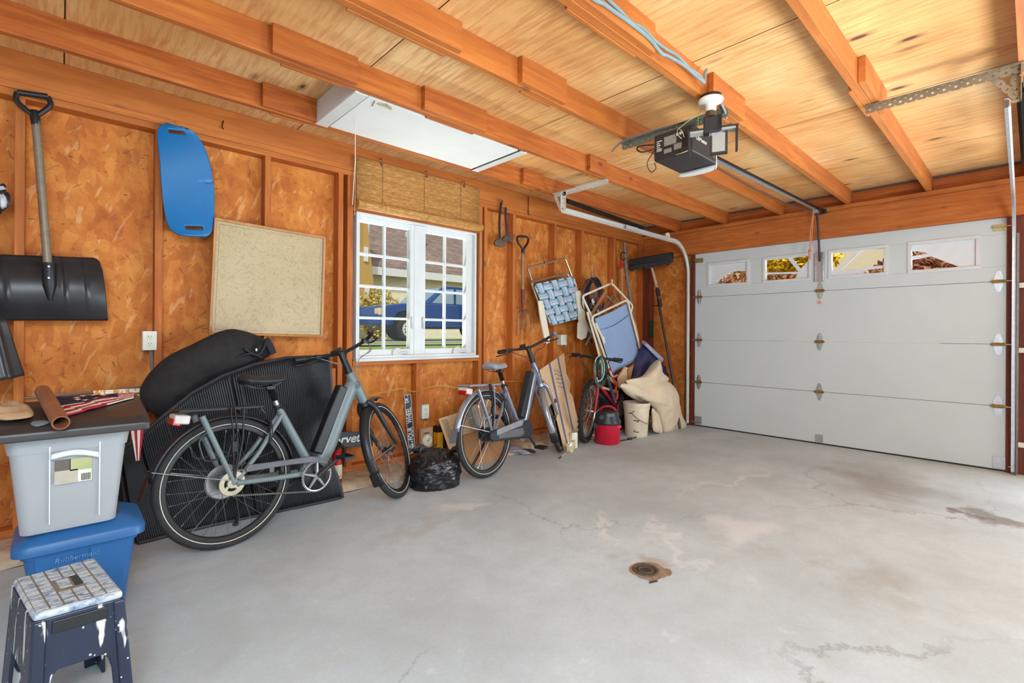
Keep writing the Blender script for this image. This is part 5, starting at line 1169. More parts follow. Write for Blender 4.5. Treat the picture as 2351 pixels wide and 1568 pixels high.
for P in ([(1373, 772), (1380, 775), (1388, 815), (1388, 838), (1378, 836), (1376, 800)], [(1452, 728), (1461, 742), (1470, 790), (1468, 800), (1460, 770)]):
    b = MB(); b.prism(wpts(P, yb_+.03), (0, .018, 0)); b.build('wooden_arm', WDA, c2, smooth=0, bevel=.004)
b = MB(); b.tube([WY(1404, 650, yb_+.04), WY(1405, 642, yb_+.02)], .012, 8); b.build('end_cap', ARMW, c2)
b = MB(); b.tube([WY(1404, 652, 3.58), WY(1404, 652, 3.20), WY(1404, 644, 3.19)], .006, 6); tag(b.build('long_hook', STEEL), 'long steel hook carrying the folded light blue chair', 'hook')
b = MB(); b.tube([WY(1250, 604, 3.585), WY(1250, 604, 3.49), WY(1250, 598, 3.485)], .005, 6); tag(b.build('hook', HK), 'dark hook carrying the blue webbed chair', 'hook')
# coil of dark blue rope
rc = tag(root('rope_coil', WY(1362, 720, 3.48)), 'tangled coil of dark blue rope hanging from a hook behind the folded chairs', 'rope')
RP, RB = M('dark_blue_rope', (30, 34, 62), .8), M('brown_rope', (92, 62, 44), .8); random.seed(3)
for k_ in range(12):
    cx_, w_, h_ = 1362+random.uniform(-7, 7), random.uniform(11, 20), random.uniform(26, 44); P = []
    for i in range(10): a_ = 2*pi*i/10; P.append(WY(cx_+w_*sin(a_)*(1-.25*cos(a_)), 640+h_-h_*cos(a_)+random.uniform(-3, 3), 3.50-random.uniform(0, .09)))
    b = MB(); b.tube(smoothpath(P, 3, closed=True), .0075 if k_ < 9 else .005, 6, closed=True); b.build('rope_loop', RP if k_ % 4 else RB, rc)
b = MB(); b.tube([WY(1359, 612, 3.58), WY(1361, 630, 3.575), WY(1361, 640, 3.57), WY(1364, 644, 3.48), WY(1364, 638, 3.47)], .005, 6); tag(b.build('hook', STEEL), 'long steel hook carrying the dark blue rope coil', 'hook')
b = MB(); b.box(WY(1372, 694, 3.40), WY(1384, 686, 3.42)); b.build('red_tie', M('red_tie_tape', (176, 44, 40), .6), rc, smooth=0)
# pole pruner with loop, clip and stick
pp = tag(root('pole_pruner', WY(1455, 790, 3.45)), 'curved grey pole with a red clip leaning in the corner left of the broom', 'pole')
b = MB(); b.tube(smoothpath([WY(1433, 557, 3.55), WY(1435, 590, 3.55), WY(1440, 640, 3.53), WY(1448, 690, 3.5), WY(1454, 740, 3.46), WY(1470, 900, 3.40)], 6), .020, 10); b.build('pole', M('grey_pole', (122, 114, 108), .55), pp)
b = MB(); b.tube([WY(1431+6*cos(a_), 588+9*sin(a_), 3.54) for a_ in [2*pi*i/18 for i in range(18)]], .007, 6, closed=True); b.build('ring', BLK, pp)
b = MB(); b.prism(wpts([(1426, 601), (1433, 605), (1429, 617), (1424, 614)], 3.52), (0, .02, 0)); b.build('red_clip', M('red_clip_plastic', (190, 40, 44), .4), pp, smooth=0, bevel=.004)
b = MB(); b.tube([WY(1434, 597, 3.52), WY(1431, 604, 3.52)], .006, 6); b.build('shackle', STEEL, pp)
b = MB(); b.prism(wpts([(1426, 616), (1431, 616), (1431, 690), (1427, 690)], 3.55), (0, .02, 0)); b.build('wooden_stick', M('orange_stick', (204, 132, 72), .6), pp, smooth=0)
# push broom standing head up in the corner
bmr = tag(root('push_broom', DX(1545, 872, 5.62)), 'black push broom standing head up in the corner beside the garage door', 'broom')
xa = 5.60
b = MB(); E0, E1 = DX(1447, 604, 5.42), DX(1544, 587, 5.60); d = (E1-E0); b.obox((E0+E1)/2, d/2, (.03, 0, 0), (0, 0, .045)); b.build('head', M('broom_block', (26, 22, 22), .6), bmr, bevel=.01)
b = MB(); random.seed(9)
for i in range(34):
    p = E0.lerp(E1, (i+.5)/34); b.tube([p+Vector((.0, 0, -.03)), p+Vector((0, 0, -.085-.014*sin(i*1.1))), p+Vector((-.0, 0, -.10-.014*sin(i*1.1)))], [.018, .024, .006], 6)
b.build('bristles', M('dark_grey_bristles', (54, 50, 52), .9, var=.3, scale=60), bmr, smooth=0)
b = MB(); b.tube([DX(1491, 596, 5.55), DX(1500, 628, 5.54), DX(1508, 660, 5.53)], [.014, .018, .018], 10); b.build('threaded_handle', M('pale_pink_wood', (206, 168, 142), .5), bmr)
b = MB(); b.tube([DX(1507, 655, 5.53), DX(1512, 690, 5.52), DX(1514, 706, 5.52), DX(1545, 872, 5.40), Vector((5.345, 2.83, .02))], .016, 10); b.build('pole', M('charcoal_pole', (58, 50, 48), .4), bmr)
for p0, p1 in (((1509, 664), (1512, 679)), ((1513, 687), (1516, 704))): b = MB(); b.tube([DX(*p0, 5.52), DX(*p1, 5.52)], .026, 10); b.build('clamp', BLK, bmr)
b = MB(); b.tube([DX(1498, 702, 5.52), DX(1520, 703, 5.52)], .007, 6); b.build('lever', BLK, bmr)
# red mountain bike
RDP = M('red_bike_paint', (176, 22, 40), .3, var=.08, coat=.3)
cf = FZ(1354, 1016); 
mb_ = tag(root('mountain_bike', (cf.x, cf.y, 0), rotz=radians(189), local=True), 'red mountain bike with knobbly tyre parked front first between cardboard and shop vac', 'bicycle')
FW = wheel(mb_, 'wheel', (0, 0, .33), (0, 1, 0), .33, tw=.025, band=False, rim=ALLOY, rimr=.262, knobs=True, nsp=32, spokes=ALLOY)
b = MB(); hx = lambda z: -.065-.0*z-(z-.62)*.36
b.tube([(hx(.62), 0, .62), (hx(.74), 0, .74)], .019, 12); b.tube([(-.09, 0, .66), (-.62, 0, .30)], [.021, .019], 12); b.tube([(-.105, 0, .725), (-.52, 0, .74)], [.017, .016], 12); b.tube([(-.52, 0, .80), (-.63, 0, .30)], .016, 10); b.ball((-.635, 0, .29), (.03, .035, .03), 10, 8)
for s in (-1, 1): b.tube([(-.63, s*.03, .30), (-1.03, s*.06, .33)], .010, 8); b.tube([(-.53, s*.02, .74), (-1.03, s*.06, .33)], .009, 8)
b.build('frame', RDP, mb_)
b = MB()
for s in (-1, 1): b.tube(smoothpath([(-.062, s*.03, .64), (-.045, s*.058, .60), (-.02, s*.062, .46), (0, s*.060, .33)], 5), [.016]*10+[.012]*6, 8)
b.tube([(-.06, -.045, .635), (-.06, .045, .635)], .018, 8); b.build('fork', RDP, mb_)
b = MB(); b.tube([(hx(.74), 0, .74), (hx(.80), 0, .80), (-.10, 0, .875)], [.013, .013, .016], 10); b.build('stem', BLK, mb_)
b = MB(); b.tube(smoothpath([(-.12, -.27, .885), (-.10, -.12, .885), (-.09, 0, .875), (-.10, .12, .885), (-.12, .27, .885)], 4), .0115, 10); hbm = b.build('handlebar', BLK, mb_)
for s in (-1, 1):
    b = MB(); b.tube([(-.115, s*.18, .886), (-.122, s*.275, .886)], .018, 10); b.build('grip', BLK, hbm)
    b = MB(); b.obox((-.085, s*.165, .880), (.02, 0, 0), (0, .022, 0), (0, 0, .014)); b.tube([(-.07, s*.17, .875), (-.045, s*.23, .868), (-.05, s*.28, .862)], .006, 6); b.build('brake_lever', DKM, hbm)
    b = MB(); b.tube(smoothpath([(-.07, s*.16, .88), (-.02, s*.13, .82), (-.03, s*.05, .72), (-.05, s*.03, .66)], 5), .003, 5); b.build('cable', BLK, hbm)
b = MB(); b.lathe([(.026, 0), (.028, .012), (.022, .02)], (-.035, .052, .66), (1, .1, 0), 18); b.build('front_reflector', M('clear_reflector', (226, 214, 196), .25), mb_)
b = MB(); b.tube([(0, -.085, .33), (0, .085, .33)], .008, 8); b.tube([(0, .085, .33), (-.03, .09, .35)], .006, 6); b.build('axle', ALLOY, mb_)
wheel(mb_, 'wheel', (-1.03, 0, .33), (0, 1, 0), .33, tw=.025, band=False, rim=ALLOY, rimr=.262, nsp=32, spokes=ALLOY)
b = MB(); b.lathe([(.09, -.004), (.094, 0), (.09, .004)], (-.635, .05, .29), (0, 1, 0), 28); b.build('chainring', CHAIN, mb_)
ax_ = Vector((-.36, 0, 1)).normalized(); Qm = Matrix.Rotation(radians(15), 3, ax_); pv = Vector((-.055, 0, .60))
def turn(o):
    for q in o.data.vertices: q.co = pv + Qm @ (q.co-pv)
    for c in o.children: turn(c)
for o in list(mb_.children):
    if o.name.split('.')[0] in ('fork', 'stem', 'handlebar', 'front_reflector', 'axle') or o.name == FW.name: turn(o)
# cords looped over its right grip
cd_ = tag(root('cord_bundle', WY(1380, 850, 3.12)), 'bundle of green and white extension cords looped over the red bicycle handlebar', 'cord')
GRN, WGR = M('green_cord', (42, 96, 82), .5), M('pale_cord', (176, 206, 196), .5); random.seed(8)
hg = DX(1382, 823, 4.2)
for k_ in range(11):
    cx_, w_, h_ = 1379+random.uniform(-6, 6), random.uniform(5, 12), random.uniform(27, 36); P = []
    for i in range(10): a_ = 2*pi*i/10; P.append(WY(cx_+w_*sin(a_), 818+h_-h_*cos(a_), 2.98+.07*cos(a_*1.0)*random.uniform(.4, 1)+random.uniform(-.012, .012)))
    b = MB(); b.tube(smoothpath(P, 4, closed=True), .0042 if k_ % 3 else .0055, 6, closed=True); b.build('cord_loop', WGR if k_ in (0, 4) else (GRN if k_ % 3 else BLK), cd_)
# shop vac
vc = FZ(1396, 1010); vx, vy = 4.175, 3.02
va = tag(root('shop_vacuum', (vx, vy, 0)), 'small red shop vacuum with black lid on the floor beside the mountain bike wheel', 'vacuum')
b = MB(); b.lathe([(.118, 0), (.128, .012), (.132, .205), (.134, .212)], (vx, vy, 0), n=36); b.build('tank', M('vac_red', (190, 14, 46), .4, var=.06), va)
b = MB(); b.lathe([(.137, .200), (.140, .215), (.138, .235), (.122, .262), (.118, .31), (.104, .335), (.05, .345)], (vx, vy, 0), n=36); ld = b.build('motor_lid', M('vac_black', (38, 38, 42), .38), va)
cdir = Vector((vx, vy, 0)).normalized(); sd_ = Vector((cdir.y, -cdir.x, 0))
for s in (-1, 1): b = MB(); b.obox(Vector((vx, vy, .185))+sd_*(s*.118)-cdir*.072, sd_*.022, cdir*.012, (0, 0, .034 if s < 0 else .016)); b.build('latch', BLK if s < 0 else M('red_latch', (206, 40, 66), .4), va, bevel=.004)
b = MB(); b.obox(Vector((vx, vy, .305))-cdir*.105+sd_*.03, sd_*.035, cdir*.022, (0, 0, .018)); b.build('filter_cover', M('vac_grey', (112, 112, 114), .35), ld, bevel=.006)
b = MB(); b.lathe([(.024, 0), (.024, .03), (.018, .03)], Vector((vx, vy, .285))-cdir*.105-sd_*.055, -cdir, 16); b.build('hose_port', DGREY, ld)
b = MB(); b.tube(smoothpath([Vector((vx, vy, .33))-sd_*.09, Vector((vx, vy, .372))-sd_*.04, Vector((vx, vy, .376))+sd_*.04, Vector((vx, vy, .335))+sd_*.09], 5), .013, 8); b.build('carry_handle', M('vac_red_handle', (170, 20, 44), .4), ld)
b = MB(); P = [FZ(1382, 1012, .006), FZ(1396, 1017, .006), FZ(1424, 1012, .006), FZ(1446, 1008, .006), FZ(1460, 1003, .006), FZ(1464, 992, .008), FZ(1452, 978, .01), FZ(1436, 985, .008)]; b.tube(smoothpath(P, 6), .006, 6); b.tube([FZ(1442, 1008, .010), FZ(1450, 1007, .010)], .014, 8); b.build('power_cord', BLK, va)
# bucket
bk = FZ(1471, 1000); kx, ky = 4.735, 3.03
bu = tag(root('bucket', (kx, ky, 0)), 'dirty white plastic bucket standing under the cream blanket', 'bucket')
BKW = M('bucket_white', (226, 210, 182), .5, var=.08, scale=9)
b = MB(); b.lathe([(.118, 0), (.122, .005), (.140, .30), (.146, .30), (.146, .318), (.141, .32), (.149, .34), (.151, .372), (.145, .372), (.134, .30), (.115, .012), (.02, .012)], (kx, ky, 0), n=40); b.build('pail', BKW, bu)
b = MB(); b.lathe([(.138, .33), (.02, .332)], (kx, ky, 0), n=30); b.build('contents', M('rusty_contents', (176, 106, 54), .8), bu)
cdir = Vector((kx, ky, 0)).normalized(); sd_ = Vector((cdir.y, -cdir.x, 0)); O = Vector((kx, ky, 0))
b = MB(); b.tube(smoothpath([O-sd_*.06-cdir*.142+Vector((0, 0, .27)), O-cdir*.160+sd_*.03+Vector((0, 0, .20)), O+sd_*.12-cdir*.10+Vector((0, 0, .15)), O+sd_*.150+Vector((0, 0, .165))], 6), .0035, 6); b.tube([O+sd_*.147+Vector((0, 0, .165)), O+sd_*.158+Vector((0, 0, .165))], .012, 8); b.build('wire_bail', DSTEEL, bu)
PRT = M('worn_print', (58, 44, 36), .7)
b = MB(); random.seed(2)
for (s0_, z0_, n_) in ((-.055, .275, 7), (.0, .175, 9), (.0, .07, 7)):
    for q in range(n_):
        a_ = (s0_+random.uniform(-.03, .03))/.135; rr = .1245+.0178*((z0_)/.30)+.0012; zz = z0_+random.uniform(-.014, .014); rr = .122+.018*zz/.30+.001; dv = (-cdir*cos(a_)+sd_*sin(a_)); tt = sd_*cos(a_)+cdir*sin(a_)
        b.obox(O+dv*rr+Vector((0, 0, zz)), tt*random.uniform(.003, .010), dv*.0008, Vector((0, 0, random.uniform(.002, .006)))+tt*random.uniform(-.004, .004))
b.build('worn_print', PRT, bu, smooth=0)
# cream blanket draped over the clutter
BLKT = M('cream_blanket', (222, 202, 172), .9, var=.06, scale=7, bump=.35, bscale=220)
bk_ = tag(root('blanket', FZ(1545, 995)), 'thick cream blanket draped over corner clutter down to the floor beside the garage door', 'blanket')
yk = 3.0
def wl3(P, y): return [WY(a_, c_, y) for a_, c_ in P]
b = MB(); b.puff(wl3([(1492, 885), (1520, 872), (1540, 880), (1553, 895), (1558, 915), (1560, 942), (1566, 965), (1574, 983), (1560, 992), (1540, 998), (1526, 994), (1514, 970), (1502, 940), (1488, 925), (1470, 915), (1462, 902)], 2.93), (-.3, -1, .2), .10, .9, nz=.05, nf=5); b.build('hanging_panel', BLKT, bk_, smooth=70)
b = MB(); b.puff(wl3([(1438, 873), (1462, 868), (1486, 855), (1508, 826), (1514, 836), (1521, 856), (1536, 872), (1520, 882), (1490, 893), (1462, 899), (1446, 886)], 2.97), (-.2, -1, .3), .085, .9, nz=.04, nf=6); b.build('upper_fold', BLKT, bk_, smooth=70)
b = MB(); b.puff(wl3([(1424, 886), (1440, 880), (1462, 896), (1500, 905), (1510, 925), (1485, 928), (1462, 918), (1440, 905)], 2.99), (-.2, -1, .3), .06, .9, nz=.03, nf=7); b.build('side_fold', BLKT, bk_, smooth=70)
for P in ([(1497, 938), (1506, 945), (1512, 970), (1514, 992), (1505, 992), (1499, 985), (1498, 960)], [(1507, 945), (1514, 965), (1520, 992), (1513, 994), (1508, 975)]):
    b = MB(); b.puff(wl3(P, 2.90), (-.2, -1, .1), .03, .9); b.build('hanging_hem', BLKT, bk_, smooth=70)
# things behind the blanket
b = MB(); b.puff(wl3([(1470, 800), (1480, 788), (1495, 800), (1512, 826), (1528, 850), (1534, 880), (1500, 890), (1460, 895), (1448, 880), (1456, 840)], 3.16), (-.2, -1, .2), .10, .9, nz=.05, nf=8); tag(b.build('navy_bag', M('navy_nylon', (40, 38, 76), .6, var=.25, bump=.2), smooth=70), 'navy nylon bag stuffed behind the cream blanket', 'bag')
fb = [WY(1480, 793, 3.05), WY(1486, 787, 3.05), WY(1526, 825, 3.05), WY(1520, 834, 3.05)]
b = MB(); b.prism(fb, (.10, .12, .04)); tag(b.build('folded_tarp', M('pale_blue_grey_tarp', (156, 160, 186), .5, var=.12), bevel=.02), 'pale grey folded tarp wedged between the navy bag and the broom pole', 'tarp')
b = MB(); b.puff(wl3([(1400, 880), (1420, 862), (1450, 880), (1470, 915), (1462, 960), (1440, 975), (1425, 1000), (1405, 985), (1385, 940), (1370, 900)], 3.34), (-.3, -1, .1), .10, .5, nz=.08, nf=9); tag(b.build('black_bag_heap', M('black_crinkled_bag', (22, 20, 22), .5), smooth=50), 'heap of black plastic bags behind the shop vacuum', 'bag')
for P, mt_, lb in (([(1420, 868), (1436, 842), (1442, 845), (1440, 880), (1424, 892)], CARD, 'tan cardboard strip sticking up behind the folded light blue chair'), ([(1440, 848), (1455, 838), (1448, 870), (1440, 874)], CARDB, 'brown cardboard strip sticking up left of the navy bag')):
    b = sheet(wl3(P, 3.12), (0, .02, 0)); tag(b.build('cardboard_strip', mt_, smooth=0), lb, 'cardboard')
for P, c_, lb, nm in (([(1394, 868), (1400, 864), (1422, 880), (1420, 887)], (206, 166, 112), 'upper pale wooden stick poking left out of the clutter', 'wooden_stick'), ([(1383, 887), (1420, 897), (1419, 903), (1383, 892)], (196, 166, 120), 'lower pale wooden stick poking left out of the clutter', 'wooden_stick')):
    b = sheet(wl3(P, 3.16), (0, .03, 0)); tag(b.build(nm, M('stick_'+str(len(P))+str(c_[0]), c_, .6), smooth=0), lb, 'stick')
b = MB(); b.tube(smoothpath([WY(1406, 868, 3.13), WY(1416, 882, 3.12), WY(1414, 895, 3.12), WY(1418, 905, 3.12), WY(1416, 917, 3.12)], 5), .009, 8); tag(b.build('orange_strap', M('orange_red_strap', (206, 62, 36), .6)), 'orange red strap dangling left of the cream blanket', 'strap')
b = MB(); b.tube([WY(1393, 860, 3.18), WY(1412, 925, 3.14)], .022, 10); tag(b.build('dark_blue_tube', M('dark_blue_tube_plastic', (48, 50, 72), .4)), 'dark blue tube slanting down behind the cord bundle', 'tube')
b = MB(); b.box(DX(1499, 775, 5.70), DX(1492, 737, 5.72)); tag(b.build('green_strip', M('dark_green_strip', (40, 62, 34), .6), smooth=0), 'dark green strip on the corner stud below the broom', 'strip')
b = MB(); b.tube(smoothpath([FZ(1425, 990, .012), FZ(1440, 988, .012), FZ(1452, 994, .012)], 4), .010, 6); tag(b.build('tan_stick', M('tan_dowel', (180, 140, 92), .6)), 'short tan stick on the floor between the vacuum and the bucket', 'stick')
# ------------------------------------------------------------------ garage door hardware and ceiling fittings
def perf(b, p0, p1, wdir, width, pitch=.046, hr=.0062, th=.003):
    # a perforated steel strip from p0 to p1 (holes are real)
    p0, p1 = Vector(p0), Vector(p1); d = p1-p0; L = d.length; d.normalize(); w = Vector(wdir); w = (w-d*w.dot(d)).normalized(); n = max(1, round(L/pitch)); st = L/n; nn = d.cross(w)*th*.5
    for k in range(n):
        c = p0+d*(st*(k+.5)); O = []; I = []
        for q in range(12):
            a = 2*pi*q/12; ca, sa = cos(a), sin(a); m = max(abs(ca), abs(sa))
            O.append(c+d*(ca/m*st/2)+w*(sa/m*width/2)); I.append(c+d*(ca*hr)+w*(sa*hr))
        for sg in (1, -1): b.add([p+nn*sg for p in O]+[p+nn*sg for p in I], [(q, (q+1) % 12, 12+(q+1) % 12, 12+q) if sg > 0 else (q, 12+q, 12+(q+1) % 12, (q+1) % 12) for q in range(12)])
        b.add([p+nn for p in I]+[p-nn for p in I], [(q, (q+1) % 12, 12+(q+1) % 12, 12+q) for q in range(12)])
        for s in (1, -1): A = c-d*(st/2)+w*(s*width/2); B_ = c+d*(st/2)+w*(s*width/2); b.add([A+nn, B_+nn, B_-nn, A-nn], [(0, 1, 2, 3)])
def angle_iron(b, p0, p1, w1, w2, width=.032): 
    perf(b, Vector(p0)+Vector(w1)*width/2, Vector(p1)+Vector(w1)*width/2, w1, width); perf(b, Vector(p0)+Vector(w2)*width/2, Vector(p1)+Vector(w2)*width/2, w2, width)
PST = M('painted_grey_steel', (214, 212, 204), .4, .35, var=.06)
def track(y, sgn, label, horiz_end, mat, pts_z=2.245):
    r = tag(root('door_track', (5.70, y, 0)), label, 'track')
    xv = 5.705
    path = [Vector((xv, y, .03)), Vector((xv, y, 1.86))]
    for i in range(1, 11): a = pi/2*i/10; path.append(Vector((xv-.34*(1-cos(a)), y, 1.86+(pts_z-1.86)*sin(a))))
    path.append(Vector(horiz_end))
    # a C channel swept along the path, open towards the door
    prof = [(-.026, .010), (-.026, -.004), (-.014, -.012), (.014, -.012), (.026, -.004), (.026, .010), (.020, .010), (.020, -.0), (.012, -.007), (-.012, -.007), (-.020, 0), (-.020, .010)]
    b = MB(); V = []; Fc = []; m = len(prof)
    for i, p in enumerate(path):
        a = path[max(0, i-1)]; c = path[min(len(path)-1, i+1)]; t = (c-a).normalized(); s_ = Vector((0, 1, 0)); nrm = t.cross(s_)
        nrm = nrm.normalized()
        for u, v in prof: V.append(p+nrm*u+s_*(v*sgn*-1))
    for i in range(len(path)-1):
        for k in range(m): Fc.append((i*m+k, i*m+(k+1) % m, (i+1)*m+(k+1) % m, (i+1)*m+k))
    Fc += [tuple(range(m)), tuple((len(path)-1)*m+k for k in range(m))]
    b.add(V, Fc); b.build('channel', mat, r, smooth=30)
    b = MB(); b.box((xv-.004, y+sgn*.018-.002, .0), (xv+.040, y+sgn*.018+.002, 1.98)); b.box((xv+.030, y+sgn*.018-.012, 0), (xv+.036, y+sgn*.018+.028, 1.98)); b.build('jamb_angle', DSTEEL, r, smooth=0)
    return r
tl = track(2.925, 1, 'pale steel garage door track running along the left side below the joists', (3.36, 2.95, 2.265), PST)
b = MB(); b.obox((4.45, 2.915, 2.258), (.11, 0, 0), (0, .003, 0), (0, 0, .02)); b.build('splice_plate', PST, tl, smooth=0)
# hanger of the left track: angle across the joists, drop and brace
hx_ = 3.37
hg = tag(root('track_hanger', (hx_, 2.95, 2.27)), 'white perforated angle hanger holding the near end of the left door track', 'bracket')
b = MB(); angle_iron(b, (hx_, 2.44, 2.430), (hx_, 3.05, 2.428), (0, 0, -1), (-1, 0, 0), .034); b.build('cross_angle', PST, hg, smooth=0)
b = MB(); angle_iron(b, (hx_, 2.945, 2.26), (hx_, 2.945, 2.43), (0, -1, 0), (-1, 0, 0), .034); b.build('drop_angle', PST, hg, smooth=0)
b = MB(); perf(b, (hx_-.006, 2.965, 2.265), (hx_-.006, 3.04, 2.42), (0, 1, 0), .03); b.build('brace_strap', PST, hg, smooth=0)
b = MB(); b.tube([(hx_-.02, 2.945, 2.275), (hx_+.01, 2.945, 2.275)], .008, 8); b.tube([(hx_-.02, 2.93, 2.41), (hx_+.01, 2.93, 2.41)], .007, 8); b.build('bolt', BRASS, hg)
def coil(b, p0, p1, r, wr, turns):
    p0, p1 = Vector(p0), Vector(p1); d = p1-p0; u = d.orthogonal().normalized(); v = d.normalized().cross(u); n = turns*7
    b.tube([p0+d*(i/n)+u*(cos(2*pi*i/7)*r)+v*(sin(2*pi*i/7)*r) for i in range(n+1)], wr, 4)
sp = tag(root('extension_spring', (3.45, 2.97, 2.375)), 'dark coil spring stretched above the left garage door track', 'spring')
b = MB(); coil(b, (3.46, 2.975, 2.372), (4.75, 2.97, 2.315), .018, .0048, 110); b.build('coil', SPRING, sp)
b = MB(); b.tube([(3.38, 2.965, 2.40), (3.42, 2.97, 2.398), (3.46, 2.975, 2.376)], .005, 6); b.tube([(3.40, 2.97, 2.385), (3.42, 2.972, 2.395), (3.44, 2.97, 2.385), (3.42, 2.968, 2.375)], .005, 6, closed=True); b.build('end_hook', SPRING, sp)
b = MB(); b.tube([(4.75, 2.97, 2.315), (5.30, 2.97, 2.295), (5.55, 2.97, 2.28)], .0035, 6); b.build('lift_cable', DSTEEL, sp)
b = MB(); b.lathe([(.045, -.010), (.048, -.006), (.038, 0), (.048, .006), (.045, .010)], (5.28, 2.97, 2.295), (0, 1, 0), 24); b.build('pulley', M('ivory_pulley', (226, 216, 186), .4), sp)
b = MB(); b.box((5.72, 2.90, 1.96), (5.728, 2.98, 2.05)); b.tube([(5.70, 2.955, 2.0), (5.735, 2.955, 2.0)], .02, 12); b.tube([(5.72, 2.955, 2.0), (5.72, 2.955, 2.10)], .012, 8); b.build('flag_bracket', DSTEEL, tl)
# right track
trk = track(.112, -1, 'bright steel garage door track at the right edge of the photo', (3.36, .092, 2.262), STEEL)
for z in (.25, 1.02, 1.55): b = MB(); b.box((5.726, .02, z-.02), (5.732, .082, z+.02)); b.build('wall_clip', M('white_clip', (214, 208, 196), .5), trk, smooth=0)
h2 = tag(root('track_hanger', (3.37, .05, 2.26)), 'grey perforated angle hanger reaching across the joists at the upper right', 'bracket')
HG2 = M('old_grey_angle', (150, 132, 108), .5, .5, var=.15)
b = MB(); angle_iron(b, (3.36, .66, 2.430), (3.36, .03, 2.430), (0, 0, -1), (-1, 0, 0), .036); b.build('cross_angle', HG2, h2, smooth=0)
b = MB(); angle_iron(b, (3.37, .045, 2.26), (3.37, .045, 2.43), (0, 1, 0), (-1, 0, 0), .036); b.build('drop_angle', HG2, h2, smooth=0)
b = MB(); perf(b, (3.365, .06, 2.28), (3.365, .15, 2.42), (0, 1, 0), .03); b.build('brace_strap', HG2, h2, smooth=0)
s2 = tag(root('extension_spring', (3.5, .02, 2.36)), 'dark wrapped spring above the right garage door track', 'spring')
b = MB(); coil(b, (3.47, .035, 2.36), (4.75, .03, 2.30), .026, .006, 90); b.build('coil', SPRING, s2)
b = MB(); b.tube([(4.75, .03, 2.30), (5.35, .03, 2.27)], .0035, 6); b.lathe([(.045, -.010), (.048, -.006), (.038, 0), (.048, .006), (.045, .010)], (5.30, .03, 2.27), (0, 1, 0), 24); b.build('pulley', DSTEEL, s2)
b = MB(); b.tube([(3.38, .035, 2.38), (3.47, .035, 2.362)], .006, 6); b.build('end_hook', BRASS, s2)
# opener
OP = M('opener_charcoal', (46, 43, 44), .5, var=.12, scale=30)
ox0, ox1, oy0, oy1, oz0, oz1 = 2.70, 3.02, 1.365, 1.615, 2.205, 2.365
op = tag(root('door_opener', ((ox0+ox1)/2, (oy0+oy1)/2, oz0)), 'dark grey garage door opener hung from the joists', 'opener')
b = MB(); b.box((ox0, oy0, oz0), (ox1, oy1, oz1)); b.build('housing', OP, op, smooth=0, bevel=.008)
LENS = M('milky_lens', (222, 220, 214), .3, var=.03)
b = MB(); b.grid(lambda u, v: Vector((ox1+.05*sin(pi*min(1, u*1.0))**.5*(1 if 0 < u < 1 else 0)+.0, oy0+(oy1-oy0)*u, oz0-.022+(oz1-oz0+.02)*v)), 16, 4); b.build('light_lens', LENS, op, solid=.006)
b = MB(); P = [(ox1-.01, oy0), (ox1-.005, oy1), (ox1+.04, oy1-.04), (ox1+.052, (oy0+oy1)/2), (ox1+.04, oy0+.04)]; b.prism([(x, y, oz0-.022) for x, y in P], (0, 0, .02)); b.build('lens_bottom', LENS, op, smooth=0, bevel=.006)
text_mesh('lettering', 'LiftMaster', .034, M('white_print', (206, 200, 192), .5), op, (ox0+.115, oy0-.0012, (oz0+oz1)/2+.012), X_, Z_, bold=.0006)
b = MB(); b.prism([(ox1-.055, oy0-.0015, oz0+.045), (ox1-.025, oy0-.0015, oz0+.045), (ox1-.035, oy0-.0015, oz0+.022)], (0, .001, 0)); b.build('arrow_mark', M('red_brown_mark', (134, 92, 76), .5), op, smooth=0)
LB1, LB2 = M('silver_label', (150, 142, 132), .5, var=.2, scale=90), M('white_label', (208, 202, 192), .5)
def lab(y0_, y1_, z0_, z1_, m, nm='rating_label'): b = MB(); b.box((ox0-.0016, y0_, z0_), (ox0-.0004, y1_, z1_)); return b.build(nm, m, op, smooth=0)
lab(oy1-.15, oy1-.07, oz0+.075, oz0+.13, LB1); lab(oy1-.12, oy1-.07, oz0+.03, oz0+.055, LB1); lab(oy1-.185, oy1-.135, oz0+.035, oz0+.07, LB1)
for i, (z, l) in enumerate(((.115, .035), (.102, .02), (.090, .026), (.078, .02), (.066, .034), (.056, .034))): lab(oy1-.02-l, oy1-.02, oz0+z-.003, oz0+z+.003, LB2, 'warning_line')
for y in (oy1-.155, oy1-.178): b = MB(); b.lathe([(.010, 0), (.010, .0012)], (ox0-.0004, y, oz0+.125), (-1, 0, 0), 16); b.build('dial', LB2, op)
b = MB(); b.box((ox0-.0012, oy0+.03, oz0+.04), (ox0-.0002, oy0+.06, oz0+.12)); b.build('terminal_slot', BLK, op, smooth=0)
YW = M('pale_bell_wire', (206, 190, 130), .5); 
b = MB(); b.tube(smoothpath([(ox0-.01, oy0+.06, oz0+.085), (ox0-.03, oy0+.075, oz0+.11), (ox0-.02, oy0+.08, oz0+.145), (ox0-.03, oy0+.05, oz0+.125), (ox0-.01, oy0+.045, oz0+.09)], 5), .0024, 5); b.build('wire', YW, op)
b = MB(); b.tube(smoothpath([(ox0-.02, oy0+.08, oz0+.145), (ox0+.03, oy0+.03, oz0+.20), (ox0+.08, oy0-.01, oz0+.24), (ox0+.09, oy0-.06, oz0+.30)], 5), .0024, 5); b.build('wire', YW, op)
b = MB(); b.tube(smoothpath([(ox0-.004, oy0+.10, oz0+.004), (ox0-.02, oy0+.06, oz0-.004), (ox0-.01, oy0+.01, oz0+.006)], 4), .0022, 5); b.build('wire', YW, op)
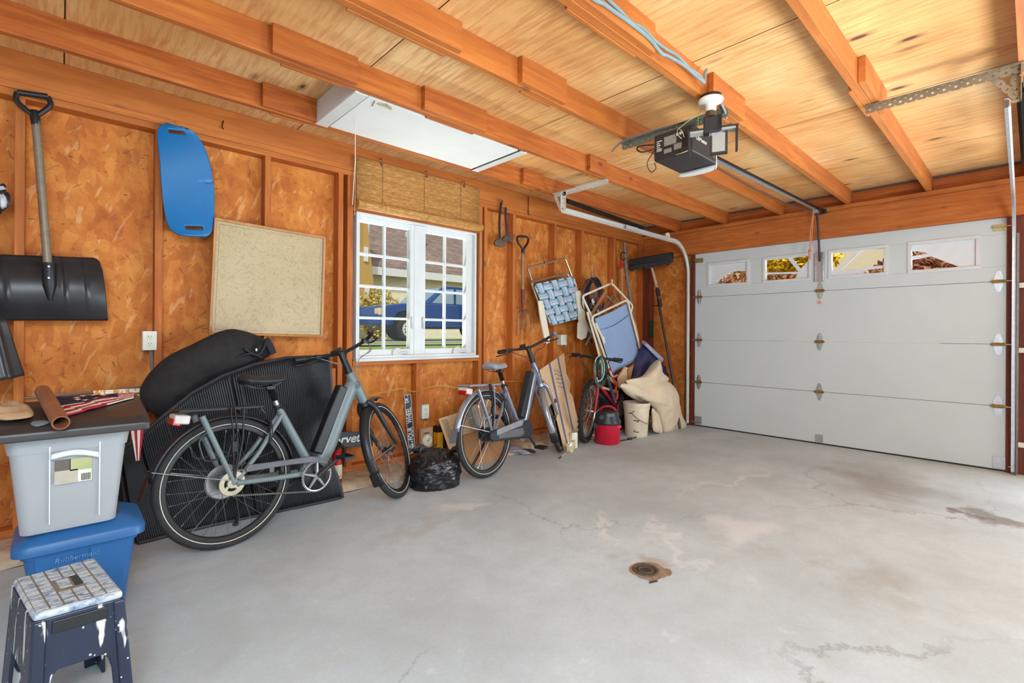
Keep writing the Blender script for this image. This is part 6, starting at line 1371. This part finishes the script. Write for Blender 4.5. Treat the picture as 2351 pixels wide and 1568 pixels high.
b = MB(); b.tube(smoothpath([(ox0, oy1-.01, oz0+.08), (ox0-.05, oy1+.05, oz0+.06), (ox0-.05, oy1+.09, oz0+.09), (ox0-.02, oy1+.08, oz0+.115), (ox0, oy1-.0, oz0+.105)], 5), .0045, 6); b.build('power_cord', BLK, op)
b = MB(); b.tube(smoothpath([(ox0+.02, oy1+.005, oz0+.08), (ox0-.01, oy1+.04, oz0+.0), (ox0, oy1+.02, oz0-.06), (ox0-.01, oy1-.02, oz0-.05), (ox0, oy1-.005, oz0-.01)], 5), .003, 6); b.build('antenna_wire', DGREY, op)
# cross angle, straps
ca = tag(root('opener_hanger', (2.86, 1.5, 2.40)), 'grey green perforated angle iron across the joists carrying the opener', 'bracket')
GGS = M('grey_green_angle', (132, 142, 128), .45, .5, var=.15)
b = MB(); angle_iron(b, (2.82, 1.93, 2.432), (2.82, 1.21, 2.432), (0, 0, -1), (-1, 0, 0), .04); b.build('cross_angle', GGS, ca, smooth=0)
for y in (1.42, 1.56): b = MB(); perf(b, (2.83, y, 2.36), (2.83, y, 2.42), (0, 1, 0), .03); b.build('drop_strap', GGS, ca, smooth=0)
# rail, chain, arm, release cord
rl_ = tag(root('opener_rail', (4.3, 1.49, 2.33)), 'steel opener rail running from the opener to the header above the garage door', 'rail')
b = MB(); A, B_ = Vector((3.02, 1.485, 2.315)), Vector((5.70, 1.495, 2.395)); d = (B_-A).normalized(); n2 = Vector((0, 1, 0)); w2 = d.cross(n2); L = (B_-A).length
for off, hw_, ht_ in ((0, .014, .004), ): b.obox((A+B_)/2, d*(L/2), n2*.014, w2*.0025); b.obox((A+B_)/2+w2*.022, d*(L/2), n2*.014, w2*.0025); b.obox((A+B_)/2+w2*.011, d*(L/2), n2*.003, w2*.011)
b.build('rail_beam', STEEL, rl_, smooth=0)
b = MB(); b.obox((A+B_)/2+n2*-.018+w2*.014, d*(L/2), n2*.003, w2*.008); b.build('chain_run', M('oily_chain', (56, 46, 40), .5, .6), rl_, smooth=0)
b = MB(); n = 90
for i in range(n): p = A.lerp(B_, (i+.5)/n)+n2*.022+Vector((0, 0, -.012-.05*sin(pi*(i+.5)/n))); b.obox(p, d*(L/n*.34), n2*.003, w2*.005)
b.build('slack_chain', CHAIN, rl_, smooth=0)
b = MB(); b.box((5.60, 1.465, 2.37), (5.70, 1.525, 2.425)); b.box((5.69, 1.44, 2.38), (5.736, 1.55, 2.42)); b.build('header_bracket', BLK, rl_, smooth=0, bevel=.004)
b = MB(); b.box((5.50, 1.472, 2.355), (5.58, 1.512, 2.385)); b.build('trolley', STEEL, rl_, smooth=0, bevel=.003)
b = MB(); b.tube(smoothpath([(5.56, 1.49, 2.36), (5.62, 1.495, 2.25), (5.70, 1.505, 2.06), (5.762, 1.515, 1.90)], 5), .010, 8); b.build('door_arm', DKM, rl_)
rc_ = tag(root('release_cord', (5.52, 1.53, 1.9)), 'faded red release cord with handle hanging from the opener rail', 'cord')
RC = M('faded_red_cord', (214, 140, 116), .7)
b = MB(); b.tube([(5.54, 1.515, 2.36), (5.545, 1.54, 2.2), (5.55, 1.55, 1.99)], .004, 6); b.build('strand', RC, rc_); b = MB(); b.tube([(5.54, 1.515, 2.36), (5.55, 1.525, 2.2), (5.55, 1.54, 1.99)], .004, 6); b.build('strand', RC, rc_)
b = MB(); b.tube([(5.55, 1.53, 1.985), (5.55, 1.56, 1.985)], .010, 8); b.tube([(5.55, 1.545, 1.985), (5.55, 1.545, 1.90)], [.014, .010], 8); b.build('pull_handle', M('pink_red_handle', (206, 132, 118), .5), rc_)
# ceiling lamp holder and folding work light
Lp = FZ(1632, 228, 2.415); JYl = 1.255
lx, ly = Lp.x, Lp.y
lh_ = tag(root('lamp_holder', (lx, ly, 2.40)), 'white porcelain lamp holder on the underside of a ceiling joist', 'lamp holder')
b = MB(); b.lathe([(.015, -.070), (.027, -.066), (.028, -.034), (.034, -.026), (.060, -.018), (.066, -.008), (.062, 0), (.03, .006)], (lx, ly, 2.415), (0, 0, 1), 30); b.build('porcelain', M('porcelain', (226, 222, 208), .2, var=.04), lh_)
b = MB(); b.lathe([(.055, .006), (.055, .018)], (lx, ly, 2.415), (0, 0, 1), 24); b.build('box_ring', BLK, lh_)
b = MB(); zz = 2.33
for i in range(13): b.tube([(lx-.045+.0012*((i*7) % 5), ly+.05, 2.40-.013*i), (lx-.045+.0012*((i*3) % 5), ly+.05, 2.389-.013*i)], .0012, 4)
b.build('bead_chain', BRASS, lh_, smooth=0)
wl2 = tag(root('folding_light', (lx, ly, 2.2)), 'black folding work light with silver panels screwed into the white lamp holder', 'lamp')
HS = M('heat_sink_black', (32, 28, 27), .5, var=.2); PNL = M('diffuser_panel', (168, 162, 152), .35, var=.03)
b = MB(); b.lathe([(.026, 0), (.030, -.02), (.034, -.03)], (lx, ly, 2.345), n=20); b.build('screw_base', M('smoky_base', (92, 78, 62), .4, .4), wl2)
u_ = Vector((lx, ly, 0)).normalized(); r_ = Vector((u_.y, -u_.x, 0))
O = Vector((lx, ly, 2.27))+r_*.005
b = MB(); b.obox(O, r_*.042, u_*.03, (0, 0, .045)); b.build('body', HS, wl2, smooth=0, bevel=.006)
b = MB()
for q in range(10): b.obox(O+Vector((0, 0, -.04+.009*q))+r_*.04, r_*.010, u_*.035, (0, 0, .0022))
b.build('heat_fins', HS, wl2, smooth=0)
b = MB(); b.obox(O+r_*.035+Vector((0, 0, -.098)), r_*.034, u_*.012, (0, 0, .052)); pb_ = b.build('lower_panel', PNL, wl2, smooth=0, bevel=.004)
b = MB()
for s in (-1, 1): b.obox(O+r_*(.035+s*.040)+Vector((0, 0, -.098)), r_*.005, u_*.014, (0, 0, .056))
b.obox(O+r_*.035+Vector((0, 0, -.156)), r_*.045, u_*.014, (0, 0, .004)); b.build('panel_edge', HS, pb_, smooth=0)
b = MB(); b.obox(O+r_*.02+Vector((0, 0, -.048)), r_*.032, u_*.014, (0, 0, .012)); b.build('hinge', STEEL, wl2, smooth=0)
for s, x_ in ((-1, -.115), (1, .125)):
    b = MB(); b.obox(O+r_*(x_*.62)+Vector((0, 0, -.022)), r_*.055, u_*.03, (0, 0, .004)); b.obox(O+r_*x_+Vector((0, 0, -.085)), r_*.005, u_*.03, (0, 0, .065)); w_ = b.build('wing', HS, wl2, smooth=0, bevel=.002)
    b = MB(); b.obox(O+r_*(x_*.62)+Vector((0, 0, -.033)), r_*.05, u_*.026, (0, 0, .006)); b.build('wing_panel', PNL, w_, smooth=0)
# grey cables along the joist
NMG = M('blue_grey_cable', (128, 142, 142), .5, var=.1)
cj = tag(root('ceiling_cables', (1.9, 1.2, 2.48)), 'pair of blue grey electric cables stapled along the side of a ceiling joist', 'cable')
ZC = 2.50
def ypl(px, py, y=1.195): return WY(px, py, y)
for P, r_c in (([(1330, -28), (1366, 0), (1384, 8), (1412, 28), (1446, 52), (1490, 88), (1518, 122), (1532, 128), (1570, 150), (1600, 176), (1617, 190)], .0085), ([(1360, -40), (1397, 0), (1424, 25), (1448, 50), (1475, 64), (1500, 90), (1528, 112), (1555, 128), (1578, 152), (1604, 172), (1617, 186), (1618, 170), (1622, 160)], .0075)):
    b = MB(); b.tube(smoothpath([ypl(*p) for p in P], 4), r_c, 8); b.build('cable', NMG, cj)
b = MB(); b.tube(smoothpath([FZ(1655, 236, 2.43), FZ(1664, 255, 2.42), FZ(1668, 272, 2.40)], 4), .007, 6); b.build('cable', NMG, cj)
b = MB(); b.tube(smoothpath([(2.80, 2.0, 2.40), (2.74, 1.85, 2.42), (2.78, 1.60, 2.435), (2.84, 1.40, 2.425), (2.86, 1.28, 2.42)], 5), .006, 6); tag(b.build('power_cable', CABG), 'dark grey cable arching over the opener along its angle iron', 'cable')
# floor drain
dp = FZ(1490, 1311); dn = tag(root('floor_drain', (dp.x, dp.y, 0)), 'round rusty floor drain in a broken patch of the concrete floor', 'drain')
RUSTC = M('rust_stained_concrete', (146, 122, 100), .9, var=.3, scale=40, bump=.5, bscale=60); DARK = M('drain_dark', (58, 50, 46), .7, var=.3, scale=50)
b = MB(); n = 40; V = []; 
for i in range(n): a = 2*pi*i/n; rr = .085+.02*noise.noise(Vector((cos(a)*2, sin(a)*2, 5)))+(.02 if abs(a-5.4) < .4 else 0); V.append((dp.x+cos(a)*rr*1.05, dp.y+sin(a)*rr, .0022))
b.prism(V, (0, 0, .001)); b.build('broken_rim', RUSTC, dn, smooth=0)
b = MB(); b.lathe([(.064, .0035), (.060, .0085), (.050, .0085), (.048, .0042)], (dp.x-.01, dp.y+.012, 0), n=30, caps=False); b.lathe([(.038, .0042), (.036, .0075), (.028, .0075), (.026, .0042)], (dp.x-.01, dp.y+.012, 0), n=24, caps=False); b.build('drain_ring', M('rusty_iron', (92, 74, 60), .8, .2, var=.3, scale=60), dn)
b = MB(); b.lathe([(.057, .0036), (.057, .0042)], (dp.x-.01, dp.y+.012, 0), n=26); b.build('drain_cup', DARK, dn)
b = MB(); q = FZ(1500, 1337); b.obox(q+Vector((0, 0, .003)), (.020, -.008, 0), (.001, .003, 0), (0, 0, .003)); tag(b.build('twig', DARK, smooth=0), 'short dark twig on the floor beside the drain', 'twig')
# ------------------------------------------------------------------ outside, seen through the window and the door panes
def grass_m():
    t = NT('lawn_and_drive'); v = t.coord((1, 1, 1)); n = t.noise(v, 1.2, 4); g = t.ramp(t.noise(v, 9, 5, .7), [(.3, (112, 140, 56)), (.7, (170, 188, 96))])
    t.set(Base_Color=g, Roughness=.9); return t.m
GRS = grass_m(); DRV = M('driveway_asphalt', (172, 168, 162), .85, var=.12, scale=6)
def terr(u, v):
    y = 3.76+60*v**1.6; x = -30+75*u; z = -.05 if y < 4 else -.05+.90*min(1, max(0, (y-4)/8.5))**1.2; return Vector((x, y, z))
b = MB(); b.grid(terr, 30, 30); struct(b.build('trim_2', GRS, smooth=80))
b = MB(); b.grid(lambda u, v: Vector((-2+24*u, 11.8+6.0*v, terr(0, 0).z*0+.868+.0*v)), 4, 4)
for q in b.v: q.z = .862 if q.y > 12.5 else .80
struct(b.build('trim_3', DRV, smooth=0))
b = MB(); b.grid(lambda u, v: Vector((5.86+60*u, -40+43.7*v, -.06)), 4, 4); struct(b.build('trim_4', DRV, smooth=0)); b = MB(); b.grid(lambda u, v: Vector((14+46*u, -20+40*v, -.03)), 4, 4); struct(b.build('trim_5', GRS, smooth=0))
# pickup truck, its nose to the left
TB = M('truck_blue', (28, 74, 142), .22, .25, var=.06, scale=2, coat=.6); TGL = M('truck_glass', (150, 176, 188), .06, .2, var=.05); TLOW = M('truck_dark_trim', (40, 44, 50), .5)
tk = tag(root('pickup_truck', (8.2, 14.8, .86), local=True, rotz=radians(4)), 'blue pickup truck parked outside the left window', 'truck')
Wd = .95
def sect(P, y0_, y1_): b = MB(); b.prism([(x, y0_, z) for x, z in P], (0, y1_-y0_, 0)); return b
b = sect([(-1.05, .50), (-1.08, .70), (-1.06, 1.02), (-1.0, 1.10), (-.2, 1.22), (.75, 1.27), (4.7, 1.27), (4.72, .55), (3.75, .50), (3.70, .75), (3.55, .92), (3.2, .98), (2.85, .92), (2.70, .75), (2.66, .48), (.52, .48), (.48, .75), (.33, .92), (0, .99), (-.33, .92), (-.48, .75), (-.52, .50)], -Wd, Wd); b.build('body', TB, tk, smooth=30, bevel=.05)
b = sect([(.72, 1.25), (1.55, 1.86), (1.75, 1.92), (3.05, 1.92), (3.18, 1.86), (3.42, 1.25)], -Wd+.10, Wd-.10); b.build('cab', TB, tk, smooth=0, bevel=.04)
for P in ([(1.05, 1.30), (1.62, 1.80), (2.00, 1.83), (2.00, 1.30)], [(2.12, 1.30), (2.12, 1.83), (2.98, 1.82), (3.16, 1.30)]): b = sect(P, -Wd+.085, -Wd+.10); b.build('side_window', TGL, tk, smooth=0)
b = MB(); b.prism([(.76, -Wd+.18, 1.29), (.76, Wd-.18, 1.29), (1.52, Wd-.22, 1.85), (1.52, -Wd+.22, 1.85)], (-.012, 0, .016)); b.build('windscreen', TGL, tk, smooth=0)
for cx in (0, 3.2):
    c = Vector((cx, -Wd+.06, .39))
    b = MB(); b.lathe([(.22, -.13), (.36, -.13), (.39, -.09), (.39, .09), (.36, .13), (.22, .13)], c, (0, -1, 0), 40, caps=False); w = b.build('wheel', rubber('truck_tyre', (34, 33, 33)) if cx == 0 else bpy.data.materials['truck_tyre'], tk)
    b = MB(); b.lathe([(.245, .10), (.25, .135), (.225, .14), (.20, .09), (.17, .115), (.085, .125), (.075, .15), (.001, .155)], c, (0, -1, 0), 36, caps=False); b.build('rim', M('truck_rim', (206, 200, 194), .35, .4), w)
    b = MB()
    for q in range(10): a = 2*pi*q/10; b.lathe([(.024, 0), (.024, .004)], c+Vector((cos(a)*.145, -.121, sin(a)*.145)), (0, -1, 0), 10)
    b.build('rim_holes', BLK, w)
    b = MB(); b.lathe([(.47, 0), (.47, .5)], c+Vector((0, .55, .10)), (0, -1, 0), 30); b.build('wheel_arch', BLK, tk)
b = MB(); b.obox((-1.02, -Wd+.12, .93), (.05, 0, 0), (0, .14, 0), (0, 0, .11)); b.build('headlamp', M('headlamp_amber', (216, 190, 156), .15), tk, bevel=.02)
b = MB(); b.obox((-1.08, 0, .62), (.06, 0, 0), (0, Wd-.02, 0), (0, 0, .10)); b.build('bumper', TB, tk, bevel=.03)
for x in (1.9, 2.78): b = MB(); b.obox((x+.12, -Wd-.012, 1.12), (.09, 0, 0), (0, .015, 0), (0, 0, .016)); b.build('door_handle', TB, tk, bevel=.006)
b = sect([(.55, .66), (2.62, .66), (2.62, .70), (.55, .70)], -Wd-.012, -Wd+.01); b.build('side_moulding', TB, tk, smooth=0)
b = sect([(.5, .42), (2.66, .42), (2.66, .50), (.5, .50)], -Wd+.08, Wd-.08); b.build('sill', TLOW, tk, smooth=0)
# neighbour house
def siding(name, col, sc=8.0):
    t = NT(name); v = t.coord((1, 1, 1)); w = t.n('ShaderNodeTexWave', {'Vector': v, 'Scale': sc}, wave_type='BANDS', bands_direction='Z', wave_profile='SAW').outputs['Fac']
    c = t.mix(t.ramp(w, [(0, (.7, .7, .7, 1)), (.12, G0)]), lin(col), lin(tuple(int(x*.55) for x in col))); t.set(Base_Color=c, Roughness=.8); t.bump(w, .5, .02); return t.m
def shingle(name, cols, sc):
    t = NT(name); br = t.n('ShaderNodeTexBrick', {'Vector': t.coord((1, 1, 1)), 'Color1': lin(cols[0]), 'Color2': lin(cols[1]), 'Mortar': lin(cols[2]), 'Scale': sc, 'Mortar Size': .012, 'Brick Width': .6, 'Row Height': .25, 'Bias': .1}).outputs['Color']
    c = t.mix(t.ramp(t.noise(t.coord((1, 1, 1)), 2.2, 4), [(.4, G0), (.7, (.5, .5, .5, 1))]), br, lin(cols[3])); t.set(Base_Color=c, Roughness=.9); return t.m
ROOF = shingle('brown_roof_shingle', [(128, 110, 100), (160, 138, 124), (92, 80, 76), (108, 96, 96)], 1.6); CRM = siding('cream_siding', (222, 208, 180), 4.0); TAN = siding('tan_siding', (196, 160, 92), 3.2)
hs = tag(root('neighbour_house', (12, 22, .8)), 'neighbouring house with brown shingle roof beyond the blue truck', 'house')
hy = 21.5
b = MB(); b.box((10.75, hy, .8), (24, hy+4, 4.15)); b.build('wall', CRM, hs, smooth=0)
b = MB(); b.prism([(10.3, hy-.5, 4.15), (24.5, hy-.5, 4.15), (24.5, hy+6.5, 9.6), (14.2, hy+6.5, 9.6)], (0, 0, .15)); b.build('roof', ROOF, hs, smooth=0)
b = MB(); b.box((10.3, hy-.55, 3.85), (24.5, hy-.45, 4.22)); b.build('fascia', WHITE, hs, smooth=0)
b = MB(); b.box((11.0, hy-.08, .8), (16.4, hy, 3.3)); b.build('garage_panel', M('cream_garage_door', (226, 216, 196), .6), hs, smooth=0)
b = MB(); b.box((18.5, hy-.2, 4.6), (19.3, hy+2.2, 6.1)); b.build('dormer', CRM, hs, smooth=0); b = MB(); b.box((14.05, hy+1.5, 5.75), (14.8, hy+2.4, 6.75)); b.build('skylight', WHITE, hs, smooth=0)
ws_ = tag(root('gabled_wing', (8.5, 20, .8)), 'tan sided gabled wing of the neighbouring house at the left of the window view', 'house')
gp = [on(p[0], p[1], 1, 20.3) for p in ((790, 700), (858, 694), (857, 640), (850, 575), (843, 500), (840, 470), (836, 470), (834, 575), (790, 575))]
b = MB(); b.prism([(p.x, p.y, p.z) for p in gp], (0, 1.2, 0)); b.build('wall', TAN, ws_, smooth=0)
for a_, c_ in (((836, 568), (845, 600)), ((838, 655), (848, 690))): p, q = on(a_[0], c_[1], 1, 20.25), on(c_[0], a_[1], 1, 20.25); b = MB(); b.box((p.x, 20.22, p.z), (q.x, 20.30, q.z)); b.build('window', WHITE, ws_, smooth=0)
def leafy(name, c, r, n, cols, label, cat='tree', seed=1, trunk=None, leaf=.10):
    rt_ = tag(root(name, (c[0], c[1], c[2]-r[2])), label, cat); random.seed(seed); t = NT(name+'_leaf_'+str(seed)); oi = t.noise(t.coord((1, 1, 1)), 3.5, 3)
    t.set(Base_Color=t.ramp(oi, [(.3, cols[0]), (.5, cols[1]), (.7, cols[2])]), Roughness=.7); b = MB()
    for i in range(n):
        d = Vector((random.gauss(0, 1), random.gauss(0, 1), random.gauss(0, 1))).normalized()*(random.random()**.4); p = Vector(c)+Vector((d.x*r[0], d.y*r[1], d.z*r[2])); u = Vector((random.gauss(0, 1), random.gauss(0, 1), random.gauss(0, 1))).normalized(); v = u.orthogonal().normalized(); s = leaf*random.uniform(.6, 1.4)
        b.add([p-u*s, p+v*s*.6, p+u*s, p-v*s*.6], [(0, 1, 2, 3)])
    b.build('foliage', t.m, rt_, smooth=0)
    if trunk:
        b = MB(); b.tube([(c[0], c[1], trunk), (c[0]+.1, c[1], c[2])], [.14, .08], 8)
        for q in range(7): a_ = q*.9; b.tube([(c[0]+.05, c[1], c[2]-r[2]*.6), (c[0]+cos(a_)*r[0]*.7, c[1]+sin(a_)*r[1]*.7, c[2]+r[2]*.5*sin(q))], [.06, .02], 6)
        b.build('trunk', M('bark_'+str(seed), (84, 62, 48), .9), rt_, smooth=0)
    return rt_
leafy('yellow_shrub', Vector((on(850, 690, 1, 19.0).x+.4, 19.0, 1.95)), (1.0, .8, 1.12), 1500, [(140, 130, 50), (196, 170, 84), (214, 196, 120)], 'yellow green shrub by the garage wall behind the truck', 'shrub', 3)
leafy('dark_tree', Vector((11.6, 28.0, 5.2)), (1.8, 1.4, 4.3), 2600, [(24, 44, 22), (48, 70, 36), (88, 108, 62)], 'dark green tree beyond the tan gabled wing', 'tree', 4, leaf=.22, trunk=1)
yt = DX(1805, 612, 20.0)
leafy('yellow_tree', yt+Vector((0, .2, .6)), (1.6, 2.0, 1.6), 4200, [(226, 170, 20), (248, 210, 30), (252, 232, 90)], 'bright yellow autumn tree seen through the second door pane', 'tree', 5, trunk=0, leaf=.13)
rb = DX(1690, 650, 18.0); leafy('red_bush', rb+Vector((0, 0, -.55)), (.9, 4.6, .95), 5200, [(126, 74, 48), (176, 110, 72), (206, 150, 104)], 'red brown autumn bushes seen low through the left door panes', 'bush', 6, leaf=.10)
h3 = DX(1960, 600, 24.0)
ho = tag(root('beige_house', (24, h3.y, 0)), 'beige house seen through the third door pane', 'house')
b = MB(); b.box((24, h3.y-2.1, 0), (30, h3.y+2.6, 6.2)); b.build('wall', M('beige_siding', (240, 220, 194), .8, var=.04), ho, smooth=0)
b = MB(); b.prism([(23.6, h3.y-2.6, 4.6), (23.6, h3.y-1.4, 6.5), (23.6, h3.y-1.5, 6.8), (23.6, h3.y-2.9, 4.6)], (6, 0, 0)); b.build('roof_edge', M('brick_red_roof', (178, 112, 78), .8), ho, smooth=0)
rb2 = DX(2150, 615, 17.0); leafy('copper_bush', rb2+Vector((0, 0, -.5)), (.9, 2.0, 1.0), 3000, [(120, 66, 44), (170, 100, 66), (204, 140, 100)], 'copper brown bush seen through the right hand door pane', 'bush', 7, leaf=.10)
